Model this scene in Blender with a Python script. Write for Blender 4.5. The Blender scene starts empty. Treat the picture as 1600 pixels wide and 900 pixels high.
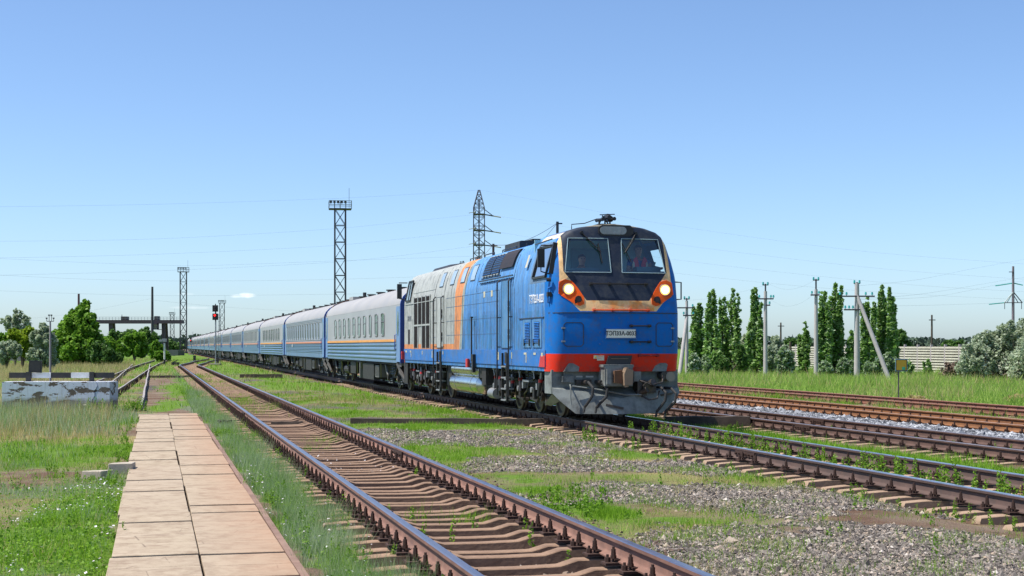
import bpy, math, random
import numpy as np
from mathutils import Vector, Matrix
random.seed(7)
rng = np.random.default_rng(11)
R_ = math.radians
scene = bpy.context.scene
COL = scene.collection

# ------------------------------------------------------------------ camera
F_PX, HOR, CAMZ = 2310.0, 541.0, 1.90
cd = bpy.data.cameras.new('camera')
cam = bpy.data.objects.new('camera', cd)
COL.objects.link(cam)
cam.location = (0, 0, CAMZ)
cam.rotation_euler = (math.pi / 2, 0, 0)
cd.sensor_width = 36
cd.lens = 36 * F_PX / 1600
cd.shift_y = (HOR - 450) / 1600
cd.clip_start = 0.1
cd.clip_end = 20000
scene.camera = cam

# ------------------------------------------------------------------ light
SUN_EL, SUN_AZ = R_(62), math.atan2(-0.97, -0.17)        # azimuth from +Y towards +X
to_sun = Vector((math.sin(SUN_AZ) * math.cos(SUN_EL), math.cos(SUN_AZ) * math.cos(SUN_EL), math.sin(SUN_EL)))
sd = bpy.data.lights.new('sun', 'SUN')
sd.energy = 4.9
sd.angle = R_(0.53)
sd.color = (1.0, 0.95, 0.87)
sun = bpy.data.objects.new('sun', sd)
COL.objects.link(sun)
sun.rotation_euler = (-to_sun).to_track_quat('-Z', 'Y').to_euler()
sun.location = (-30, 20, 60)

world = bpy.data.worlds.new('World')
scene.world = world
world.use_nodes = True
nt = world.node_tree
nt.nodes.clear()
w_out = nt.nodes.new('ShaderNodeOutputWorld')
w_bg = nt.nodes.new('ShaderNodeBackground')
w_sky = nt.nodes.new('ShaderNodeTexSky')
w_sky.sky_type = 'NISHITA'
w_sky.sun_disc = False
w_sky.sun_elevation = SUN_EL
w_sky.sun_rotation = SUN_AZ
w_sky.altitude = 100
w_sky.air_density = 0.75
w_sky.dust_density = 0.8
w_sky.ozone_density = 4.0
w_bg.inputs['Strength'].default_value = 0.131
w_hs = nt.nodes.new('ShaderNodeVectorMath')           # white balance of the photograph
w_hs.operation = 'MULTIPLY'
w_hs.inputs[1].default_value = (0.94, 1.0, 1.055)
nt.links.new(w_sky.outputs[0], w_hs.inputs[0])
# a few small fair-weather clouds low in the sky
tc = nt.nodes.new('ShaderNodeTexCoord')
sep = nt.nodes.new('ShaderNodeSeparateXYZ')
nt.links.new(tc.outputs['Generated'], sep.inputs[0])


def wm(op, a, b=None, c=None, clamp=False):
    n = nt.nodes.new('ShaderNodeMath')
    n.operation = op
    n.use_clamp = clamp
    for i, x in enumerate((a, b, c)):
        if x is None:
            continue
        if isinstance(x, (int, float)):
            n.inputs[i].default_value = x
        else:
            nt.links.new(x, n.inputs[i])
    return n.outputs[0]


az = wm('ARCTAN2', sep.outputs[0], sep.outputs[1])
cl_n = nt.nodes.new('ShaderNodeTexNoise')
cl_n.inputs['Scale'].default_value = 190
cl_n.inputs['Detail'].default_value = 5
nt.links.new(tc.outputs['Generated'], cl_n.inputs['Vector'])
total = None
for (ca, ce, ra, re_, st) in ((-0.1775, 0.0338, 0.0058, 0.0016, .6), (-0.1845, 0.0333, 0.0042, 0.0013, .4), (-0.214, 0.0255, 0.012, 0.0009, .18), (-0.217, 0.0345, 0.005, 0.001, .15)):
    dx = wm('MULTIPLY', wm('SUBTRACT', az, ca), 1 / ra)
    dz = wm('MULTIPLY', wm('SUBTRACT', sep.outputs[2], ce), 1 / re_)
    d = wm('ADD', wm('MULTIPLY', dx, dx), wm('MULTIPLY', dz, dz))
    m = wm('SUBTRACT', wm('SUBTRACT', 1.25, wm('MULTIPLY', d, .5)), wm('MULTIPLY', cl_n.outputs[0], 1.1))
    m = wm('MULTIPLY', wm('MULTIPLY', m, 1.0, clamp=True), st)
    total = m if total is None else wm('MAXIMUM', total, m)
w_mix = nt.nodes.new('ShaderNodeMix')
w_mix.data_type = 'RGBA'
nt.links.new(total, w_mix.inputs[0])
nt.links.new(w_hs.outputs[0], w_mix.inputs[6])
w_mix.inputs[7].default_value = (9.0, 9.0, 9.2, 1)
nt.links.new(w_mix.outputs[2], w_bg.inputs['Color'])
nt.links.new(w_bg.outputs[0], w_out.inputs[0])

vs = scene.view_settings
vs.view_transform = 'Standard'
vs.look = 'None'
vs.exposure = 0.46
vs.gamma = 1
vs.use_curve_mapping = False
scene.cycles.max_bounces = 6
scene.cycles.transparent_max_bounces = 12
scene.cycles.caustics_reflective = False
scene.cycles.caustics_refractive = False


# ------------------------------------------------------------------ helpers
def tag(o, label=None, cat=None, group=None, kind=None):
    if label: o['label'] = label
    if cat: o['category'] = cat
    if group: o['group'] = group
    if kind: o['kind'] = kind
    return o


def empty(name, loc=(0, 0, 0), rz=0, label=None, cat=None, group=None, kind=None):
    o = bpy.data.objects.new(name, None)
    COL.objects.link(o)
    o.location = loc
    o.rotation_euler = (0, 0, rz)
    return tag(o, label, cat, group, kind)


def copy_tree(o, parent=None):
    c = o.copy()
    COL.objects.link(c)
    c.parent = parent
    for ch in list(o.children):
        copy_tree(ch, c)
    return c


def at(x, y, z=0.0):
    """ground point seen at that place of the photograph (1600x900)"""
    Y = F_PX * (CAMZ - z) / (y - HOR)
    return (x - 800) * Y / F_PX, Y


def atY(x, Y):
    return (x - 800) * Y / F_PX


def zat(y, Y):
    return CAMZ + (HOR - y) * Y / F_PX


class MB:
    def __init__(s):
        s.v = []; s.f = []; s.m = []

    def add(s, vs_, fs_, m=0):
        n = len(s.v)
        s.v.extend([tuple(p) for p in vs_])
        for f in fs_:
            s.f.append(tuple(i + n for i in f))
            s.m.append(m)
        return s

    def box(s, x0, x1, y0, y1, z0, z1, m=0):
        return s.add([(x0, y0, z0), (x1, y0, z0), (x1, y1, z0), (x0, y1, z0), (x0, y0, z1), (x1, y0, z1), (x1, y1, z1), (x0, y1, z1)],
                     [(3, 2, 1, 0), (4, 5, 6, 7), (0, 1, 5, 4), (1, 2, 6, 5), (2, 3, 7, 6), (3, 0, 4, 7)], m)

    def cbox(s, c, d, m=0, rot=None):
        n = len(s.v)
        s.box(-d[0] / 2, d[0] / 2, -d[1] / 2, d[1] / 2, -d[2] / 2, d[2] / 2, m)
        M = rot if rot is not None else Matrix.Identity(3)
        for i in range(n, len(s.v)):
            p = M @ Vector(s.v[i])
            s.v[i] = (p.x + c[0], p.y + c[1], p.z + c[2])
        return s

    def bar(s, a, b, w, h=None, m=0):
        """square bar from a to b"""
        h = h or w
        a, b = Vector(a), Vector(b)
        d = (b - a).normalized()
        up = Vector((0, 0, 1)) if abs(d.z) < .95 else Vector((0, 1, 0))
        x = d.cross(up).normalized() * w / 2
        y = x.cross(d).normalized() * h / 2
        P = [a - x - y, a + x - y, a + x + y, a - x + y, b - x - y, b + x - y, b + x + y, b - x + y]
        return s.add(P, [(0, 1, 2, 3), (7, 6, 5, 4), (1, 0, 4, 5), (2, 1, 5, 6), (3, 2, 6, 7), (0, 3, 7, 4)], m)

    def tube(s, pts, r, n=8, m=0, cap=True):
        pts = [Vector(p) for p in pts]
        rs = r if isinstance(r, (list, tuple)) else [r] * len(pts)
        V = []
        ref = None
        for i, p in enumerate(pts):
            d = (pts[min(i + 1, len(pts) - 1)] - pts[max(i - 1, 0)]).normalized()
            if ref is None:
                ref = Vector((0, 0, 1)) if abs(d.z) < .9 else Vector((1, 0, 0))
            x = d.cross(ref).normalized()
            y = x.cross(d).normalized()
            ref = y
            for k in range(n):
                a = 2 * math.pi * k / n
                V.append(p + (x * math.cos(a) + y * math.sin(a)) * rs[i])
        Fs = []
        for i in range(len(pts) - 1):
            for k in range(n):
                a, b = i * n + k, i * n + (k + 1) % n
                Fs.append((a, b, b + n, a + n))
        if cap:
            Fs.append(tuple(range(n - 1, -1, -1)))
            Fs.append(tuple(range((len(pts) - 1) * n, len(pts) * n)))
        return s.add(V, Fs, m)

    def cyl(s, a, b, r, n=12, m=0, r2=None):
        return s.tube([a, b], [r, r if r2 is None else r2], n, m)

    def prism(s, poly, axis, a0, a1, m=0):
        """poly in the two other axes (cyclic order kept x,y,z)"""
        def P(p, a):
            return {'x': (a, p[0], p[1]), 'y': (p[0], a, p[1]), 'z': (p[0], p[1], a)}[axis]
        n = len(poly)
        V = [P(p, a0) for p in poly] + [P(p, a1) for p in poly]
        Fs = [tuple(range(n - 1, -1, -1)), tuple(range(n, 2 * n))] + [(i, (i + 1) % n, n + (i + 1) % n, n + i) for i in range(n)]
        return s.add(V, Fs, m)

    def sphere(s, c, r, m=0, n=10):
        rr = r if isinstance(r, (tuple, list)) else (r, r, r)
        V = []; Fs = []
        for i in range(n + 1):
            t = math.pi * i / n
            for k in range(2 * n):
                a = math.pi * k / n
                V.append((c[0] + rr[0] * math.sin(t) * math.cos(a), c[1] + rr[1] * math.sin(t) * math.sin(a), c[2] + rr[2] * math.cos(t)))
        for i in range(n):
            for k in range(2 * n):
                a, b = i * 2 * n + k, i * 2 * n + (k + 1) % (2 * n)
                Fs.append((a, b, b + 2 * n, a + 2 * n))
        return s.add(V, Fs, m)

    def mesh(s, name, mats, smooth=35):
        me = bpy.data.meshes.new(name)
        me.from_pydata(s.v, [], s.f)
        if not isinstance(mats, (list, tuple)):
            mats = [mats]
        for mt in mats:
            me.materials.append(mt)
        me.polygons.foreach_set('material_index', s.m)
        me.update()
        import bmesh
        bm = bmesh.new()
        bm.from_mesh(me)
        bmesh.ops.recalc_face_normals(bm, faces=bm.faces)
        bm.to_mesh(me)
        bm.free()
        if smooth:
            me.polygons.foreach_set('use_smooth', [True] * len(me.polygons))
            me.set_sharp_from_angle(angle=R_(smooth))
        return me

    def build(s, name, mats, parent=None, smooth=35, loc=None, rz=None):
        o = bpy.data.objects.new(name, s.mesh(name, mats, smooth))
        COL.objects.link(o)
        if parent: o.parent = parent
        if loc: o.location = loc
        if rz is not None: o.rotation_euler = (0, 0, rz)
        return o


# ------------------------------------------------------------------ materials
class NT:
    """tiny node-graph helper"""
    def __init__(s, name):
        s.mat = bpy.data.materials.new(name)
        s.mat.use_nodes = True
        s.t = s.mat.node_tree
        s.t.nodes.clear()
        s.out = s.t.nodes.new('ShaderNodeOutputMaterial')

    def n(s, kind, **kw):
        n = s.t.nodes.new('ShaderNode' + kind)
        for k, v in kw.items():
            setattr(n, k, v)
        return n

    def put(s, sock, v):
        if v is None: return
        if hasattr(v, 'is_output') or isinstance(v, bpy.types.NodeSocket):
            s.t.links.new(v, sock)
        else:
            if isinstance(v, tuple) and len(v) == 3 and sock.type == 'RGBA': v = (*v, 1)
            sock.default_value = v

    def math(s, op, a, b=None, clamp=False):
        n = s.n('Math', operation=op, use_clamp=clamp)
        s.put(n.inputs[0], a); s.put(n.inputs[1], b)
        return n.outputs[0]

    def noise(s, scale, detail=4, vec=None, rough=.6, dist=0.0):
        n = s.n('TexNoise')
        n.inputs['Scale'].default_value = scale
        n.inputs['Detail'].default_value = detail
        n.inputs['Roughness'].default_value = rough
        n.inputs['Distortion'].default_value = dist
        if vec: s.t.links.new(vec, n.inputs['Vector'])
        return n.outputs[0]

    def vor(s, scale, vec=None, feature='F1'):
        n = s.n('TexVoronoi', feature=feature)
        n.inputs['Scale'].default_value = scale
        if vec: s.t.links.new(vec, n.inputs['Vector'])
        return n

    def ramp(s, fac, stops, interp='LINEAR'):
        n = s.n('ValToRGB')
        cr = n.color_ramp
        cr.interpolation = interp
        while len(cr.elements) < len(stops): cr.elements.new(.5)
        for e, (p, c) in zip(cr.elements, stops):
            e.position = p
            e.color = (c, c, c, 1) if isinstance(c, (int, float)) else (*c, 1)
        s.put(n.inputs[0], fac)
        return n.outputs[0]

    def mix(s, fac, a, b, mode='MIX'):
        n = s.n('Mix', data_type='RGBA', blend_type=mode)
        s.put(n.inputs[0], fac); s.put(n.inputs[6], a); s.put(n.inputs[7], b)
        return n.outputs[2]

    def coord(s, kind='Object'):
        return s.n('TexCoord').outputs[kind]

    def xyz(s, vec):
        n = s.n('SeparateXYZ')
        s.t.links.new(vec, n.inputs[0])
        return n.outputs

    def scale(s, vec, sc):
        n = s.n('Mapping')
        s.t.links.new(vec, n.inputs[0])
        n.inputs['Scale'].default_value = sc
        return n.outputs[0]

    def attr(s, name):
        return s.n('Attribute', attribute_name=name).outputs

    def bump(s, h, strength=.3, dist=.01):
        n = s.n('Bump')
        n.inputs['Strength'].default_value = strength
        n.inputs['Distance'].default_value = dist
        s.t.links.new(h, n.inputs['Height'])
        return n.outputs[0]

    def bsdf(s, color, rough=.6, metal=0.0, normal=None, spec=None, coat=None, trans=None):
        n = s.n('BsdfPrincipled')
        s.put(n.inputs['Base Color'], color)
        s.put(n.inputs['Roughness'], rough)
        s.put(n.inputs['Metallic'], metal)
        if normal is not None: s.t.links.new(normal, n.inputs['Normal'])
        if spec is not None: n.inputs['Specular IOR Level'].default_value = spec
        if coat is not None:
            n.inputs['Coat Weight'].default_value = coat
            n.inputs['Coat Roughness'].default_value = .12
        if trans is not None:
            t = s.n('BsdfTranslucent')
            s.put(t.inputs[0], color)
            m = s.n('MixShader')
            m.inputs[0].default_value = trans
            s.t.links.new(n.outputs[0], m.inputs[1]); s.t.links.new(t.outputs[0], m.inputs[2])
            s.t.links.new(m.outputs[0], s.out.inputs[0])
        else:
            s.t.links.new(n.outputs[0], s.out.inputs[0])
        return s.mat


def M(name, c, rough=.6, metal=0.0, var=.18, scale=3.0, bump=.15, dirt=None, dirtamt=.4, spec=None, coat=None, bscale=30):
    """weathered surface of base colour c with cloudy variation and optional dirt blotches"""
    t = NT(name)
    co = t.coord()
    n1 = t.noise(scale, 5, co)
    col = t.mix(t.ramp(n1, [(.3, 0.0), (.7, 1.0)]), tuple(x * (1 - var) for x in c), tuple(min(1, x * (1 + var)) for x in c))
    if dirt:
        n2 = t.noise(scale * .7 + 1.3, 8, co, .7)
        col = t.mix(t.math('MULTIPLY', t.ramp(n2, [(.42, 0.0), (.68, 1.0)]), dirtamt), col, dirt)
    nb = t.bump(t.noise(bscale, 4, co), bump, .01) if bump else None
    return t.bsdf(col, t.ramp(n1, [(.2, max(0, rough - .08)), (.8, min(1, rough + .08))]), metal, nb, spec, coat)


def leafmat(name, stops, rough=.55, trans=.3):
    t = NT(name)
    col = t.ramp(t.attr('rnd')['Fac'], stops)
    return t.bsdf(col, rough, 0, None, .25, None, trans)


rust = (.13, .055, .028)
m_black = M('black paint', (.018, .018, .02), .5, dirt=(.07, .055, .04), dirtamt=.4)
m_dark = M('underframe', (.018, .017, .017), .65, dirt=(.07, .055, .04), dirtamt=.5, scale=5)
m_grease = M('oily metal', (.05, .047, .045), .45, .5, dirt=(.16, .12, .09), dirtamt=.5, scale=6)
m_bolt = M('rusty bolts', (.045, .024, .018), .8, .1, dirt=(.11, .05, .03), scale=20)
m_steel = M('grey galvanized steel', (.33, .34, .35), .5, .5, dirt=(.2, .17, .13), dirtamt=.3)
m_silver = M('polished steel', (.72, .73, .74), .2, 1.0, var=.1, bump=.02, dirt=(.25, .2, .15), dirtamt=.3, scale=2)
m_rubber = M('rubber', (.02, .02, .02), .7)
m_conc = M('concrete', (.42, .38, .34), .9, var=.15, dirt=(.22, .19, .15), dirtamt=.45, bump=.4)
m_cpole = M('pole concrete', (.46, .42, .41), .9, var=.1, dirt=(.28, .26, .24), dirtamt=.3, bump=.2)
m_timber = M('creosoted timber', (.06, .043, .032), .85, var=.3, dirt=(.16, .12, .085), dirtamt=.4, bump=.5)
m_white = M('white paint', (.7, .7, .68), .6, dirt=(.4, .36, .3), dirtamt=.3)
m_wire = M('wire', (.1, .1, .11), .5, .4, bump=0)
m_mast = M('mast steel', (.075, .07, .085), .6, .2, dirt=(.14, .09, .07), dirtamt=.4)
m_glassblue = M('insulator glass', (.05, .35, .33), .15, 0, bump=0)
m_trunk = M('bark', (.11, .085, .065), .9, var=.3, bump=.6, scale=6)

# ------------------------------------------------------------------ ground
SL = 0.24242                                # the tracks run at X + SL*Y = q
TH = math.atan(SL)
CT = math.cos(TH)
TRK = {'T1': (3.14, .27), 'T2': (10.49, .23), 'T3': (15.9, .10), 'T4': (21.0, .07), 'T5': (26.0, .05)}
QZ = np.array([(-80, .0), (-6, -.02), (-.6, .03), (1.2, .03), (1.75, .0), (2.1, -.05), (3.1, -.08), (4.2, -.05), (4.6, .0), (5.5, .03), (8.4, -.015), (9.0, -.045), (9.6, -.08), (11.4, -.08), (12.6, -.03), (14.3, -.14), (15.9, -.17), (17.6, -.15), (19, -.10), (19.8, -.13), (21, -.14), (22.2, -.14), (23, -.17), (26, -.155), (30, -.16), (60, -.2), (200, -.1)])


def vnoise(x, y, s, seed=0):
    """smooth value noise in numpy, 0..1"""
    x = np.asarray(x, float) * s + 37.1 * seed
    y = np.asarray(y, float) * s - 11.7 * seed
    xi, yi = np.floor(x), np.floor(y)
    fx, fy = x - xi, y - yi
    fx = fx * fx * (3 - 2 * fx); fy = fy * fy * (3 - 2 * fy)

    def h(a, b):
        v = np.sin(a * 127.1 + b * 311.7 + seed * 74.7) * 43758.5453
        return v - np.floor(v)
    return (h(xi, yi) * (1 - fx) + h(xi + 1, yi) * fx) * (1 - fy) + (h(xi, yi + 1) * (1 - fx) + h(xi + 1, yi + 1) * fx) * fy


def fbm(x, y, s, seed=0, o=4):
    t = 0; a = .5; n = 0
    for k in range(o):
        t = t + a * vnoise(x, y, s * 2 ** k, seed + k); n += a; a *= .55
    return t / n


def gz(X, Y):
    q = X + SL * Y
    return np.interp(q, QZ[:, 0], QZ[:, 1]) + .05 * (fbm(X, Y, .5, 3) - .5) * np.clip(1 - np.exp(-np.abs(q - 3.1) / 2), .2, 1)


# patches of the yard: photograph place, half sizes, what grows there, how strongly
# kinds: g lush grass, b grey-green wormwood, d dry grass, s bare soil, v gravel
PATCH = [
 # between walkway and distant rails
 (270, 632, 26, 7, 'g', 1.0), (285, 610, 40, 14, 'g', .8), (300, 596, 30, 5, 'g', .8), (215, 620, 12, 12, 'v', .9), (235, 607, 16, 6, 'v', .7), (250, 640, 26, 7, 'g', .7),
 (265, 575, 35, 7, 'g', .6), (290, 585, 12, 4, 'd', .6), (305, 640, 22, 9, 'b', .9), (330, 655, 18, 14, 'b', .8),
 # wedge between the near track and the train
 (480, 604, 90, 8, 'g', 1.0), (560, 610, 60, 10, 'g', .9), (420, 590, 40, 7, 'g', .7), (400, 577, 50, 4, 'b', .5), (440, 572, 60, 4, 'g', .4), (640, 618, 50, 8, 'g', .8), (600, 592, 60, 6, 'd', .5), (700, 640, 90, 7, 'g', .7), (560, 633, 60, 5, 'v', .8), (610, 640, 40, 5, 's', .6), (510, 627, 45, 6, 's', .5), (780, 650, 60, 5, 'g', .6), (620, 650, 60, 4, 'd', .6),
 (640, 672, 35, 6, 'g', .9), (700, 712, 50, 10, 'g', .8), (660, 690, 30, 12, 'g', .5), (900, 690, 60, 10, 'd', .5), (940, 715, 110, 10, 'd', .7), (860, 700, 60, 18, 'v', .9), (770, 690, 50, 10, 'v', .8), (830, 725, 60, 10, 'v', .6),
 (905, 795, 70, 22, 'g', 1.4), (870, 775, 50, 14, 'g', .8), (800, 748, 30, 12, 'g', .9), (960, 812, 60, 14, 'g', .6), (1050, 745, 120, 14, 'd', .7), (1130, 735, 60, 9, 'g', .5), (1000, 770, 90, 20, 'v', .9), (1160, 760, 100, 16, 'd', .5), (1180, 790, 130, 18, 'v', .9),
 (1060, 818, 90, 7, 'g', .8), (1250, 812, 90, 5, 'd', .4), (1180, 850, 200, 30, 'v', 1.2), (1450, 850, 200, 40, 'v', 1.2), (1340, 795, 90, 12, 's', .9), (1490, 802, 80, 12, 's', .9), (1240, 870, 50, 14, 'g', .35), (1105, 860, 30, 12, 'b', .5), (1480, 800, 50, 14, 'd', .9), (1190, 745, 60, 14, 'd', .6), (1050, 855, 60, 14, 's', .8), (1230, 740, 60, 8, 'g', .5),
 # left field
 (60, 860, 150, 50, 'g', 1.3), (150, 800, 90, 40, 'g', 1.0), (90, 830, 120, 40, 'b', .5), (200, 770, 40, 30, 'b', .8), (90, 770, 120, 14, 'b', .9), (40, 725, 60, 12, 'b', .6), (120, 715, 80, 8, 'g', .7), (60, 745, 80, 9, 's', 1.1), (30, 760, 50, 9, 's', 1.0), (180, 728, 50, 8, 's', .7), (215, 705, 22, 14, 'g', 1.2), (90, 750, 20, 6, 'g', .8), (150, 690, 100, 12, 'd', .9), (50, 680, 80, 12, 'd', .8), (170, 655, 70, 12, 'b', 1.0), (60, 655, 70, 12, 'd', .9), (215, 655, 20, 14, 'd', .8), (100, 705, 70, 8, 'g', .5),
 (60, 580, 120, 8, 'g', .6), (120, 577, 70, 5, 'd', .8), (180, 568, 30, 5, 'd', .7), (60, 570, 50, 5, 'd', .6), (240, 558, 50, 5, 'd', .4),
 # strip between walkway and near rail
 (400, 710, 40, 30, 'b', 1.0), (450, 770, 45, 35, 'b', 1.0), (520, 830, 50, 40, 'b', .9), (390, 680, 30, 14, 'g', .7), (500, 800, 40, 14, 'g', .5), (520, 880, 60, 22, 'g', .8), (440, 830, 40, 22, 'g', .6),
 # inside the near track
 (390, 640, 40, 8, 'g', .6), (350, 610, 30, 10, 'g', .7), (500, 690, 40, 5, 'g', .8), (495, 701, 40, 4, 'g', .8), (700, 810, 90, 12, 'g', .9), (590, 868, 50, 26, 's', 1.0), (560, 820, 22, 12, 's', .8), (420, 630, 14, 4, 's', .8),
]
_P = []
for (px, py, rx, ry, k, a) in PATCH:
    X, Y = at(px, py)
    _P.append((X + SL * Y, Y, rx * Y / F_PX, ry * Y / (py - HOR), k, a))


def field(X, Y):
    """weights of lush grass, wormwood, dry grass, soil, gravel at the points"""
    X = np.asarray(X, float); Y = np.asarray(Y, float)
    q = X + SL * Y
    wob = (fbm(X, Y, .9, 5) - .5) * .9 + (fbm(X, Y, 3.6, 55, 3) - .5) * 1.1
    w = {k: np.zeros_like(X) for k in 'gbdsv'}
    for (pq, py, rx, ry, k, a) in _P:
        d = ((q - pq) / rx) ** 2 + ((Y - py) / ry) ** 2
        w[k] = np.maximum(w[k], a * np.clip(1.25 - d + wob * 1.5, 0, 1))
    n1 = fbm(X, Y, .35, 9); n2 = fbm(X, Y, .5, 21); n3 = fbm(X, Y, .8, 33)

    def band(a, b, s=.35):
        return np.clip((q - a + wob * .6) / s, 0, 1) * np.clip((b - q + wob * .6) / s, 0, 1)
    # general cover
    left = band(-200, -.35, .2)
    w['d'] = np.maximum(w['d'], left * (.22 + .3 * n3))
    w['g'] = np.maximum(w['g'], left * (.10 + .25 * n2))
    w['g'] = np.maximum(w['g'], left * np.clip((n1 - .45) * 4, 0, .7))
    w['d'] = np.maximum(w['d'], left * np.clip((n2 - .42) * 3, 0, .6))
    w['b'] = np.maximum(w['b'], left * np.clip((n3 - .5) * 4, 0, .5))
    st = band(1.2, 2.1, .15)
    w['b'] = np.maximum(w['b'], st * np.clip(.5 + n1, 0, 1) * .8)
    w['g'] = np.maximum(w['g'], st * np.clip((n2 - .35) * 3, 0, .8))
    mid = band(4.2, 9.4, .3)
    w['g'] = np.maximum(w['g'], mid * np.clip(n3 - .25, 0, 1) * 1.0)
    w['d'] = np.maximum(w['d'], mid * np.clip(n2 - .25, 0, 1) * .9)
    w['v'] = np.maximum(w['v'], mid * np.clip((.62 - n1) * 4, 0, .8))
    w['g'] = np.maximum(w['g'], mid * np.clip((n1 - .5) * 5, 0, .6) * np.clip((Y - 14) / 12, .25, 1))
    w['d'] = np.maximum(w['d'], mid * np.clip((n2 - .45) * 3, 0, .5) * np.clip((Y - 12) / 12, .25, 1))
    far = np.clip((Y - 75) / 40, 0, 1)
    w['g'] = np.maximum(w['g'], far * np.clip(.25 + n1 * .8, 0, .8) * band(-300, 9.5))
    w['d'] = np.maximum(w['d'], far * np.clip((n2 - .35) * 2, 0, .7) * band(-300, 9.5))
    r1 = band(11.9, 14.4, .3)
    w['g'] = np.maximum(w['g'], r1 * np.clip(.55 + n1 * .5, 0, 1))
    w['v'] = np.maximum(w['v'], band(17.0, 20.0, .4) * 1.2)
    w['g'] = np.maximum(w['g'], band(22.2, 24.8, .3) * np.clip(.3 + n1, 0, 1) * .8)
    w['d'] = np.maximum(w['d'], band(22.0, 25.5, .3) * np.clip((n2 - .3) * 2, 0, .8))
    w['g'] = np.maximum(w['g'], band(27.4, 400, .5) * np.clip(.6 + n1 * .5, 0, 1))
    w['d'] = np.maximum(w['d'], band(27.4, 400, .5) * np.clip((n2 - .45) * 3, 0, .6))
    for (tq, tz) in TRK.values():
        nearf = np.clip(1.35 - Y / 55, .25, 1) if tq < 4 else 1.0
        bed = np.clip((1.25 - np.abs(q - tq)) / .3, 0, 1) * nearf
        w['s'] = np.maximum(w['s'], bed * .9)
        for k in 'gbd':
            w[k] = w[k] * (1 - bed * (.35 if tq < 4 else .55))
        w['v'] = w['v'] * (1 - bed * .9)
        sh = np.clip((1.9 - np.abs(q - tq)) / .5, 0, 1)
        w['s'] = np.maximum(w['s'], sh * (.7 if tq > 4 else .45) * nearf)
    # green growth that has taken over parts of the nearest track
    tin = np.clip((1.0 - np.abs(q - 3.14)) / .2, 0, 1)
    far1 = np.clip((Y - 34) / 12, 0, 1) * tin
    w['g'] = np.maximum(w['g'], far1 * np.clip((fbm(X, Y, .35, 71) - .38) * 5, 0, .8))
    w['d'] = np.maximum(w['d'], far1 * np.clip((fbm(X, Y, .5, 72) - .4) * 4, 0, .6))
    w['s'] = w['s'] * (1 - far1 * .6)
    for (pq, py, rx, ry, k, a) in _P:
        if k == 'g' and abs(pq - 3.1) < 1.2:
            dd_ = ((q - pq) / rx) ** 2 + ((Y - py) / ry) ** 2
            pa = a * np.clip(1.2 - dd_ + wob, 0, 1)
            w['g'] = np.maximum(w['g'], pa); w['s'] = w['s'] * (1 - np.clip(pa, 0, .9))
    path = np.clip((q + .45) / .1, 0, 1) * np.clip((1.25 - q) / .1, 0, 1) * (Y < 39.3)
    for k in 'gbd':
        w[k] = w[k] * (1 - path)
    bald = np.clip(w['s'] - .55, 0, 1) * 1.6
    for k in 'gbd':
        w[k] = np.clip(w[k] - bald * .6, 0, 2)
    return w


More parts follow.
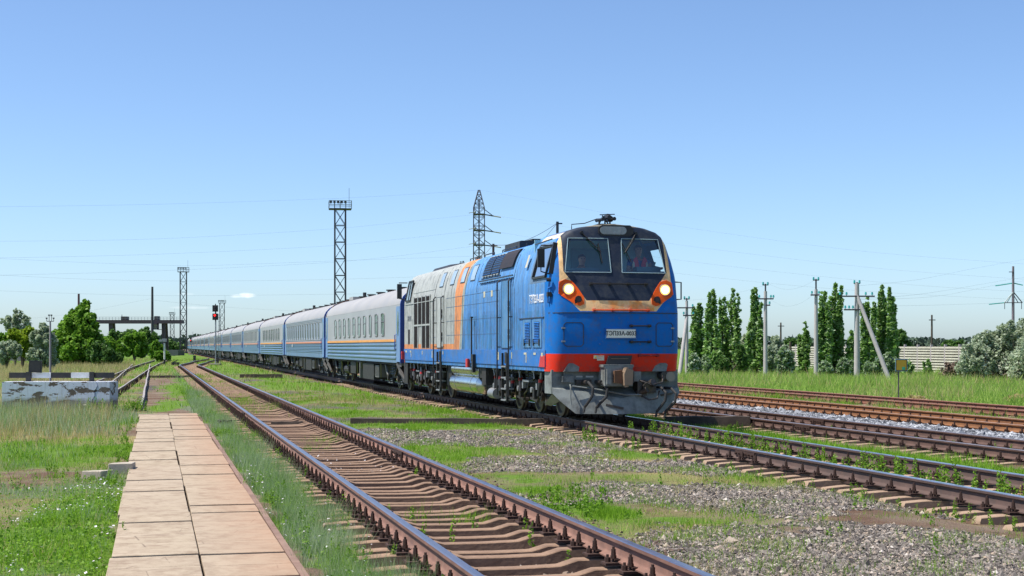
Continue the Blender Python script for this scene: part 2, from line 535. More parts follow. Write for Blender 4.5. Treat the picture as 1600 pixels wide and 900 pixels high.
def build_ground():
    qs = np.concatenate([-np.geomspace(900, 14, 30), np.arange(-12, 0, .35), np.arange(0, 5, .12), np.arange(5, 24, .25), np.arange(24, 62, .9), np.geomspace(64, 1500, 26)])
    ys = np.concatenate([np.arange(2, 20, .18), np.geomspace(20, 260, 230)[0:], np.geomspace(275, 9000, 40)])
    Q, Y = np.meshgrid(qs, ys)
    X = Q - SL * Y
    Z = gz(X, Y)
    far = np.clip((Y - 300) / 500, 0, 1)
    Z = Z * (1 - far)
    w = field(X, Y)
    nr, nc = X.shape
    co = np.stack([X.ravel(), Y.ravel(), Z.ravel()], 1).astype(np.float32)
    me = bpy.data.meshes.new('ground')
    me.vertices.add(len(co)); me.vertices.foreach_set('co', co.ravel())
    i = np.arange(nr - 1)[:, None] * nc + np.arange(nc - 1)[None, :]
    faces = np.stack([i, i + 1, i + nc + 1, i + nc], -1).reshape(-1, 4)
    nf = len(faces)
    me.loops.add(nf * 4); me.loops.foreach_set('vertex_index', faces.ravel().astype(np.int32))
    me.polygons.add(nf); me.polygons.foreach_set('loop_start', np.arange(0, nf * 4, 4, dtype=np.int32))
    me.polygons.foreach_set('use_smooth', np.ones(nf, bool))
    for k, nm in (('g', 'lush'), ('b', 'worm'), ('d', 'dry'), ('s', 'soil'), ('v', 'gravel')):
        a = me.attributes.new(nm, 'FLOAT', 'POINT')
        a.data.foreach_set('value', w[k].ravel().astype(np.float32))
    me.update(); me.validate()
    t = NT('yard ground')
    co = t.coord()
    nA = t.noise(.9, 6, co); nB = t.noise(7, 6, co, .7); nC = t.noise(40, 4, co, .7)
    soil = t.mix(nB, (.075, .043, .028), (.22, .14, .092))
    soil = t.mix(t.ramp(t.noise(2.3, 5, co), [(.4, 0.0), (.7, .7)]), soil, (.13, .065, .042))
    vo = t.vor(38, co)
    grav = t.ramp(vo.outputs['Color'], [(.0, (.05, .045, .04)), (.5, (.17, .15, .135)), (1, (.36, .32, .28))])
    grav = t.mix(t.ramp(vo.outputs['Distance'], [(.35, 0.0), (.6, .8)]), grav, (.05, .045, .04))
    gr = t.mix(t.ramp(nB, [(.3, 0.0), (.7, 1.0)]), (.07, .14, .015), (.16, .27, .03))
    wo = t.mix(nB, (.12, .15, .085), (.19, .21, .13))
    dr = t.mix(nB, (.22, .18, .08), (.38, .31, .14))

    def am(nm, lo, hi, nz, k=.5):
        v = t.math('ADD', t.attr(nm)['Fac'], t.math('MULTIPLY', t.math('SUBTRACT', nz, .5), k))
        return t.ramp(v, [(lo, 0.0), (hi, 1.0)])
    base = t.mix(t.ramp(nA, [(.35, 0.0), (.65, 1.0)]), soil, t.mix(nC, (.14, .11, .08), (.34, .27, .2)))
    c = t.mix(am('gravel', .3, .5, nB), base, grav)
    c = t.mix(am('dry', .2, .7, nB), c, dr)
    c = t.mix(am('worm', .2, .7, nB), c, wo)
    c = t.mix(am('lush', .15, .6, nB), c, gr)
    c = t.mix(t.math('MULTIPLY', am('soil', .6, .85, nB, .4), .85), c, soil)
    c = t.mix(t.math('MULTIPLY', t.ramp(nC, [(.45, 0.0), (.75, 1.0)]), .35), c, (.08, .06, .045))
    hgt = t.math('ADD', t.math('MULTIPLY', vo.outputs['Distance'], -.6), nC)
    mat = t.bsdf(c, .95, 0, t.bump(hgt, .9, .03), .15)
    me.materials.append(mat)
    o = bpy.data.objects.new('ground', me)
    COL.objects.link(o)
    tag(o, kind='structure')


build_ground()


# ------------------------------------------------------------------ numpy mesh for foliage
def poly_object(name, co, nper, rnd, mat, parent=None):
    """co: (N*nper,3) vertices, faces of nper vertices in order, rnd: per face"""
    n = len(co) // nper
    me = bpy.data.meshes.new(name)
    me.vertices.add(len(co)); me.vertices.foreach_set('co', np.ascontiguousarray(co, np.float32).ravel())
    me.loops.add(len(co)); me.loops.foreach_set('vertex_index', np.arange(len(co), dtype=np.int32))
    me.polygons.add(n); me.polygons.foreach_set('loop_start', np.arange(0, n * nper, nper, dtype=np.int32))
    a = me.attributes.new('rnd', 'FLOAT', 'FACE')
    a.data.foreach_set('value', np.asarray(rnd, np.float32))
    me.update()
    me.materials.append(mat)
    o = bpy.data.objects.new(name, me)
    COL.objects.link(o)
    if parent: o.parent = parent
    return o


def leaves(C, size, up=.3, aspect=1.5, seed=0):
    """diamond leaf quads round the centres C"""
    r = np.random.default_rng(seed)
    n = len(C)
    nrm = r.normal(size=(n, 3)); nrm[:, 2] += up
    nrm /= np.linalg.norm(nrm, axis=1)[:, None]
    a = r.normal(size=(n, 3))
    u = np.cross(nrm, a); u /= np.linalg.norm(u, axis=1)[:, None]
    v = np.cross(nrm, u)
    s = (size * r.uniform(.6, 1.4, n))[:, None]
    P = np.stack([C - u * s * aspect / 2, C + v * s / 2, C + u * s * aspect / 2, C - v * s / 2], 1)
    return P.reshape(-1, 3)


def blades(X, Y, h, w, lean, r, z=None, cover=0.0):
    """one tapering blade triangle per point"""
    n = len(X)
    Z = gz(X, Y) if z is None else z
    h = h * r.uniform(.5, 1.3, n); w = w * r.uniform(.7, 1.3, n)
    a = r.uniform(0, 2 * math.pi, n); b = r.uniform(0, 2 * math.pi, n)
    l = lean * h * r.uniform(.1, 1.0, n)
    B0 = np.stack([X - np.cos(a) * w / 2, Y - np.sin(a) * w / 2, Z - .01], 1)
    B1 = np.stack([X + np.cos(a) * w / 2, Y + np.sin(a) * w / 2, Z - .01], 1)
    T = np.stack([X + np.cos(b) * l, Y + np.sin(b) * l, Z + h], 1)
    return np.stack([B0, B1, T], 1).reshape(-1, 3)


def scatter(n, region, key, r, seed, clump=.0, pw=1.0):
    """points by weight key inside region (q0,q1,Y0,Y1), denser close by (constant density on screen-like 1/Y)"""
    q0, q1, y0, y1 = region
    Y = y0 * (y1 / y0) ** r.uniform(0, 1, n)
    q = r.uniform(q0, q1, n)
    X = q - SL * Y
    keep = np.abs(X) < Y * .36 + .6
    X, Y = X[keep], Y[keep]
    w = field(X, Y)[key]
    cl = np.clip((vnoise(X, Y, 4.0 / (1 + Y / 30), seed) - clump) / (1.0001 - clump), 0, 1) if clump > 0 else 1
    k = r.uniform(0, 1, len(X)) < (w * cl) ** pw
    return X[k], Y[k]

# ------------------------------------------------------------------ walkway of concrete slabs
def slab_mat():
    t = NT('cast concrete slab')
    co = t.coord()
    x, y, z = t.xyz(co)
    n1 = t.noise(2.2, 6, co); n2 = t.noise(30, 4, co)
    c = t.mix(n1, (.31, .245, .165), (.49, .405, .30))
    nj = t.noise(3, 5, t.scale(co, (.25, 4, 1)), .7)
    c = t.mix(t.math('MULTIPLY', t.ramp(nj, [(.45, 0.0), (.7, 1.0)]), .35), c, (.30, .23, .17))
    c = t.mix(t.math('MULTIPLY', t.ramp(t.noise(5, 6, co, .7), [(.45, 0.0), (.66, 1.0)]), .75), c, (.22, .155, .105))
    crk = t.vor(1.1, t.scale(co, (1, .8, 1)), 'DISTANCE_TO_EDGE')
    c = t.mix(t.math('MULTIPLY', t.ramp(crk.outputs[0], [(.0, 1.0), (.006, 0.0)]), t.ramp(n1, [(.5, 0.0), (.56, .8)])), c, (.08, .055, .04))
    c = t.mix(t.math('MULTIPLY', t.ramp(t.noise(55, 3, co), [(.62, 0.0), (.7, .5)]), 1.0), c, (.16, .12, .09))
    ob = t.n('ObjectInfo').outputs['Random']
    c = t.mix(t.math('MULTIPLY', ob, .25), c, (.34, .26, .2))
    rs = t.attr('stain')['Fac']
    c = t.mix(t.math('MULTIPLY', t.math('MULTIPLY', rs, t.ramp(n1, [(.25, .5), (.7, 1.0)])), .75), c, (.36, .21, .13))
    return t.bsdf(c, .9, 0, t.bump(t.math('ADD', n2, n1), .4, .01), .2)


m_slab = slab_mat()
m_rustE = M('rusty edge angle', (.24, .15, .11), .85, dirt=(.12, .06, .04), dirtamt=.6)
m_joint = M('soil in the grooves', (.13, .09, .06), .95)
walk = empty('path', (0, 0, 0), TH, kind='structure')
yl = 6.4 / CT
k = 0
while yl < 39.0 / CT:
    L = 3.26 if yl > 9 else 3.1
    y1 = min(yl + L, 40.3)
    for side in (0, 1):
        xa = (-.37 if side == 0 else .40) * CT
        xb = (.385 if side == 0 else 1.14) * CT
        j = (((k * 7 + side * 3) % 5) - 2) * .012
        if side == 0: xa += j * .5
        m = MB()
        nb = 5 if k % 2 else 4
        ys = np.linspace(yl + .012, y1 - .012, nb + 1)
        z = .115 + j * .35
        V = []; Fs = []
        for bi in range(nb):       # each slab is cast with grooves across
            a, b = ys[bi], ys[bi + 1]
            g = .017
            if bi > 0: a += g
            if bi < nb - 1: b -= g
            tj = ((k * 5 + bi * 3 + side) % 4 - 1.5) * .0035
            m.box(xa, xb, a, b, .06, z + tj)
        m.box(xa + .004, xb - .004, yl + .02, y1 - .02, -.06, z - .014, 1)
        o = m.build('slab', [m_slab, m_joint], walk, 0)
        o.rotation_euler = (0, (((k * 5 + side * 2) % 5) - 2) * .003, (((k * 4 + side * 3) % 7) - 3) * .00012)
        at_ = o.data.attributes.new('stain', 'FLOAT', 'POINT')
        at_.data.foreach_set('value', [max(0.0, min(1.0, (v.co.x - .5) / .6)) ** 1.5 for v in o.data.vertices])
        bv = o.modifiers.new('edge', 'BEVEL'); bv.width = .005; bv.segments = 1
    yl = y1 + .0
    k += 1
m = MB()
m.box(1.14 * CT + .012, 1.14 * CT + .075, 6.3, 34.8, -.02, .105)
m.build('edge_angle', m_rustE, walk, 0)

# ------------------------------------------------------------------ railway tracks
def rail_mats(tag_, side_c, side_d, top=(.42, .4, .42), tr=.28, tm=.9):
    a = M('rail side ' + tag_, side_c, .75, .1, var=.25, dirt=side_d, dirtamt=.6, scale=2.5, bump=.3)
    b = M('rail head ' + tag_, top, tr, tm, var=.12, bump=.03, scale=3)
    return [a, b]


RM = {
 'near': rail_mats('near', (.24, .125, .09), (.11, .06, .045), (.34, .31, .35), .3),
 'main': rail_mats('main', (.10, .06, .048), (.05, .04, .035), (.55, .55, .58), .22),
 'brown': rail_mats('brown', (.10, .055, .042), (.055, .038, .03), (.3, .26, .26), .4, .7),
 'orange': rail_mats('orange', (.22, .095, .035), (.12, .05, .025), (.34, .2, .13), .5, .3),
 'red': rail_mats('red', (.19, .075, .045), (.09, .045, .03), (.27, .14, .1), .6, .1),
 'pale': rail_mats('pale', (.12, .085, .065), (.06, .045, .035), (.42, .36, .31), .5, .3)}
m_sleep = M('sleeper concrete', (.29, .185, .12), .92, var=.3, dirt=(.12, .07, .045), dirtamt=.75, scale=2.3, bump=.5)
m_sleep2 = M('sleeper concrete pale', (.36, .25, .165), .92, var=.2, dirt=(.2, .12, .08), dirtamt=.5, scale=1.6, bump=.5)
RP = [(-.075, 0), (-.075, .012), (-.02, .03), (-.009, .045), (-.009, .13), (-.036, .142), (-.037, .170), (-.028, .18), (.028, .18), (.037, .170), (.036, .142), (.009, .13), (.009, .045), (.02, .03), (.075, .012), (.075, 0)]


def rail_bm(path, off, top):
    """path: centre line points (x,y); off: lateral offset of the rail centre; top: height of the railhead"""
    m = MB()
    P = [Vector((p[0], p[1], 0)) for p in path]
    V = []
    for i, p in enumerate(P):
        d = (P[min(i + 1, len(P) - 1)] - P[max(i - 1, 0)]).normalized()
        r = Vector((d.y, -d.x, 0))
        tz = top(p) if callable(top) else top
        for (a, b) in RP:
            q = p + r * (off + a)
            V.append((q.x, q.y, tz - .18 + b))
    n = len(RP)
    fs = []; ms = []
    for i in range(len(P) - 1):
        for k in range(n):
            a, b = i * n + k, i * n + (k + 1) % n
            fs.append((a, b, b + n, a + n)); ms.append(1 if k in (6, 7, 8) else 0)
    m.v = V; m.f = fs; m.m = ms
    m.f.append(tuple(range(n))); m.m.append(0)
    m.f.append(tuple(range((len(P) - 1) * n, len(P) * n))); m.m.append(0)
    return m


def sleeper_mesh(mat):
    m = MB()
    V = []
    secs = [(-1.35, -.055, .09, 0.102), (-1.33, -.02, .08, 0.092), (-1.05, 0, .085, 0.097), (-.52, 0, .08, 0.092), (-.36, -.045, .075, 0.087), (0, -.05, .07, 0.082), (.36, -.045, .075, 0.087), (.52, 0, .08, 0.092), (1.05, 0, .085, 0.097), (1.33, -.02, .08, 0.092), (1.35, -.055, .09, 0.102)]
    for (x, z, a, b) in secs:
        V += [(x, -b, -.2), (x, -a, z - .008), (x, -a + .012, z), (x, a - .012, z), (x, a, z - .008), (x, b, -.2)]
    fs = []
    for i in range(len(secs) - 1):
        for k in range(5):
            p = i * 6 + k
            fs.append((p, p + 1, p + 7, p + 6))
    fs += [(0, 1, 2, 3, 4, 5), tuple(60 + i for i in range(6))]
    return m.add(V, fs).mesh('sleeper', mat, 30)


def fastening_mesh():
    m = MB()
    m.box(-.19, .19, -.08, .08, .001, .021)
    for s in (-1, 1):
        m.box(s * .055 if s > 0 else -.10, .10 if s > 0 else -.055, -.045, .045, .033, .048)
        m.cyl((s * .1, 0, .0), (s * .1, 0, .15), .012, 6)
        m.cyl((s * .1, 0, .048), (s * .1, 0, .075), .027, 6)
        m.cyl((s * .1, 0, .078), (s * .1, 0, .10), .022, 6)
        m.cyl((s * .1, 0, .102), (s * .1, 0, .128), .02, 6)
        m.cyl((s * .152, .0, .0), (s * .152, .0, .085), .012, 6)
        m.cyl((s * .152, .0, .021), (s * .152, .0, .06), .026, 6)
    return m.mesh('rail_fastening', m_bolt, 30)


ME_SL, ME_SL2, ME_FA = sleeper_mesh(m_sleep), sleeper_mesh(m_sleep2), fastening_mesh()


def joint_mesh():
    m = MB()
    for s in (-1, 1):
        m.box(s * .012 if s > 0 else -.035, .035 if s > 0 else -.012, -.4, .4, .045, .135)
        for k in range(6):
            y = -.33 + k * .132
            m.cyl((s * .035, y, .09), (s * .075, y, .09), .02, 6)
    return m.mesh('joint_bar', m_bolt, 30)


ME_JB = joint_mesh()


def make_track(name, label, path, R, mats, y_from, y_to, sl_mesh, n_ind=100, pitch=.545, sleepers=True, joints=(), group=None, off=(-.796, .796)):
    t = empty(name, (0, 0, 0), 0, label, 'railway track', group)
    for s in off:
        o = rail_bm(path, s, R).build('rail', mats, t, 40)
    if not sleepers:
        return t
    # walk along the path
    P = [Vector((p[0], p[1])) for p in path]
    s_acc = 0; nxt = 0; idx = 0
    rest = MB(); restf = MB()
    base_v = [v.co.copy() for v in sl_mesh.vertices]; base_f = [tuple(p.vertices) for p in sl_mesh.polygons]
    rr = random.Random(len(name) + int(R * 100))
    for i in range(len(P) - 1):
        a, b = P[i], P[i + 1]
        L = (b - a).length
        d = (b - a) / L
        ang = math.atan2(-d.x, d.y)
        while nxt < s_acc + L:
            p = a + d * (nxt - s_acc)
            nxt += pitch * rr.uniform(.95, 1.05)
            if p.y < y_from or p.y > y_to: continue
            if abs(p.x) > p.y * .36 + 2.5: continue
            z = R - .20
            ang2 = ang + rr.uniform(-.03, .03)
            if idx < n_ind:
                so = bpy.data.objects.new('sleeper', sl_mesh); COL.objects.link(so); so.parent = t
                so.location = (p.x, p.y, z + rr.uniform(-.028, .004)); so.rotation_euler = (rr.uniform(-.02, .02), rr.uniform(-.01, .01), ang2)
                for sx in (-.796, .796):
                    fo = bpy.data.objects.new('rail_fastening', ME_FA); COL.objects.link(fo); fo.parent = so
                    fo.location = (sx, 0, -so.location.z + z)
            else:
                Mx = Matrix.Translation((p.x, p.y, z)) @ Matrix.Rotation(ang2, 4, 'Z')
                rest.add([Mx @ v for v in base_v], base_f)
                if p.y < 130:
                    for sx in (-.796, .796):
                        for s2 in (-1, 1):
                            c = Mx @ Vector((sx + s2 * .11, 0, .06))
                            restf.box(c.x - .045, c.x + .045, c.y - .04, c.y + .04, c.z - .06, c.z + .07)
            idx += 1
        s_acc += L
    if rest.v:
        tag(rest.build('sleepers_beyond', sl_mesh.materials[0], t, 30), kind='stuff')
    if restf.v:
        tag(restf.build('fastenings_beyond', m_bolt, t, 0), kind='stuff')
    for (jy, jo) in joints:
        for i in range(len(P) - 1):
            if P[i].y <= jy < P[i + 1].y:
                f = (jy - P[i].y) / (P[i + 1].y - P[i].y)
                p = P[i].lerp(P[i + 1], f); d = (P[i + 1] - P[i]).normalized()
                r = Vector((d.y, -d.x))
                o = bpy.data.objects.new('joint_bar', ME_JB); COL.objects.link(o); o.parent = t
                o.location = (p.x + r.x * jo, p.y + r.y * jo, R - .18); o.rotation_euler = (0, 0, math.atan2(-d.x, d.y))
    return t


def straight(q, y0, y1, step=20.0):
    ys = np.arange(y0, y1, step)
    return [(q - SL * y, float(y)) for y in ys] + [(q - SL * y1, y1)]


def smooth_path(pts, n=12):
    out = []
    for i in range(len(pts) - 1):
        p0 = pts[max(i - 1, 0)]; p1 = pts[i]; p2 = pts[i + 1]; p3 = pts[min(i + 2, len(pts) - 1)]
        for k in range(n):
            t = k / n
            out.append(tuple(.5 * (2 * p1[j] + (p2[j] - p0[j]) * t + (2 * p0[j] - 5 * p1[j] + 4 * p2[j] - p3[j]) * t * t + (3 * p1[j] - p0[j] - 3 * p2[j] + p3[j]) * t ** 3) for j in (0, 1)))
    out.append(pts[-1])
    return out


q1 = TRK['T1'][0]
pT1 = straight(q1, 4, 100, 12)[:-1] + smooth_path([(q1 - SL * 100, 100), (q1 - SL * 120, 120), (-28.4, 130), (-30.2, 140), (-32.4, 153), (-34.9, 167), (-38.0, 187), (-41.6, 207)], 5)
make_track('railway_track', 'nearest railway track, brown rails on tightly spaced concrete sleepers, just right of the walkway', pT1, .27, RM['near'], 7, 160, ME_SL, 100, .50, joints=((23.6, .796), (38, -.796), (62, .796)))


def bendq(y):            # the main line bends a little to the right far away
    return 10.49 + .0019 * max(0, y - 120)


pT2 = [(bendq(y) - SL * y, float(y)) for y in [4, 16, 28, 40, 60, 80, 100, 120, 150, 180, 220, 260, 320, 400, 480, 560]]
make_track('railway_track', 'track carrying the locomotive and its train, weeds growing between its polished rails', pT2, .23, RM['main'], 15, 75, ME_SL2, 100, .56, joints=((24.3, -.796), (22.5, .796)))
make_track('railway_track', 'dark railed track directly right of the locomotive, pale sleeper ends showing', straight(15.9, 14, 400), .10, RM['brown'], 20, 120, ME_SL2, 100, .58, joints=((34.5, -.796), (37, .796)))
make_track('railway_track', 'track with bright orange rusty rails laid on blue grey gravel', straight(21.0, 18, 420), .07, RM['orange'], 24, 110, ME_SL2, 80, .58)
make_track('railway_track', 'rusty red track overgrown by weeds, farthest right, in front of the tall grass', straight(26.0, 24, 300), .05, RM['red'], 30, 110, ME_SL2, 70, .60)
pL2 = [(-3.4 - .222 * y + .012 * math.sin(y * .42), float(y)) for y in np.arange(43.8, 124, 2.5)] + smooth_path([(-30.9, 124), (-35.0, 143), (-39.6, 165), (-47, 200)], 6)
make_track('railway_track', 'worn siding track ending behind the concrete buffer stop at left', pL2, .22, RM['pale'], 43, 150, ME_SL, 90, .58)
pL1 = [(-1.17 - .2424 * y + .012 * math.sin(y * .38 + 1), float(y)) for y in np.arange(42.5, 141, 2.0)]
make_track('railway_track', 'pair of wavy pale rails running past the right end of the buffer stop', pL1, .21, RM['pale'], 38, 143, ME_SL, sleepers=False)

# old timber beams laid across between the tracks
def beam(px0, px1, Y, z0, z1, label, th=.22):
    m = MB()
    x0, x1 = atY(px0, Y), atY(px1, Y)
    n = 6
    V = []
    for i in range(n + 1):
        x = x0 + (x1 - x0) * i / n
        dz = .012 * math.sin(i * 2.1 + px0)
        V += [(x, Y - th / 2, z0), (x, Y - th / 2 + .01, z1 + dz), (x, Y + th / 2, z1 + dz), (x, Y + th / 2, z0)]
    fs = [(0, 1, 2, 3), tuple(n * 4 + k for k in range(4))]
    for i in range(n):
        for k in range(4):
            a, b = i * 4 + k, i * 4 + (k + 1) % 4
            fs.append((a, b, b + 4, a + 4))
    m.add(V, fs)
    o = m.build('timber_beam', m_timber, None, 0)
    c = sum((v.co for v in o.data.vertices), Vector()) / len(o.data.vertices)
    c.z = 0
    for v in o.data.vertices: v.co -= c
    o.location = c
    tag(o, label, 'beam', 'dark timber beams lying across between the tracks')


beam(548, 866, 36.2, -.02, .13, 'long dark timber beam lying between the nearest track and the locomotive')
beam(1040, 1171, 37.3, -.1, .13, 'dark timber beam on the grass in the shade right of the locomotive', .3)
beam(424, 473, 36.1, -.02, .06, 'dark timber piece lying between the two rails of the nearest track', .12)
beam(341, 361, 34.8, -.02, .16, 'short dark timber stub beside the far right end of the walkway')
beam(375, 441, 88, -.02, .24, 'dark timber beam in bright grass beside the second carriage')
beam(228, 297, 88, -.02, .16, 'thin dark timber beam between the siding and the nearest track', .2)

# concrete blocks left of the walkway
m_blk = M('block concrete', (.45, .39, .31), .95, dirt=(.2, .16, .12), dirtamt=.4, bump=.6)
def block(px, py, w, d, h, rz, label):
    X, Y = at(px, py, 0)
    m = MB(); m.box(-w / 2, w / 2, -d / 2, d / 2, -.05, h)
    o = m.build('concrete_block', m_blk, None, 0, (X, Y, .0), rz)
    for v in o.data.vertices:
        v.co.x += .02 * math.sin(v.index * 3.1); v.co.z += .015 * math.sin(v.index * 5.3)
    b = o.modifiers.new('b', 'BEVEL'); b.width = .012; b.segments = 2
    tag(o, label, 'concrete block')


block(191, 744, .34, .40, .19, .12, 'square concrete block in the weeds against the left edge of the walkway')
block(153, 750, .30, .36, .13, -.25, 'low broken piece of concrete lying flat left of the square block')

# ------------------------------------------------------------------ buffer stop
def whitewash():
    t = NT('flaking whitewash')
    co = t.coord()
    n1 = t.noise(2.1, 6, t.scale(co, (.7, 1, 2.1)), .6, .4)
    n2 = t.noise(14, 5, co, .7)
    fac = t.math('ADD', n1, t.math('MULTIPLY', t.math('SUBTRACT', n2, .5), .25))
    mask = t.ramp(fac, [(.545, 0.0), (.56, 1.0)])
    spots = t.ramp(t.noise(11, 3, co), [(.68, 0.0), (.70, 1.0)])
    mask = t.math('MAXIMUM', mask, spots)
    c = t.mix(mask, t.mix(n2, (.5, .53, .62), (.68, .71, .79)), (.13, .105, .085))
    x_, y_, z_ = t.xyz(co)
    wet = t.ramp(t.math('ADD', z_, t.math('MULTIPLY', n1, -.55)), [(.0, .85), (.16, 0.0)])
    c = t.mix(wet, c, (.16, .13, .10))
    drip = t.math('MULTIPLY', t.ramp(t.noise(1.0, 5, t.scale(co, (9, 3, .6)), .7), [(.5, 0.0), (.7, .45)]), t.ramp(z_, [(.2, .3), (.85, 1.0)]))
    c = t.mix(drip, c, (.27, .25, .23))
    h = t.math('MULTIPLY', mask, -1)
    return t.bsdf(c, .9, 0, t.bump(h, .6, .02), .2)


m_wash = whitewash()
BX, BY = (atY(3, 43.2) + atY(171, 43.2)) / 2, 43.2
bs = empty('buffer_stop', (BX, BY, 0), 0, 'whitewashed crumbling concrete buffer stop with a striped black and white beam, at the left', 'buffer stop')
hw = (atY(171, 43.2) - atY(3, 43.2)) / 2
m = MB()
crk = [(.0, .86), (.03, .74), (-.06, .6), (-.05, .46), (-.13, .33), (-.16, .2), (-.2, -.1)]
cx0 = hw - .37
for (p, q_) in zip(crk[:-1], crk[1:]):
    m.prism([(-hw, q_[1]), (cx0 + q_[0] - .014, q_[1]), (cx0 + p[0] - .014, p[1]), (-hw, p[1])], 'y', 0, .95)
    m.prism([(cx0 + q_[0] + .014, q_[1]), (hw, q_[1]), (hw, p[1]), (cx0 + p[0] + .014, p[1])], 'y', 0.012, .95)
m.box(-hw + .02, hw - .02, .05, .93, -.1, .84)
m.build('concrete_block', m_wash, bs, 0)
zb0, zb1 = zat(590.5, BY + .6), zat(582, BY + .6)
m = MB()
edges = [5, 41, 71, 103, 133, 170]
for i in range(5):
    m.box(atY(edges[i], BY) - BX, atY(edges[i + 1], BY) - BX, .5, .62, zb0, zb1, i % 2)
m.build('striped_beam', [m_black, m_white], bs, 0)
for (a, b) in ((33, 40.5), (133, 140)):
    m = MB(); m.box(atY(a, BY) - BX, atY(b, BY) - BX, .42, .495, .82, zb1 + .02)
    m.box(atY(a, BY) - BX - .05, atY(b, BY) - BX + .05, .38, .54, .861, .88)
    m.build('post', m_black, bs, 0)
m = MB(); m.box(-.19, .19, -.02, .04, 0, .35); m.box(-.15, .15, -.03, -.0201, .04, .31)
o = m.build('signal_disc_plate', m_black, bs, 0)
o.location = (atY(47, BY) - BX, .45, zb1 + .005); o.rotation_euler = (0, R_(3), 0)
o.name = 'end_board'

# ------------------------------------------------------------------ locomotive
BLUE = (.005, .15, .50)
CREAM = (.90, .56, .25)
ORANGE = (.72, .25, .075)
RED = (.85, .03, .015)
GREYB = (.42, .44, .42)
PROF = [(1.55, 0), (1.55, 3.15), (1.535, 3.3), (1.47, 3.62), (1.40, 3.83), (1.33, 4.02), (1.22, 4.19), (1.08, 4.29), (.8, 4.375), (.45, 4.43), (0, 4.46)]


def hw_(z):
    for (w0, z0), (w1, z1) in zip(PROF[:-1], PROF[1:]):
        if z <= z1:
            return w0 + (w1 - w0) * (z - z0) / (z1 - z0)
    return 0.0


def lean(z):
    if z < 1.5: return .09 * (1.5 - z) / .4
    return 0 if z < 2.42 else .44 * (z - 2.42) / 2.04


def corner(z):
    return .39 if z < 3.7 else max(.10, .39 - (z - 3.7) * .42)


def fu(v, z):
    w = max(hw_(z), 1e-4)
    a = min(1, abs(v) / w)
    u = lean(z) + .15 * a * a * min(1, w / 1.3)
    if a > .84:
        t = (a - .84) / .16
        u += corner(z) * (1 - math.sqrt(max(0, 1 - t * t)))
    return u


def edge_u(z):
    return fu(hw_(z), z)


def roofdrop(u, z):
    if z < 3.85: return z
    d = .15 * min(1, max(0, (u - 2.7) / .8))
    return z - d * (z - 3.85) / .61


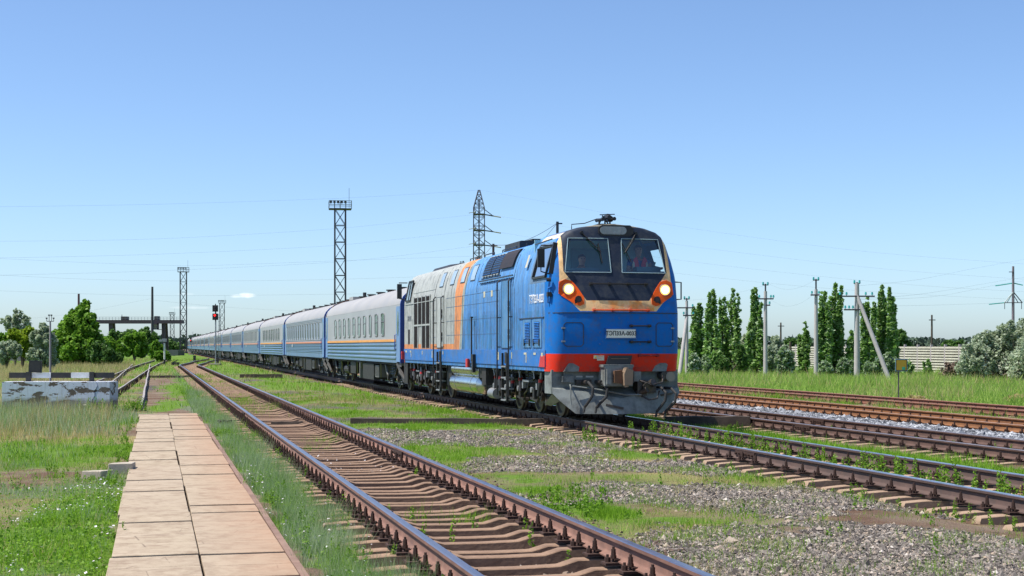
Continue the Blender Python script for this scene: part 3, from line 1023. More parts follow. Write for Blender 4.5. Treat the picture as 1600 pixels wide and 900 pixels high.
def paint_mat():
    t = NT('locomotive paint')
    x, y, z = t.xyz(t.coord())
    co = t.coord()
    ax = t.math('ABSOLUTE', x)
    G = lambda a, b: t.math('GREATER_THAN', a, b)
    L = lambda a, b: t.math('LESS_THAN', a, b)
    Mu = lambda *a: a[0] if len(a) == 1 else t.math('MULTIPLY', a[0], Mu(*a[1:]))
    lin = lambda v, k, c: t.math('ADD', t.math('MULTIPLY', v, k), c)
    n1 = t.noise(1.1, 5, co); n2 = t.noise(6, 5, co, .7)
    streak = t.noise(1.0, 6, t.scale(co, (9, 9, .55)), .65)
    blue = t.mix(n1, tuple(c * .85 for c in BLUE), tuple(c * 1.2 for c in BLUE))
    front = L(y, .62)
    # chalky weathering runs down the sides only
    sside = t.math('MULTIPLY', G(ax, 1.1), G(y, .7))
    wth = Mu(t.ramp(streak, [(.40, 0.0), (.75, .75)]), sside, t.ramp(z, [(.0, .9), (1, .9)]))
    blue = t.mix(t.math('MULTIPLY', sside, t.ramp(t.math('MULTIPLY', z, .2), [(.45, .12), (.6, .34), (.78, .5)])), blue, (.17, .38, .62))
    blue = t.mix(wth, blue, (.24, .42, .60))
    low = Mu(L(z, 2.5), sside, t.ramp(t.noise(2.6, 5, t.scale(co, (1, 1, .5))), [(.4, 0.0), (.7, .6)]))
    blue = t.mix(low, blue, (.02, .15, .24))
    grey = t.mix(t.ramp(streak, [(.4, 0.0), (.75, .6)]), GREYB, (.30, .29, .25))
    zz = t.math('SUBTRACT', z, 1.6)
    u1 = lin(zz, -.30, 10.40); u2 = lin(zz, -.10, 11.15)
    col = t.mix(G(y, t.math('SUBTRACT', u1, .33)), blue, (.33, .36, .32))
    orange = t.mix(n2, tuple(c * .85 for c in ORANGE), (.80, .33, .13))
    col = t.mix(G(y, u1), col, orange)
    band = L(z, 1.74)
    keep = t.math('SUBTRACT', 1, band)
    col = t.mix(L(z, 1.57), col, blue)
    col = t.mix(Mu(G(y, u2), keep), col, grey)
    # rear face and last corner back to blue
    # grey blue frame round the cab side window
    pan = Mu(L(y, t.math('ADD', 2.12, t.math('MULTIPLY', t.math('SUBTRACT', 3.15, z), .15))), G(z, 3.13), L(z, 4.07), G(ax, 1.3))
    col = t.mix(Mu(pan, G(y, .5)), col, (.13, .22, .34))
    # cream sweep on the cab roof
    roof = Mu(G(z, 4.13), L(z, 4.26), L(y, t.math('SUBTRACT', 2.3, t.math('MULTIPLY', z, .05))))
    col = t.mix(roof, col, (.62, .56, .47))
    roof2 = Mu(G(z, 4.26), L(y, 1.9))
    col = t.mix(roof2, col, (.11, .17, .3))
    # front
    fz = t.mix(t.ramp(n2, [(.4, 0.0), (.75, .5)]), CREAM, (.92, .72, .46))
    m_out = Mu(G(z, 2.46), L(ax, lin(z, .956, .90 - 2.46 * .956)), L(ax, lin(z, -.045, 1.335 + .045 * 3)), L(z, 4.40))
    fcol = t.mix(m_out, blue, fz)
    st = Mu(L(z, 2.7), t.ramp(t.noise(3.1, 4, t.scale(co, (1, 1, .7))), [(.46, 0.0), (.6, .7)]), L(ax, .85))
    fcol = t.mix(Mu(m_out, st), fcol, (.90, .28, .02))
    m_in = Mu(G(z, 2.70), L(ax, lin(z, .73, .74 - 2.7 * .73)), L(ax, lin(z, -.02, 1.225 + .02 * 3.34)), L(z, 4.405))
    navy = t.mix(n2, (.016, .022, .042), (.035, .048, .075))
    fcol = t.mix(m_in, fcol, navy)
    fcol = t.mix(G(z, 4.395), fcol, (.3, .27, .2))
    redc = t.mix(n2, RED, (.70, .05, .02))
    col = t.mix(front, col, fcol)
    col = t.mix(Mu(L(z, 1.5), L(y, .75)), col, redc)
    col = t.mix(Mu(L(z, 1.5), G(y, 19.9)), col, redc)
    # panel grid grooves on the engine-room side
    dirt = t.math('MULTIPLY', t.ramp(t.noise(4.5, 8, co, .75), [(.46, 0.0), (.72, .55)]), t.ramp(z, [(.0, 1.0), (1, 1)]))
    run = t.math('MULTIPLY', t.ramp(t.noise(1.0, 7, t.scale(co, (7, 7, .45)), .75), [(.52, 0.0), (.66, .55)]), sside)
    col = t.mix(run, col, (.09, .105, .11))
    col = t.mix(dirt, col, (.10, .10, .095))
    dust = t.math('MULTIPLY', t.math('MULTIPLY', L(z, 2.6), sside), t.ramp(t.noise(3.3, 8, t.scale(co, (1, 1, .4)), .75), [(.48, 0.0), (.72, .7)]))
    col = t.mix(dust, col, (.055, .07, .075))
    chips = t.ramp(t.noise(22, 3, co), [(.73, 0.0), (.76, .5)])
    col = t.mix(chips, col, (.3, .3, .27))
    return t.bsdf(col, t.ramp(n2, [(.2, .45), (.8, .62)]), 0, t.bump(t.noise(1.3, 3, co), .2, .05), .16, .0)


m_paint = paint_mat()
m_blue = M('frame blue', BLUE, .4, var=.2, dirt=(.16, .17, .16), dirtamt=.45, scale=3)
m_dkblue = M('door blue', tuple(c * .8 for c in BLUE), .4, dirt=(.1, .15, .2), dirtamt=.4)
m_greyb = M('grey panel', GREYB, .5, dirt=(.25, .24, .2), dirtamt=.4)
m_cream = M('cream marks', (.55, .52, .38), .6)
m_seam = M('panel seam', (.035, .05, .07), .6, bump=0)
m_groove = M('panel groove', (.07, .13, .22), .6, bump=0)
m_louv = M('radiator louvre', (.022, .014, .013), .6)
m_grille = M('grille mesh', (.012, .013, .016), .5)
m_interior = M('cab interior', (.28, .52, .60), .6)
m_dash = M('cab dashboard', (.08, .20, .25), .5)
m_pilot = M('pilot grey', (.23, .25, .235), .55, dirt=(.05, .047, .042), dirtamt=.8, scale=2.2, bump=.3)
m_orange = M('lamp surround', (.98, .10, .01), .6, spec=.15, dirt=(.5, .2, .05), dirtamt=.3)
m_redp = M('red paint', (.55, .03, .03), .5)
m_hand = M('handle steel', (.03, .028, .028), .45, .3)


def glass_mat(name, tint, refl=1.0):
    t = NT(name)
    g = t.n('BsdfGlossy'); g.inputs['Roughness'].default_value = .02
    tr = t.n('BsdfTransparent'); tr.inputs[0].default_value = (*tint, 1)
    fr = t.n('Fresnel'); fr.inputs[0].default_value = 1.5
    mx = t.n('MixShader')
    t.t.links.new(t.math('MULTIPLY', fr.outputs[0], refl), mx.inputs[0])
    t.t.links.new(tr.outputs[0], mx.inputs[1]); t.t.links.new(g.outputs[0], mx.inputs[2])
    t.t.links.new(mx.outputs[0], t.out.inputs[0])
    return t.mat


m_glass = glass_mat('windscreen glass', (.84, .95, .97), 3.2)


def emis(name, c, s):
    t = NT(name)
    e = t.n('Emission'); e.inputs[0].default_value = (*c, 1); e.inputs[1].default_value = s
    t.t.links.new(e.outputs[0], t.out.inputs[0])
    return t.mat


m_lampE = emis('headlamp glow', (1, .86, .5), 5)
m_lampE2 = emis('headlamp ring glow', (1, .55, .15), 1.6)
m_redE = emis('red signal lamp', (1, .02, .02), 2.5)
m_lens = M('lamp glass', (.30, .31, .30), .25, spec=.8, bump=.4, bscale=60)
m_darklens = M('dark lens', (.03, .01, .015), .2)

LOC_L = 20.65
loco = empty('locomotive', (10.49 - SL * 33.3, 33.3, .23), TH, 'blue diesel locomotive with cream nose stripes and two glowing headlights, leading the train', 'locomotive')

ROWS = [1.10, 1.30, 1.5, 1.95, 2.42, 2.7, 3.0, 3.15, 3.30, 3.34, 3.62, 3.83, 3.95, 4.02, 4.12, 4.19, 4.25, 4.29, 4.335, 4.375, 4.41, 4.43, 4.447, 4.46]


def fcols(z):
    w = hw_(z)
    f = (z - 3.34) / .78
    f = min(1, max(0, f))
    vo = 1.19 + (1.07 - 1.19) * f
    vi = .13 + .03 * f
    vo = min(vo, .78 * w); vi = min(vi, .2 * w)
    if z < 3.34: vo, vi = 1.19, .13
    q = [w, w * .99, w * .965, w * .93, w * .89, w * .84, vo, vo * .66 + vi * .34, vo * .33 + vi * .67, vi]
    return [-x for x in q] + [0] + q[::-1]


m = MB()
V = []
NC = 21
for z in ROWS:
    for v in fcols(z):
        V.append((v, fu(v, z), z))
FS = []
for i in range(len(ROWS) - 1):
    for k in range(NC - 1):
        if 3.33 < ROWS[i] and ROWS[i + 1] < 4.13 and (6 <= k <= 8 or 11 <= k <= 13):
            continue
        a = i * NC + k
        FS.append((a, a + 1, a + 1 + NC, a + NC))
m.add(V, FS)
# sides and roof lofted from the nose edge to the rear edge
US = [None, .62, 1.8, 2.5, 3.1, 3.6, 7.7, 10, 15, 18.5, 19.3, 20.0]
V = []
ring = [(s, z) for s in (-1,) for z in ROWS] + [(1, z) for z in ROWS[::-1][1:]]
for U in US:
    for (s, z) in ring:
        if U is None:
            V.append((s * hw_(z), edge_u(z), z))
        else:
            V.append((s * hw_(z), max(U, edge_u(z) + .01), roofdrop(U, z)))
nr = len(ring)
FS = []
for i in range(len(US) - 1):
    for k in range(nr - 1):
        z0, z1 = min(ring[k][1], ring[k + 1][1]), max(ring[k][1], ring[k + 1][1])
        if i == 1 and 3.29 < z0 and z1 < 3.96: continue
        a = i * nr + k
        FS.append((a, a + 1, a + 1 + nr, a + nr))
m.add(V, FS)
# rear nose
V = []
for z in ROWS:
    for v in fcols(z):
        V.append((v, LOC_L - .65 + .65 - .0 - fu(v, z) if False else 20.0 + (edge_u(z) - fu(v, z)), roofdrop(20.0, z)))
FS = []
for i in range(len(ROWS) - 1):
    for k in range(NC - 1):
        a = i * NC + k
        FS.append((a, a + 1, a + 1 + NC, a + NC))
m.add(V, FS)
m.box(-1.5, 1.5, .5, 19.9, 1.12, 1.2)
body = m.build('body', m_paint, loco, 40)
body.data.polygons.foreach_set('use_smooth', [True] * len(body.data.polygons))


def wx(z):
    return hw_(z)


# cab interior
m = MB()
m.box(-1.38, 1.38, 2.25, 2.3, 2.3, 4.2)
m.box(-1.45, 1.45, .35, 2.3, 2.44, 2.5)
m.box(-1.0, 1.0, .6, 2.25, 4.24, 4.28)
m.box(-.5, .45, 2.18, 2.25, 2.5, 4.0, 1)
for k in range(5): m.box(-1.3, -1.12, 2.1, 2.2, 3.35 + k * .13, 3.40 + k * .13, 2)
m.build('cab_interior', [m_interior, m_dash, m_greyb], loco, 0)
m = MB()
m.prism([(.55, 2.5), (1.05, 2.5), (1.05, 3.22), (.62, 3.40), (.5, 3.36)], 'x', -1.3, 1.3)
m.box(.62, 1.2, .62, .92, 3.38, 3.5); m.box(-.9, -.3, .62, .9, 3.38, 3.46)
m.tube([(1.05, .8, 3.45), (1.12, .8, 3.62)], .03)
m.build('dashboard', m_dash, loco, 0)

# windscreens
def pane(name, sgn):
    fr = MB()
    def P(v, z, o=0): return (sgn * v, fu(sgn * v, z) + o, z)
    c = [(.13, 3.34), (1.19, 3.34), (1.07, 4.12), (.16, 4.12)]
    pts = []
    for i in range(4):
        (a, b), (d, e) = c[i], c[(i + 1) % 4]
        for k in range(6): pts.append(P(a + (d - a) * k / 6, b + (e - b) * k / 6, -.008))
    pts.append(pts[0])
    fr.tube(pts, .010, 6, 0, False)
    fo = fr.build('windscreen', m_steel_l, loco)
    g = MB()
    rows = [3.34, 3.6, 3.86, 4.12]
    VV = []
    for z in rows:
        f = (z - 3.34) / .78
        vo, vi = 1.19 - .12 * f, .13 + .03 * f
        for k in range(6): VV.append(P(vi + (vo - vi) * k / 5, z, .012))
    FF = [(i * 6 + k, i * 6 + k + 1, i * 6 + k + 7, i * 6 + k + 6) for i in range(3) for k in range(5)]
    g.add(VV, FF)
    g.build('glass', m_glass, fo)
    return fo


m_steel_l = M('pale gasket', (.30, .42, .46), .5)
pane('w', -1); pane('w', 1)

# wipers
def wiper(p0, p1, b0, b1):
    m = MB()
    A = lambda p, o: (p[0], fu(p[0], p[1]) - o, p[1])
    m.tube([A(p0, .03), A(((p0[0] + p1[0]) / 2, (p0[1] + p1[1]) / 2), .07), A(p1, .05)], .013, 6)
    m.tube([(A(p0, .03)[0] + .03, A(p0, .03)[1], A(p0, .03)[2] - .02), (A(p1, .05)[0] + .02, A(p1, .05)[1], A(p1, .05)[2])], .008, 6)
    m.cyl(A(p0, -.02), A(p0, .06), .035, 10)
    m.tube([A(b0, .035), A(b1, .035)], .014, 6)
    m.build('wiper', m_hand, loco)


wiper((-.76, 4.25), (-.36, 3.80), (-.40, 4.0), (-.33, 3.55))
wiper((.52, 4.25), (.22, 3.80), (.16, 4.02), (.36, 3.58))

# roof headlight box
m = MB()
m.prism([(-.37, 4.24), (-.30, 4.18), (.36, 4.18), (.46, 4.24), (.46, 4.36), (.38, 4.43), (-.28, 4.43), (-.37, 4.38)], 'y', lean(4.3) - .03, lean(4.3) + .2)
hb = m.build('roof_headlight', m_black, loco)
m = MB()
P8 = [(-.34 + .09 + .09 * math.cos(a), 4.305 + .09 * math.sin(a)) for a in np.linspace(math.pi / 2, 1.5 * math.pi, 7)]
P8 += [(.2 + .09 * math.cos(a), 4.305 + .09 * math.sin(a)) for a in np.linspace(-math.pi / 2, math.pi / 2, 7)]
m.prism(P8, 'y', lean(4.3) - .045, lean(4.3) - .031)
m.build('lens', m_lens, hb)
m = MB()
for x in (-.22, .16): m.box(x - .008, x + .008, lean(4.3) - .055, lean(4.3) - .046, 4.225, 4.385)
m.box(-.22, .16, lean(4.3) - .050, lean(4.3) - .0465, 4.235, 4.375, 1)
m.build('lamp_bezel', [m_steel, m_lens], hb)

# headlamps with orange surrounds
def disc(m, c, r, v0, v1, n=20, mt=0, r2=None):
    m.cyl((c[0], v0, c[1]), (c[0], v1, c[1]), r, n, mt, r2)


for s in (-1, 1):
    m = MB()
    poly = [(1.36, 2.86), (1.30, 2.80), (.98, 2.60), (.90, 2.58), (.80, 2.62), (.80, 2.78), (.93, 2.99), (1.05, 3.14), (1.20, 3.18), (1.34, 3.12)]
    Vf = [(s * a, fu(a, b) - .016, b) for a, b in poly]; Vb = [(s * a, fu(a, b) + .01, b) for a, b in poly]
    n = len(poly)
    cen = [(s * 1.1, fu(1.1, 2.88) - .02, 2.88)]
    m.add(Vf + Vb + cen, [(i, (i + 1) % n, n + (i + 1) % n, n + i) for i in range(n)] + [(i, (i + 1) % n, 2 * n) for i in range(n)])
    sur = m.build('lamp_surround', m_orange, loco, 0)
    c = (s * 1.14, 2.955); u0 = fu(1.14, 2.955)
    m = MB()
    m.cyl((c[0], u0 + .02, c[1]), (c[0], u0 - .05, c[1]), .135, 24)
    hl = m.build('headlight', m_steel, loco)
    m = MB(); m.cyl((c[0], u0 - .045, c[1]), (c[0], u0 - .056, c[1]), .118, 24); m.build('lamp_ring', m_lampE2, hl)
    m = MB(); m.cyl((c[0], u0 - .05, c[1]), (c[0], u0 - .062, c[1]), .085, 24); m.build('lamp_glass', m_lampE, hl)
    c2 = (s * .93, 2.73); u1 = fu(.93, 2.73)
    m = MB()
    m.cyl((c2[0], u1 + .02, c2[1]), (c2[0], u1 - .045, c2[1]), .075, 16, 1)
    m.cyl((c2[0], u1 - .03, c2[1]), (c2[0], u1 - .05, c2[1]), .052, 16, 0)
    m.cbox((c2[0], u1 - .0, c2[1] - .05), (.17, .06, .09), 1)
    m.build('marker_light', [m_darklens, m_hand], loco)

# grab rails on the nose
def rail_h(v0, v1, z, n=2, mat=None, r=.016, off=.07):
    m = MB()
    m.tube([(v, fu(v, z) - off, z) for v in np.linspace(v0, v1, 8)], r, 8)
    for v in np.linspace(v0 + .03, v1 - .03, n):
        m.box(v - .03, v + .03, fu(v, z) - off, fu(v, z) + .03, z - .03, z + .03)
    m.build('grab_rail', mat or m_hand, loco)


rail_h(-.66, .71, 3.08, 4, off=.08)
rail_h(-.62, .72, 2.485, 4, M('rusty red rail', (.55, .07, .02), .6), .018)
rail_h(.24, .74, 2.13, 2, off=.09); rail_h(.24, .74, 1.77, 2, off=.09)
rail_h(.45, .95, 1.46, 2, M('dull red rail', (.3, .02, .02), .6))

# nose seam, doors, number plate, notices, bolts
m = MB()
vv = np.linspace(-1.54, 1.54, 40)
for a, b in zip(vv[:-1], vv[1:]):
    m.bar((a, fu(a, 2.42) - .002, 2.42), (b, fu(b, 2.42) - .002, 2.42), .012, .02)
for (x0, x1) in ((-1.27, -.83), (.89, 1.31)):
    rr_ = [(x0, 1.72), (x0, 2.15), (x0 + .05, 2.20), (x1 - .05, 2.20), (x1, 2.15), (x1, 1.72), (x1 - .05, 1.67), (x0 + .05, 1.67)]
    for i in range(8):
        (a, b), (c, d) = rr_[i], rr_[(i + 1) % 8]
        m.bar((a, fu(a, b) - .001, b), (c, fu(c, d) - .001, d), .016, .016)
m.build('panel_seam', m_seam, loco, 0)
for (x0, s) in ((-1.27, -1), (1.31, 1)):
    for z in (1.78, 2.08):
        m = MB(); m.box(x0 - .05, x0 + .03, fu(x0, z) - .025, fu(x0, z) + .02, z - .018, z + .018)
        m.build('hinge', m_steel, loco)
m = MB()
for v in (-.45, 0, .5, ):
    for z in (2.3, 1.98, 1.72):
        m.cyl((v, fu(v, z) + .01, z), (v, fu(v, z) - .006, z), .028, 8)
m.build('bolt_head', m_dkblue, loco)


def text_obj(name, body_, size, mat, parent, loc, rot, sx=1.0, extrude=.002):
    cu = bpy.data.curves.new(name, 'FONT')
    cu.body = body_; cu.size = size; cu.extrude = extrude; cu.offset = .0025
    cu.align_x = 'CENTER'; cu.align_y = 'CENTER'
    tmp = bpy.data.objects.new('tmp_text', cu)
    COL.objects.link(tmp)
    bpy.context.view_layer.update()
    dg = bpy.context.evaluated_depsgraph_get()
    me = bpy.data.meshes.new_from_object(tmp.evaluated_get(dg))
    bpy.data.objects.remove(tmp)
    me.name = name
    for v in me.vertices: v.co.x *= sx
    me.materials.clear(); me.materials.append(mat)
    o = bpy.data.objects.new(name, me)
    COL.objects.link(o)
    o.parent = parent; o.location = loc; o.rotation_euler = rot
    return o


PLT = 'ТЭП33А-0033'
m_plate = M('number plate', (.85, .82, .70), .5, bump=0, var=.03)
m = MB(); m.box(-.31, .37, -.02, .02, -.095, .095); m.box(-.335, .395, -.01, .025, -.12, .12, 1)
pl = m.build('number_plate', [m_plate, m_dkblue], loco, 0, (0, fu(0, 1.95) - .02, 1.955))
text_obj('lettering', PLT, .130, m_black, pl, (.03, -.024, 0), (math.pi / 2, 0, 0), .92)
m = MB(); m.box(-.60, -.52, -.012, 0, 1.39, 1.47); m.box(-.525, -.36, -.010, 0, 1.35, 1.465)
m.box(-.50, -.39, -.014, -.0101, 1.445, 1.455, 1); m.box(-.50, -.43, -.014, -.0101, 1.395, 1.402, 1)
m.prism([(-.585, 1.405), (-.535, 1.405), (-.56, 1.455)], 'y', -.016, -.0121, 2)
nb = m.build('warning_label', [m_cream, m_orange, M('warning yellow', (.75, .5, .02), .5)], loco, 0)

# coupler pocket, coupler, pilot
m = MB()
m.prism([(-.36, 1.11), (.22, 1.11), (.30, 1.46), (-.26, 1.46)], 'y', -.03, .2)  # dark block set proud, its colour stands in for the pocket's shade
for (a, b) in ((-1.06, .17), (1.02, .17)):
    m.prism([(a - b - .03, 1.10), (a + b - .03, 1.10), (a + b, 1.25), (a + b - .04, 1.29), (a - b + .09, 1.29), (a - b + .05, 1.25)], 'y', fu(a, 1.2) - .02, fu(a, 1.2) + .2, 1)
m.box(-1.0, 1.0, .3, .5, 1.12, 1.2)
m.build('painted_bumper_recess', [M('painted recess shade', (.03, .03, .032), .6), m_pilot], loco, 0)
m = MB()
m.box(-.2, .2, -.045, -.0301, 1.385, 1.398, 1)
m.build('coupler_rod', [m_steel, M('brown rod', (.2, .13, .08), .7)], loco, 0)
m = MB()
m.box(-.43, .02 + .2, -.30, .25, .78, 1.20)
m.box(-.40, -.30, -.36, -.3001, .82, 1.16, 0)
m.box(-.46, .25, -.28, .1, 1.2, 1.26)
cp = m.build('coupler', m_pilot, loco)
m = MB()
m.prism([(-.24, .86), (-.24, 1.12), (-.06, 1.14), (-.06, .84)], 'y', -.40, -.3001, 0)
m.prism([(-.04, .80), (.14, .82), (.16, 1.14), (0.0, 1.18), (-.05, 1.05)], 'y', -.52, -.3001, 1)
m.cyl((.02, -.45, .76), (.02, -.45, 1.2), .045, 10, 1)
m.box(.12, .2, -.46, -.3001, .86, 1.12, 2)
m.build('knuckle', [M('rusty iron', (.16, .08, .04), .8), M('worn knuckle', (.30, .21, .14), .6, .3), m_grease], cp)
m = MB(); m.box(.26, .48, -.1, .1, .88, 1.1); m.build('bracket', m_pilot, loco)
m = MB()
m.add([(-1.5, .30, 1.14), (1.5, .30, 1.14), (1.5, .30, .6), (-1.5, .30, .6), (-1.5, .9, 1.14), (1.5, .9, 1.14), (1.5, .9, .6), (-1.5, .9, .6)],
      [(0, 1, 2, 3), (0, 4, 5, 1), (0, 3, 7, 4), (1, 5, 6, 2), (2, 6, 7, 3), (4, 7, 6, 5)])
for s in (-1, 1):
    top = [(s * 1.5, .22, .72), (s * .8, .05, .66), (0, -.12, .50)]
    mid = [(s * 1.5, .18, .60), (s * .95, .0, .42), (0, -.2, .36)]
    bot = [(s * 1.35, .12, .44), (s * 1.02, -.02, .16), (0, -.26, .15)]
    V = top + mid + bot + [(x, y + .04, z) for (x, y, z) in top + mid + bot]
    fs = [(0, 1, 4, 3), (1, 2, 5, 4), (3, 4, 7, 6), (4, 5, 8, 7), (9, 12, 13, 10), (10, 13, 14, 11), (12, 15, 16, 13), (13, 16, 17, 14), (0, 9, 10, 1), (1, 10, 11, 2), (6, 7, 16, 15), (7, 8, 17, 16), (0, 3, 12, 9), (3, 6, 15, 12), (2, 11, 14, 5), (5, 14, 17, 8)]
    m.add(V, fs)
m.add([(-1.5, .22, .72), (0, -.12, .50), (1.5, .22, .72), (1.5, .3, .74), (-1.5, .3, .74)], [(0, 1, 2, 3, 4)])
m.add([(-1.5, .26, .60), (-1.5, .9, .35), (-1.35, .9, .3), (-1.35, .14, .44)], [(0, 1, 2, 3)])
plo = m.build('pilot', m_pilot, loco, 20)
# hoses, cocks, sockets, pipes on the pilot
for (x, dx, z0) in ((-.78, -.06, .86), (-.45, -.12, .84), (.93, -.08, .74), (1.17, -.12, .72)):
    m = MB()
    m.tube([(x, .25, z0), (x + .02, -.12, z0), (x + .08, -.28, z0 - .12), (x + .05, -.30, z0 - .3), (x + dx, -.26, z0 - .48), (x + dx - .03, -.2, z0 - .54)], .032, 8)
    m.cyl((x + dx - .03, -.2, z0 - .54), (x + dx - .06, -.22, z0 - .66), .026, 8)
    m.build('air_hose', m_rubber, loco)
m = MB()
for x in (-.78, -.45): m.cyl((x, .3, .86), (x, -.1, .86), .05, 10)
m.tube([(-1.1, .2, .82), (-1.14, -.02, .74), (-1.16, -.05, .5), (-1.14, -.06, .36)], .018, 6, 1)
m.tube([(-1.1, .0, .78), (-.5, -.06, .70), (0.1, -.15, .58), (.5, -.1, .58)], .02, 6, 1)
m.box(-.95, -.6, .2, .29, .80, .92)
m.box(-1.28, -1.02, .17, .2999, .86, 1.0, 1)
m.box(-1.24, -1.0, .24, .2999, 1.0, 1.13, 1)
m.cyl((.62, .1, .78), (.62, -.18, .74), .12, 12); m.cyl((.55, .2, .68), (.75, -.2, .86), .09, 10); m.cyl((.42, .0, .6), (.6, -.2, .7), .07, 10)
m.box(.4, .62, -.1, .25, .55, .9); m.box(.6, .86, -.04, .25, .62, .84)
m.tube([(.3, .2, 1.0), (.45, -.1, .9), (.7, -.22, .8), (.95, -.2, .86), (1.02, -.05, 1.0)], .02, 6)
m.tube([(.5, -.1, .55), (.62, -.25, .47), (.8, -.28, .5), (.9, -.15, .66)], .02, 6)
m.build('brake_pipes', [m_grease, m_pilot], loco)
m = MB(); m.cyl((1.08, .3, 1.0), (1.08, .02, 1.0), .09, 14, 1); m.cyl((1.22, .3, .98), (1.22, .0, .98), .11, 14, 0); m.build('cable_socket', [M('socket cap', (.27, .23, .18), .6), m_grease], loco)
m = MB(); m.box(-.93, -.78, .285, .2995, 1.0, .965); m.box(-.7, -.52, .285, .2995, 1.0, .965); m.build('small_label', m_white, loco, 0)
m = MB(); m.bar((-.35, -.12, .36), (0.02, -.25, .28), .05, .05); m.bar((1.0, .05, .56), (1.3, .08, .60), .04, .04); m.build('step_iron', m_grease, loco)

# roof horns on the cab
m = MB()
u = .9
m.box(-.28, .12, u - .25, u + .25, 4.45, 4.48)
for (x, h_, r) in ((-.2, .13, .045), (-.06, .16, .05), (.06, .13, .045)):
    m.cyl((x, u - .2, 4.46 + h_), (x, u + .2, 4.46 + h_), .02, 8, 0, r)
    m.cyl((x, u - .35, 4.46 + h_), (x, u - .2, 4.46 + h_), r, 10, 0, .02)
    m.bar((x, u, 4.46), (x, u, 4.46 + h_), .03)
m.cyl((.05, u - .1, 4.6), (.05, u + .15, 4.68), .07, 12)
m.bar((-.25, u - .1, 4.47), (-.1, u - .1, 4.68), .025); m.bar((-.0, u - .1, 4.47), (-.16, u - .1, 4.68), .025)
m.bar((-.2, u - .05, 4.7), (.16, u - .05, 4.72), .02)
m.build('horn_cluster', m_hand, loco)
m = MB(); m.tube([(-.86, .9, 4.36), (-.86, .9, 4.47), (-.55, .9, 4.5), (-.25, .9, 4.61)], .012, 6); m.build('horn_pipe', m_hand, loco)

# side equipment --------------------------------------------------------
def side_pt(u, z, s=-1, o=.0):
    return (s * (hw_(z) + o), u, z)


def panel(name, us, z0, z1, mat, s=-1, th=.012, parent=None, cut=0):
    """flat plate lying on the side wall between us[0]..us[1]; follows the inward slope"""
    m = MB()
    n = 4
    V = []
    for i in range(n + 1):
        z = z0 + (z1 - z0) * i / n
        zr = roofdrop(us[0] if us[0] > 3.6 else 0, z)
        for u in us:
            V.append((s * (hw_(z) + th), u, zr)); V.append((s * (hw_(z) - .01), u, zr))
    fs = []
    for i in range(n):
        a = i * 4
        fs += [(a, a + 2, a + 6, a + 4), (a + 1, a + 5, a + 7, a + 3), (a, a + 4, a + 5, a + 1), (a + 2, a + 3, a + 7, a + 6)]
    fs += [(0, 1, 3, 2), (n * 4, n * 4 + 2, n * 4 + 3, n * 4 + 1)]
    m.add(V, fs)
    return m.build(name, mat, parent or loco, 0)


# side sill
for s in (-1, 1):
    m = MB(); m.box(s * 1.57 if s < 0 else 1.50, -1.50 if s < 0 else 1.57, .62, 20.05, 1.2, 1.575)
    o = m.build('side_sill', m_blue, loco, 0)
    m = MB(); m.prism([(.61, 1.195), (1.15, 1.195), (1.0, 1.46), (.61, 1.46)], 'x', s * 1.575 - .003, s * 1.575 + .003); m.build('red_corner', m_redp, o, 0)
    m = MB()
    for (u, w, h_) in ((.78, .14, .08), (1.42, .22, .05), (2.35, .2, .05), (2.30, .06, .24), (3.75, .1, .16), (5.2, .22, .2), (12.7, .08, .1), (14.5, .1, .22), (16.3, .09, .12), (18.6, .14, .06), (18.5, .06, .22), (19.4, .26, .07)):
        m.box(s * 1.575 - .004, s * 1.575 + .004, u, u + w, 1.52 - h_, 1.52)
    m.build('jacking_marks', m_cream, o, 0)

# dark seams and finer grooves of the side panels
m = MB(); mg = MB()
for s in (-1,):
    X = s * 1.551
    for u in (8.05, 9.9, 5.25, 3.62, 12.35, 11.6, 14.6): m.box(X - .004, X + .01, u - .009, u + .009, 1.58, 3.12 if u > 3.7 else 3.1)
    for u in (6.2, 7.1, 9.0, 10.8, 2.3): mg.box(X - .003, X + .01, u - .005, u + .005, 1.58, 3.1 if u > 3 else 2.3)
    for z in (2.0, 2.42, 2.84, 3.12): mg.box(X - .003, X + .01, 5.3, 12.3, z - .005, z + .005)
    for z in (1.95, 2.4, 2.8): mg.box(X - .003, X + .01, 14.1, 14.6, z - .005, z + .005)
    m.box(X - .02, X + .01, .75, 3.1, 2.325, 2.345)
    m.box(X - .003, X + .01, 14.1, 20, 3.12, 3.13)
for u in (3.75, 8.0, 9.55, 11.6, 12.7, 14.3):
    for i in range(6):
        z0, z1 = 3.15 + i * .2, 3.15 + (i + 1) * .2
        m.bar(side_pt(u, z0, -1, .002)[:2] + (roofdrop(u, z0),), side_pt(u, z1, -1, .002)[:2] + (roofdrop(u, z1),), .014, .012)
m.build('panel_seam', m_seam, loco, 0); mg.build('panel_groove', m_groove, loco, 0)
m = MB()
m.bar((-1.565, 7.6, 3.43), (-1.565, 3.75, 3.43), .035, .03); m.bar((-1.5, 7.6, 3.5), (-1.5, 5.3, 3.5), .02, .02)
for u in np.arange(3.9, 7.6, .28): m.cyl((-1.53, u, 3.38), (-1.565, u, 3.36), .014, 6)
m.build('rain_gutter', m_seam, loco, 0)
m = MB()
m.bar((-1.56, 19.8, 3.13), (-1.56, 14.3, 3.13), .02, .02); m.bar((-1.50, 18.4, 3.48), (-1.50, 14.4, 3.48), .02, .02)
m.build('rain_gutter', m_greyb, loco, 0)

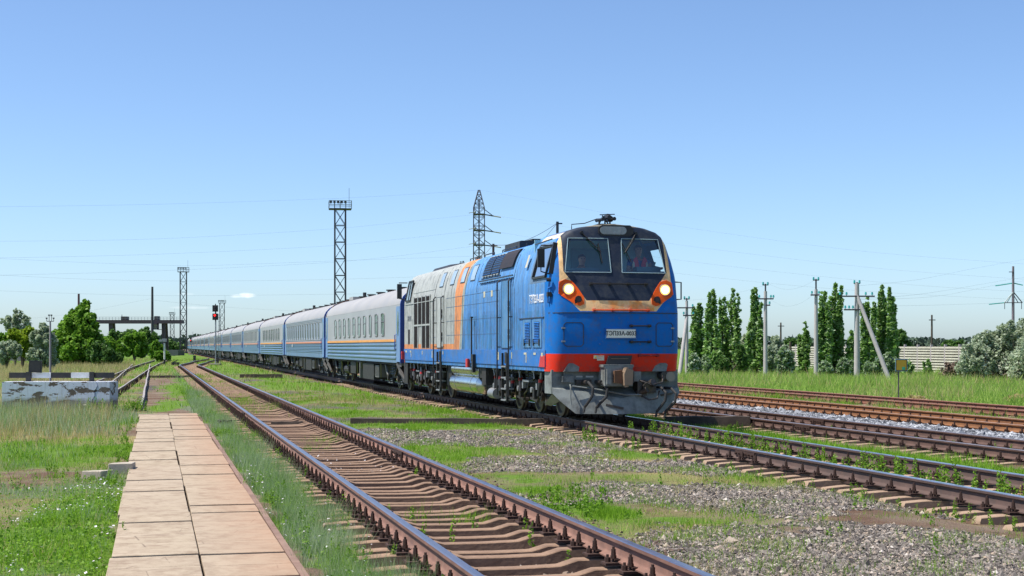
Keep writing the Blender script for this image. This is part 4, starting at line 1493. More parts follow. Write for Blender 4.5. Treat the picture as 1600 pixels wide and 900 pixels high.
# upper air intake grilles and roof-side windows
for (a, b) in ((6.50, 7.45), (5.48, 6.43)):
    o = panel('air_grille', (a, b), 3.56, 4.14, m_grille, th=.03)
    m = MB()
    for i in range(8):
        z = 3.60 + i * .068
        m.bar((-(hw_(z) + .036), a + .03, roofdrop(5, z)), (-(hw_(z) + .036), b - .03, roofdrop(5, z)), .01, .012)
    for i in range(9):
        u = a + .05 + i * (b - a - .1) / 8
        m.bar((-(hw_(3.58) + .036), u, 3.58), (-(hw_(4.12) + .036), u, roofdrop(5, 4.12)), .01, .01)
    m.build('grille_slats', m_dkblue, o, 0)
    m = MB()
    for z in (3.545, 4.155):
        for i in range(3):
            u = a + .12 + i * (b - a - .24) / 2
            m.bar((-(hw_(z) + .03), u - .12, roofdrop(5, z)), (-(hw_(z) + .03), u + .12, roofdrop(5, z)), .03, .02)
    m.build('clamp', m_greyb, o, 0)
panel('air_intake', (3.98, 5.4), 3.66, 4.19, m_louv, th=.06)
for (a, b) in ((13.15, 13.7), (11.45, 12.0), (9.9, 10.45), (8.5, 9.05)):
    o = panel('roof_window', (a - .03, b + .03), 3.50, 4.0, m_seam, th=.010)
    panel('window_glass', (a, b), 3.53, 3.97, M('dusty glass', (.35, .44, .5), .2, spec=.8, bump=0), th=.016, parent=o)

# side doors with rails and ladders
def door(u0, u1, ztop, mat):
    m = MB(); m.box(-1.568, -1.54, u0, u1, 1.62, ztop)
    d = m.build('side_door', mat, loco, 0)
    m = MB()
    for (a, b) in ((u0, u0 + .012), (u1 - .012, u1)): m.box(-1.572, -1.565, a, b, 1.62, ztop)
    m.box(-1.572, -1.565, u0, u1, ztop - .012, ztop); m.box(-1.572, -1.565, u0, u1, 1.62, 1.632)
    m.build('door_edge', m_seam, d, 0)
    for z in (1.85, 2.55):
        m = MB(); m.box(-1.60, -1.568, u0 + .1, u0 + .2, z, z + .1); m.box(-1.60, -1.568, u0 + .1, u0 + .2, z + .13, z + .25)
        m.build('lock', m_black, d, 0)
    for u in (u0 - .12, u1 + .12):
        m = MB(); m.tube([(-1.57, u, ztop + .02), (-1.65, u, ztop - .05), (-1.65, u, .42)], .02, 8)
        for z in (1.65, 2.4): m.cyl((-1.55, u, z), (-1.65, u, z), .014, 6)
        m.build('handrail', m_black, loco)
    m = MB()
    uc = (u0 + u1) / 2
    for u in (uc - .26, uc + .26): m.box(-1.62, -1.56, u - .025, u + .025, .28, 1.5)
    for z in (.3, .58, .86, 1.14): m.box(-1.64, -1.42, uc - .26, uc + .26, z, z + .035, 1)
    m.build('ladder', [m_dark, m_steel], loco, 0)
    m = MB(); m.box(-1.576, -1.57, uc - .12, uc + .12, 1.24, 1.52); m.build('painted_step_recess', m_black, loco, 0)  # flat black plate paints the shade of a step opening


door(3.95, 4.95, 3.34, m_dkblue_w := M('weathered door blue', (.05, .19, .40), .45, dirt=(.2, .32, .42), dirtamt=.5, scale=2))
door(12.8, 13.8, 3.2, m_greyb)
# cab door handrail / hinges near the nose
m = MB(); m.tube([(-1.50, .40, 3.0), (-1.56, .40, 2.98), (-1.56, .40, 2.66), (-1.50, .40, 2.64)], .02, 8); m.build('handrail', m_blue, loco)
m = MB(); m.cyl((-1.5, .33, 3.17), (-1.6, .36, 3.17), .045, 10); m.cbox((-1.54, .36, 2.84), (.1, .1, .1)); m.build('side_lamp', m_hand, loco)
m = MB(); m.tube([(1.5, .62, 3.16), (1.70, .62, 3.15), (1.70, .62, 2.76), (1.5, .62, 2.75)], .018, 8); m.build('handrail', m_hand, loco)
# louvred locker doors
for (a, b, c, d) in ((1.92, 2.68, 2.02, 2.48), (.95, 1.75, 1.12, 1.6)):
    m = MB(); m.box(-1.566, -1.54, a, b, 1.64, 2.3)
    o = m.build('locker_door', m_dkblue_w, loco, 0)
    m = MB()
    for i in range(13):
        z = 1.76 + i * .037
        m.prism([(-1.567, z), (-1.590, z + .004), (-1.567, z + .026)], 'y', c, d, 0)
        m.box(-1.5685, -1.5661, c, d, z + .026, z + .037, 1)
    m.build('louvre', [m_blue, m_seam], o, 0)
    for u in (c - .03, d - .0):
        m = MB(); m.box(-1.59, -1.566, u, u + .07, 1.68, 1.84); m.build('latch', m_black, o, 0)
# radiator louvres
for (a, b) in ((17.35, 17.95), (16.55, 17.15), (15.85, 16.42), (15.08, 15.68)):
    for (z0, z1, on) in ((2.40, 3.30, True), (1.62, 2.34, not (16.5 < a < 16.6))):
        if not on: continue
        m = MB(); m.box(-1.562, -1.54, a, b, z0, z1)
        o = m.build('radiator_shutter', m_louv, loco, 0)
        m = MB()
        for i in range(9): m.box(-1.568, -1.5621, a + .03 + i * (b - a - .08) / 8, a + .04 + i * (b - a - .08) / 8, z0 + .02, z1 - .02)
        m.build('shutter_slats', M('shutter slat', (.05, .035, .03), .6) if a == 17.35 and z0 > 2 else bpy.data.materials['shutter slat'], o, 0)
m = MB()
for u in (18.02, 17.25, 16.48, 15.76, 15.0): m.box(-1.575, -1.55, u - .035, u + .035, 1.6, 3.34)
m.box(-1.573, -1.55, 15.0, 18.02, 2.345, 2.395)
m.build('radiator_frame', m_greyb, loco, 0)
m = MB(); m.box(-1.562, -1.54, 18.9, 19.25, 1.75, 2.25); m.build('small_louvre', m_louv, loco, 0)

# cab side windows with glass and mirrors (front and rear cab)
m_paleglass = M('side glass with painted sky reflection', (.35, .47, .55), .08, spec=1.0, bump=0)  # pale base colour stands in for the sky's reflection
def cab_window(u0, u1, sgn_front):
    m = MB()
    for (a, b, c, d) in ((u0, u1, 3.26, 3.3), (u0, u1, 3.97, 4.01)):
        m.bar((-(hw_(c) + .02), a, c), (-(hw_(c) + .02), b, c), .04, .05)
    for u in (u0, u1): m.bar((-(hw_(3.26) + .02), u, 3.26), (-(hw_(4.0) + .02), u, 4.0), .05, .04)
    fr = m.build('side_window', m_hand, loco, 0)
    z0, z1 = 3.29, 3.97
    m = MB(); m.add([(-(hw_(z0) + .005), u0, z0), (-(hw_(z0) + .005), u1, z0), (-(hw_(z1) + .005), u1, z1), (-(hw_(z1) + .005), u0, z1)], [(0, 1, 2, 3)])
    m.build('window_glass', m_glass, fr, 0)
    um = u0 + .45 if sgn_front > 0 else u1 - .2
    m = MB()
    um = .48
    m.cbox((-1.70, um, 3.66), (.16, .07, .42))
    m.tube([(-1.4, um, 3.95), (-1.70, um, 3.95), (-1.70, um, 3.86)], .015, 6)
    m.tube([(-1.5, um, 3.3), (-1.70, um, 3.36), (-1.70, um, 3.46)], .015, 6)
    m.build('mirror', m_black, loco)
    m = MB(); m.bar((-1.54, .22, 3.30), (-1.42, .26, 4.0), .10, .05); m.build('wind_deflector', m_hand, loco)


cab_window(.62, 1.8, 1)
m = MB(); m.bar((-1.45, 1.95, 4.06), (-1.42, .55, 4.1), .03, .02); m.build('window_rain_strip', m_hand, loco, 0)
# rear cab
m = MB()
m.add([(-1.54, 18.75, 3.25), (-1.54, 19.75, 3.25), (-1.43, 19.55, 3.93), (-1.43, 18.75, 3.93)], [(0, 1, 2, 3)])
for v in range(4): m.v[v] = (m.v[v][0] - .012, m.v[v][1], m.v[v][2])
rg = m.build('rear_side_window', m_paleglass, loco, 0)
m = MB()
c = [(-1.555, 18.75, 3.25), (-1.555, 19.75, 3.25), (-1.445, 19.55, 3.93), (-1.445, 18.75, 3.93)]
for i in range(4): m.bar(c[i], c[(i + 1) % 4], .05, .05)
m.bar((-1.555, 19.2, 3.25), (-1.445, 19.15, 3.93), .05, .05)
m.build('window_frame', m_hand, rg, 0)
m = MB(); m.cbox((-1.78, 19.75, 3.6), (.16, .08, .52)); m.tube([(-1.5, 19.7, 3.9), (-1.8, 19.75, 3.9)], .02, 6); m.tube([(-1.6, 19.75, 3.3), (-1.8, 19.75, 3.36)], .02, 6); m.build('mirror', m_black, loco)
m = MB(); m.prism([(18.2, 3.2), (18.72, 3.2), (18.72, 4.0), (18.5, 4.0)], 'x', -1.50, -1.5); m = MB()
# cream sticker and side lettering
m = MB(); m.add([(-1.505, 2.62, 3.55), (-1.505, 2.42, 3.55), (-1.44, 2.34, 3.85), (-1.44, 2.50, 3.85)], [(0, 1, 2, 3)])
for v in range(4): m.v[v] = (m.v[v][0] - .03, m.v[v][1], m.v[v][2])
m.build('cream_plate', M('cream plate', (.55, .52, .4), .5), loco, 0)
text_obj('side_lettering', PLT, .27, M('lettering white', (.85, .85, .85), .5, bump=0), loco, (-1.562, 1.42, 2.76), (math.pi / 2, 0, -math.pi / 2), .80)
text_obj('side_lettering', PLT, .26, M('dim grey lettering', (.2, .22, .24), .6), loco, (-1.556, 19.0, 2.62), (math.pi / 2, 0, -math.pi / 2), .5)
m = MB()
for (u, z) in ((6.0, 2.98), (6.9, 2.98)):
    m.box(-1.557, -1.551, u, u + .2, z, z + .16)
m.build('cream_patch', m_cream, loco, 0)

# roof things
m = MB(); m.box(-.75, .45, 6.3, 8.0, 4.28, 4.46); m.box(-.7, .4, 6.35, 7.95, 4.46, 4.48); m.build('exhaust_housing', m_black, loco, 0)
m = MB(); m.box(-.3, .0, 6.7, 7.4, 4.48, 4.56); m.build('exhaust_stack', m_dark, loco, 0)
m = MB()
V = []
for (u, h_) in ((14.4, .0), (14.9, .14), (17.6, .14), (18.3, .0)):
    V += [(-1.02, u, 4.16), (-.92, u, 4.17 + h_ * .9), (-.3, u, 4.24 + h_), (.3, u, 4.24 + h_), (.95, u, 4.17 + h_ * .9), (1.02, u, 4.16)]
fs = [(i * 6 + k, i * 6 + k + 1, i * 6 + k + 7, i * 6 + k + 6) for i in range(3) for k in range(5)]
m.add(V, fs)
m.build('radiator_fan_housing', m_black, loco, 20)
for (u, h_) in ((.55, 0), ):
    pass
ANT = []
for (v, u, z0, h_) in ((-.62, 3.0, 4.33, .38), (-.62, 10.0, 4.22, .42)):
    m = MB(); m.cyl((v, u, z0 - .1), (v, u, z0 + h_), .035, 8); m.box(v - .03, v + .12, u - .02, u + .02, z0 + h_ - .06, z0 + h_ - .03)
    m.build('antenna_post', m_hand, loco)
    ANT.append(Vector((v, u, z0 + h_ - .03)))
m = MB()
pts = [ANT[0].lerp(ANT[1], t_) + Vector((0, 0, -.35 * 4 * t_ * (1 - t_) * .5)) for t_ in np.linspace(0, 1, 12)]
m.tube(pts, .006, 5)
m.tube([ANT[0], (-.7, 4.0, 4.34)], .005, 5); m.tube([ANT[1], (-.7, 11.2, 4.3)], .005, 5)
m.build('antenna_wire', m_wire, loco)
for (v, u) in ((-.72, 3.95), (-.72, 5.6), (-.72, 8.1), (-.72, 11.2), (-.75, 11.7), (-.7, 13.9), (-.72, 14.2)):
    m = MB()
    for i in range(3): m.cyl((v, u, 4.24 + i * .045), (v, u, 4.27 + i * .045), .05 - .01 * i, 8)
    m.build('roof_insulator', m_black, loco)
for (a, b) in ((5.6, 7.2), (8.2, 9.4), (10.4, 11.4)):
    m = MB(); m.tube([(-1.0, b, 4.16), (-1.0, b, 4.27), (-1.0, a, 4.27), (-1.0, a, 4.16)], .016, 6); m.build('roof_handrail', m_hand, loco)

# running gear ----------------------------------------------------------
def coil(m, x, y, z0, z1, r, mt=0, n=5):
    for i in range(n):
        z = z0 + (z1 - z0) * (i + .5) / n
        pts = [(x + r * math.cos(a), y + r * math.sin(a), z + (i % 2) * .002) for a in np.linspace(0, 2 * math.pi, 13)]
        m.tube(pts, (z1 - z0) / n * .28, 6, mt, False)
    m.cyl((x, y, z0), (x, y, z1), r * .7, 8, mt)


m_coil = M('spring steel', (.05, .065, .075), .4, .4)
m_wheel = M('wheel steel', (.13, .115, .10), .5, .5, dirt=(.07, .05, .035), dirtamt=.6)
def wheel_mesh(r):
    m = MB()
    for s in (-1, 1):
        prof = [(s * .73, .05), (s * .80, .09), (s * .80, .16), (s * .755, .2), (s * .755, r - .13), (s * .80, r - .08), (s * .80, r - .01), (s * .795, r), (s * .735, r), (s * .72, r + .028), (s * .69, r + .028), (s * .69, r - .1), (s * .72, .2)]
        n = 28
        V = []
        for (x, q) in prof:
            for k in range(n):
                a = 2 * math.pi * k / n
                V.append((x, q * math.cos(a), q * math.sin(a)))
        fs = []
        for i in range(len(prof) - 1):
            for k in range(n):
                a, b = i * n + k, i * n + (k + 1) % n
                fs.append((a, b, b + n, a + n))
        m.add(V, fs)
    m.cyl((-.75, 0, 0), (.75, 0, 0), .09, 12)
    return m.mesh('wheelset', m_wheel, 30)


ME_WH = wheel_mesh(.50)
bog = None
for (uc, us) in ((4.08, (2.06, 4.1, 6.1)), (17.2, (15.35, 17.2, 19.1))):
    m = MB()
    for s in (-1, 1):
        m.box(s * 1.02 if s > 0 else -1.18, 1.18 if s > 0 else -1.02, uc - 2.55, uc + 2.55, .66, .84)
        m.prism([(uc - .7, .55), (uc + .7, .55), (uc + .5, .70), (uc - .5, .70)], 'x', s * 1.02, s * 1.2)
    for u in (uc - 2.5, uc - 1.0, uc + 1.0, uc + 2.45): m.box(-1.05, 1.05, u - .12, u + .12, .55, .85)
    m.box(-.5, .5, uc - 2.3, uc + 2.3, .3, .9)
    bg = m.build('bogie', m_dark, loco, 0)
    for u in us:
        wo = bpy.data.objects.new('wheelset', ME_WH); COL.objects.link(wo); wo.parent = bg; wo.location = (0, u, .5)
        for s in (-1, 1):
            m = MB()
            m.cbox((s * 1.1, u, .5), (.22, .36, .34)); m.cyl((s * 1.2, u, .5), (s * 1.30, u, .5), .13, 14, 1)
            m.cbox((s * 1.12, u - .28, .42), (.16, .2, .1), 1); m.cbox((s * 1.12, u + .28, .42), (.16, .2, .1), 1)
            m.cyl((s * 1.18, u - .42, .35), (s * 1.28, u - .42, .35), .075, 10, 1)
            m.build('axle_box', [m_dark, m_grease], bg, 30)
            m = MB()
            for du in (-.29, .29): coil(m, s * 1.12, u + du, .48, .70, .085)
            m.build('axle_spring', m_coil, bg)
    for s in (-1, 1):
        for u in (uc - 1.02, uc + .98):
            m = MB(); coil(m, s * 1.22, u - .17, .86, 1.2, .12, 0, 5); coil(m, s * 1.22, u + .17, .86, 1.2, .12, 0, 5)
            m.cbox((s * 1.24, u, .83), (.34, .62, .05), 1)
            m.build('bolster_spring', [m_coil, m_steel], bg)
        for (u, z0, z1, du) in ((uc - .4, .55, 1.1, .05), (uc - 2.2, .5, 1.15, -.08), (uc + 1.75, .5, 1.12, .1), (uc + 2.35, .55, 1.1, 0), (uc + .35, .5, .95, .12)):
            m = MB(); m.cyl((s * 1.38, u, z0), (s * 1.36, u + du, (z0 + z1) / 2), .05, 10); m.cyl((s * 1.36, u + du, (z0 + z1) / 2), (s * 1.35, u + 2 * du, z1), .032, 10, 1)
            m.cyl((s * 1.36, u + du, .5 * (z0 + z1) + .0), (s * 1.36, u + du * 1.15, .5 * (z0 + z1) + .07), .053, 10, 2)
            m.build('damper', [m_black, m_steel, m_redp], bg)
        m = MB()
        for k in range(4):
            u = uc - 2.1 + k * 1.35
            m.tube([(s * 1.3, u, 1.18), (s * 1.42, u + .1, 1.05), (s * 1.40, u + .35, .85), (s * 1.32, u + .5, .92), (s * 1.3, u + .55, 1.15)], .02, 6)
            m.tube([(s * 1.33, u - .3, .8), (s * 1.36, u - .25, .6), (s * 1.34, u + .1, .5), (s * 1.3, u + .2, .36)], .018, 6, 1)
            m.bar((s * 1.30, u + .3, .36), (s * 1.32, u + .9, .42), .045, .05, 1)
            m.cyl((s * 1.22, u + .75, .62), (s * 1.36, u + .75, .62), .07, 10, 2)
            m.cbox((s * 1.3, u + .55, .55), (.1, .16, .24), 0)
            m.cbox((s * 1.34, u + .15, .72), (.08, .12, .16), 2)
        m.build('brake_rigging', [m_dark, m_grease, m_steel], bg, 30)
for s in (-1, 1):
    m = MB(); m.box(s * 1.50 - .02, s * 1.50 + .02, 19.55, 20.3, .35, 1.2); m.build('end_plate', m_dark, loco, 0)
m = MB()
m.box(-1.2, 1.2, 7.0, 14.0, .45, 1.2); m.box(-1.45, 1.45, 7.4, 8.2, .8, 1.2); m.box(-1.42, -1.2, 12.1, 12.6, .7, 1.2)
m.box(-1.3, 1.3, .8, 19.9, 1.0, 1.19)
m.build('fuel_tank', m_dark, loco, 0)
m = MB()
for u in (7.15, 7.4): m.cbox((-1.46, u, .85), (.05, .1, .3)); 
m.cbox((-1.40, 7.3, .85), (.2, .5, .45), 1)
m.cyl((-1.35, 6.95, .42), (-1.35, 6.3, .42), .14, 14, 0)
m.build('filter_unit', [m_steel, m_dark], loco, 30)
for (z, r, a, b, v) in ((1.0, .19, 8.5, 11.75, -1.33), (.60, .27, 8.2, 11.95, -1.26)):
    m = MB()
    m.tube([(v, a - .06, z), (v, a, z), (v, a, z), (v, b, z), (v, b + .06, z)], [r * .6, r * .96, r, r, r * .6], 24)
    m.build('air_reservoir', m_silver, loco, 50)
m = MB()
for u in (9.0, 11.2): 
    m.cyl((-1.33, u, 1.0), (-1.33, u + .03, 1.0), .195, 24); m.cyl((-1.26, u, .6), (-1.26, u + .03, .6), .275, 24)
m.build('tank_strap', m_steel, loco)
m = MB(); m.tube([(-1.64, 8.25, 1.25), (-1.64, 8.25, 2.45)], .022, 8); m.cbox((-1.62, 8.1, 1.2), (.08, .18, .5)); m.cbox((-1.64, 8.25, 2.47), (.06, .14, .04)); m.build('filler_post', m_hand, loco)
m = MB(); m.cbox((-1.62, 8.9, 1.2), (.06, .26, .24)); m.build('red_tag', m_redp, loco, 0)
m = MB(); m.cbox((-1.62, 19.95, 1.35), (.1, .12, .28)); m.cyl((-1.68, 19.95, 1.42), (-1.62, 19.95, 1.42), .05, 10); m.build('rear_marker_light', [m_redp], loco)
for k in range(26):
    u = 1.3 + k * .72 + .1 * math.sin(k * 2.3)
    if 8.0 < u < 12.2: continue
    m = MB()
    m.tube([(-1.40, u, 1.18), (-1.44, u + .05, 1.05), (-1.43, u + .02, .9)], .018, 6, k % 2)
    m.cbox((-1.36, u + .18, 1.1), (.12, .3, .1), k % 3)
    m.build('hanging_pipe', [m_dark, m_steel, m_grease], loco, 0)

# ------------------------------------------------------------------ people in the cab
m_skin = M('skin', (.50, .27, .19), .5, bump=0)
m_shirt = M('blue shirt', (.05, .13, .36), .8, bump=0)
m_vest = M('red safety vest', (1.0, .05, .09), .6, bump=0)
m_vest.node_tree.nodes['Principled BSDF'].inputs['Emission Strength'].default_value = 0
m_tape = M('reflective tape', (.75, .72, .55), .4, bump=0)
m_darkc = M('dark clothes', (.03, .035, .05), .8, bump=0)
m_hair = M('dark hair', (.02, .015, .012), .7, bump=0)


def skin_obj(name, pts, edges, mat, parent, sub=2):
    me = bpy.data.meshes.new(name)
    me.from_pydata([p[0] for p in pts], edges, [])
    me.materials.append(mat)
    o = bpy.data.objects.new(name, me)
    COL.objects.link(o)
    o.parent = parent
    sk = o.modifiers.new('skin', 'SKIN')
    sk.use_smooth_shade = True
    me.skin_vertices.new() if not me.skin_vertices else None
    for v, p in zip(me.skin_vertices[0].data, pts):
        r = p[1]
        v.radius = (r, r) if not isinstance(r, tuple) else r
    me.skin_vertices[0].data[0].use_root = True
    sb = o.modifiers.new('sub', 'SUBSURF'); sb.levels = sub; sb.render_levels = sub
    dg = bpy.context.evaluated_depsgraph_get()
    me2 = bpy.data.meshes.new_from_object(o.evaluated_get(dg))
    o.modifiers.clear()
    o.data = me2
    me2.name = name
    return o


def person(v, u, zs, label, shirt, vest, armR, armL, scale=1.0):
    """seated figure facing the windscreen; zs = seat height (above the railhead); arms: elbow, hand offsets"""
    base = loco.matrix_world @ Vector((v, u, zs)) if False else None
    rt = empty('person', (0, 0, 0), 0, label, 'person')
    px = loco.location.x + v * CT - u * math.sin(TH)
    py = loco.location.y + v * math.sin(TH) + u * CT
    rt.location = (px, py, loco.location.z + zs); rt.rotation_euler = (0, 0, TH)
    S = scale
    P = [((0, .0, .10), .15), ((0, -.02, .30), .14), ((0, -.03, .46), (.17, .12)), ((0, -.04, .56), .075), ((0, -.06, .64), .058), ((0, -.075, .70), .085), ((0, -.07, .78), .098), ((0, -.06, .85), .075),
         ((-.19, -.03, .50), .065), ((-armR[0][0], armR[0][1], armR[0][2]), .045), ((-armR[1][0], armR[1][1], armR[1][2]), .033), ((-armR[1][0] + .01, armR[1][1] - .08, armR[1][2] + .01), .03),
         ((.19, -.03, .50), .065), ((armL[0][0], armL[0][1], armL[0][2]), .045), ((armL[1][0], armL[1][1], armL[1][2]), .033), ((armL[1][0], armL[1][1] - .08, armL[1][2] + .01), .03),
         ((-.11, -.25, .08), .085), ((-.12, -.5, .08), .065), ((-.12, -.5, -.2), .05), ((.11, -.25, .08), .085), ((.12, -.5, .08), .065), ((.12, -.5, -.2), .05)]
    E_ = [(0, 1), (1, 2), (2, 3), (3, 4), (4, 5), (5, 6), (6, 7), (2, 8), (8, 9), (9, 10), (10, 11), (2, 12), (12, 13), (13, 14), (14, 15), (0, 16), (16, 17), (17, 18), (0, 19), (19, 20), (20, 21)]
    skin_obj('body', P, E_, m_skin, rt)
    sh = [(p, (r[0] + .014, r[1] + .014) if isinstance(r, tuple) else r + .014) for (p, r) in (P[0], P[1], P[2], P[8], P[12])]
    e1 = tuple(np.array(P[8][0]) * .35 + np.array(P[9][0]) * .65); e2 = tuple(np.array(P[12][0]) * .35 + np.array(P[13][0]) * .65)
    sh += [(e1, .062), (e2, .062)]
    skin_obj('shirt', sh, [(0, 1), (1, 2), (2, 3), (2, 4), (3, 5), (4, 6)], shirt, rt)
    m = MB()
    m.sphere((0, -.045, .80), (.093, .10, .09), 0, 8)
    hb_ = m.build('hair', m_hair, rt)
    m = MB()
    m.sphere((-.033, -.155, .775), .011, 0, 5); m.sphere((.033, -.155, .775), .011, 0, 5)
    m.box(-.028, .028, -.163, -.15, .71, .717, 1)
    m.add([(-.012, -.15, .735), (.012, -.15, .735), (0, -.178, .738), (0, -.155, .775)], [(0, 1, 2), (0, 2, 3), (1, 3, 2)], 1)
    m.build('face_features', [m_hair, M('lips', (.4, .16, .12), .5, bump=0)], rt)
    if vest:
        m = MB()
        for s in (-1, 1):
            m.prism([(s * .045, .08), (s * .175, .08), (s * .19, .42), (s * .15, .56), (s * .085, .60), (s * .05, .50), (s * .03, .40)], 'y', -.215, -.20)
            m.prism([(s * .135, .08), (s * .175, .08), (s * .19, .42), (s * .17, .50), (s * .14, .45)], 'y', -.221, -.2151, 1)
        m.build('safety_vest', [m_vest, m_tape], rt)
    return rt


person(.80, 1.12, 3.15, 'person in a red safety vest over a blue shirt driving behind the right windscreen', m_shirt, True, ((.26, -.1, .28), (.24, -.28, .22)), ((.32, -.15, .37), (.52, -.2, .33)))
person(-.50, 1.35, 2.93, 'person in dark clothes sitting in the shade behind the left windscreen', m_darkc, False, ((.25, -.1, .28), (.12, -.28, .5)), ((.26, -.1, .26), (.2, -.3, .2)))

# ------------------------------------------------------------------ passenger carriages
CP = [(1.55, 1.06), (1.55, 3.18), (1.53, 3.28), (1.44, 3.46), (1.28, 3.63), (1.02, 3.79), (.7, 3.92), (.35, 4.0), (0, 4.02)]
CL = 23.75
m_carG = M('carriage silver grey', (.39, .40, .41), .42, .15, var=.08, dirt=(.33, .32, .31), dirtamt=.35, scale=.6, bump=.05)
m_carRoof = M('carriage roof', (.36, .35, .335), .5, .1, var=.08, dirt=(.36, .33, .30), dirtamt=.5, scale=.5, bump=.05)
m_carB = M('carriage lower blue', (.15, .27, .42), .4, .2, var=.12, dirt=(.2, .24, .28), dirtamt=.5, scale=.7, bump=.05)
m_carD = M('carriage door blue', (.14, .26, .46), .45, var=.1, dirt=(.2, .3, .4), dirtamt=.3)
m_carE = M('carriage end blue', (.012, .055, .28), .45, var=.1)
m_stripeO = M('orange stripe', (.75, .33, .07), .5, dirt=(.5, .3, .15), dirtamt=.3)
m_stripeR = M('faded red orange stripe', (.62, .25, .14), .5, dirt=(.45, .3, .22), dirtamt=.3)
m_carwin = M('carriage window glass', (.16, .24, .22), .06, spec=1.0, bump=0, var=.3, scale=.9)
m_winfr = M('window gasket', (.16, .17, .18), .5, bump=0)
ME_WC = wheel_mesh(.47)


def car_shell():
    m = MB()
    for s in (-1, 1):
        m.box(s * 1.53 if s > 0 else -1.55, 1.55 if s > 0 else -1.53, .0, CL, 1.84, 3.18)
    return m


def car_roof():
    m = MB()
    pr = CP[1:]
    ring = [(-w, z) for w, z in pr] + [(w, z) for w, z in pr[::-1][1:]]
    n = len(ring)
    V = []
    for y, sh in ((-.02, .0), (.0, .0), (.6, 0), (CL - .6, 0), (CL, 0)):
        V += [(x, y, z + .004) for x, z in ring]
    fs = [(i * n + k, i * n + k + 1, (i + 1) * n + k + 1, (i + 1) * n + k) for i in range(4) for k in range(n - 1)]
    m.add(V, fs)
    return m


def rib_wall(z0, z1, ribs, out=.035):
    m = MB()
    for s in (-1, 1):
        pts = []
        n = ribs
        for i in range(n):
            a = z0 + (z1 - z0) * i / n; d = (z1 - z0) / n
            pts += [(1.54, a), (1.54 + out, a + d * .3), (1.54 + out, a + d * .62), (1.54, a + d * .78)]
        pts += [(1.54, z1)]
        V = [(s * x, y, z) for y in (.95, CL - .95) for x, z in pts]
        k = len(pts)
        m.add(V, [(i, i + 1, k + i + 1, k + i) for i in range(k - 1)])
    return m


def window_mesh(w, h, split, name):
    f, g = MB(), MB()
    pts = []
    r = .1
    for cx, cz, a0 in ((w / 2 - r, h / 2 - r, 0), (-w / 2 + r, h / 2 - r, 90), (-w / 2 + r, -h / 2 + r, 180), (w / 2 - r, -h / 2 + r, 270)):
        for a in range(0, 91, 30):
            t_ = R_(a0 + a); pts.append((cx + r * math.cos(t_), cz + r * math.sin(t_)))
    f.tube([(-.006, p[0], p[1]) for p in pts] + [(-.006, pts[0][0], pts[0][1])], .022, 6, 0, False)
    if split: f.bar((-.012, -w / 2, h * .14), (-.012, w / 2, h * .14), .03, .03)
    g.prism(pts, 'x', -.006, .004)
    return f.mesh(name, m_winfr), g.mesh('pane', m_carwin, 0)


WIN = {'a': window_mesh(.78, .86, True, 'window'), 'b': window_mesh(.52, .86, True, 'window'), 'c': window_mesh(.62, .86, False, 'window')}
ME_CAR = {}


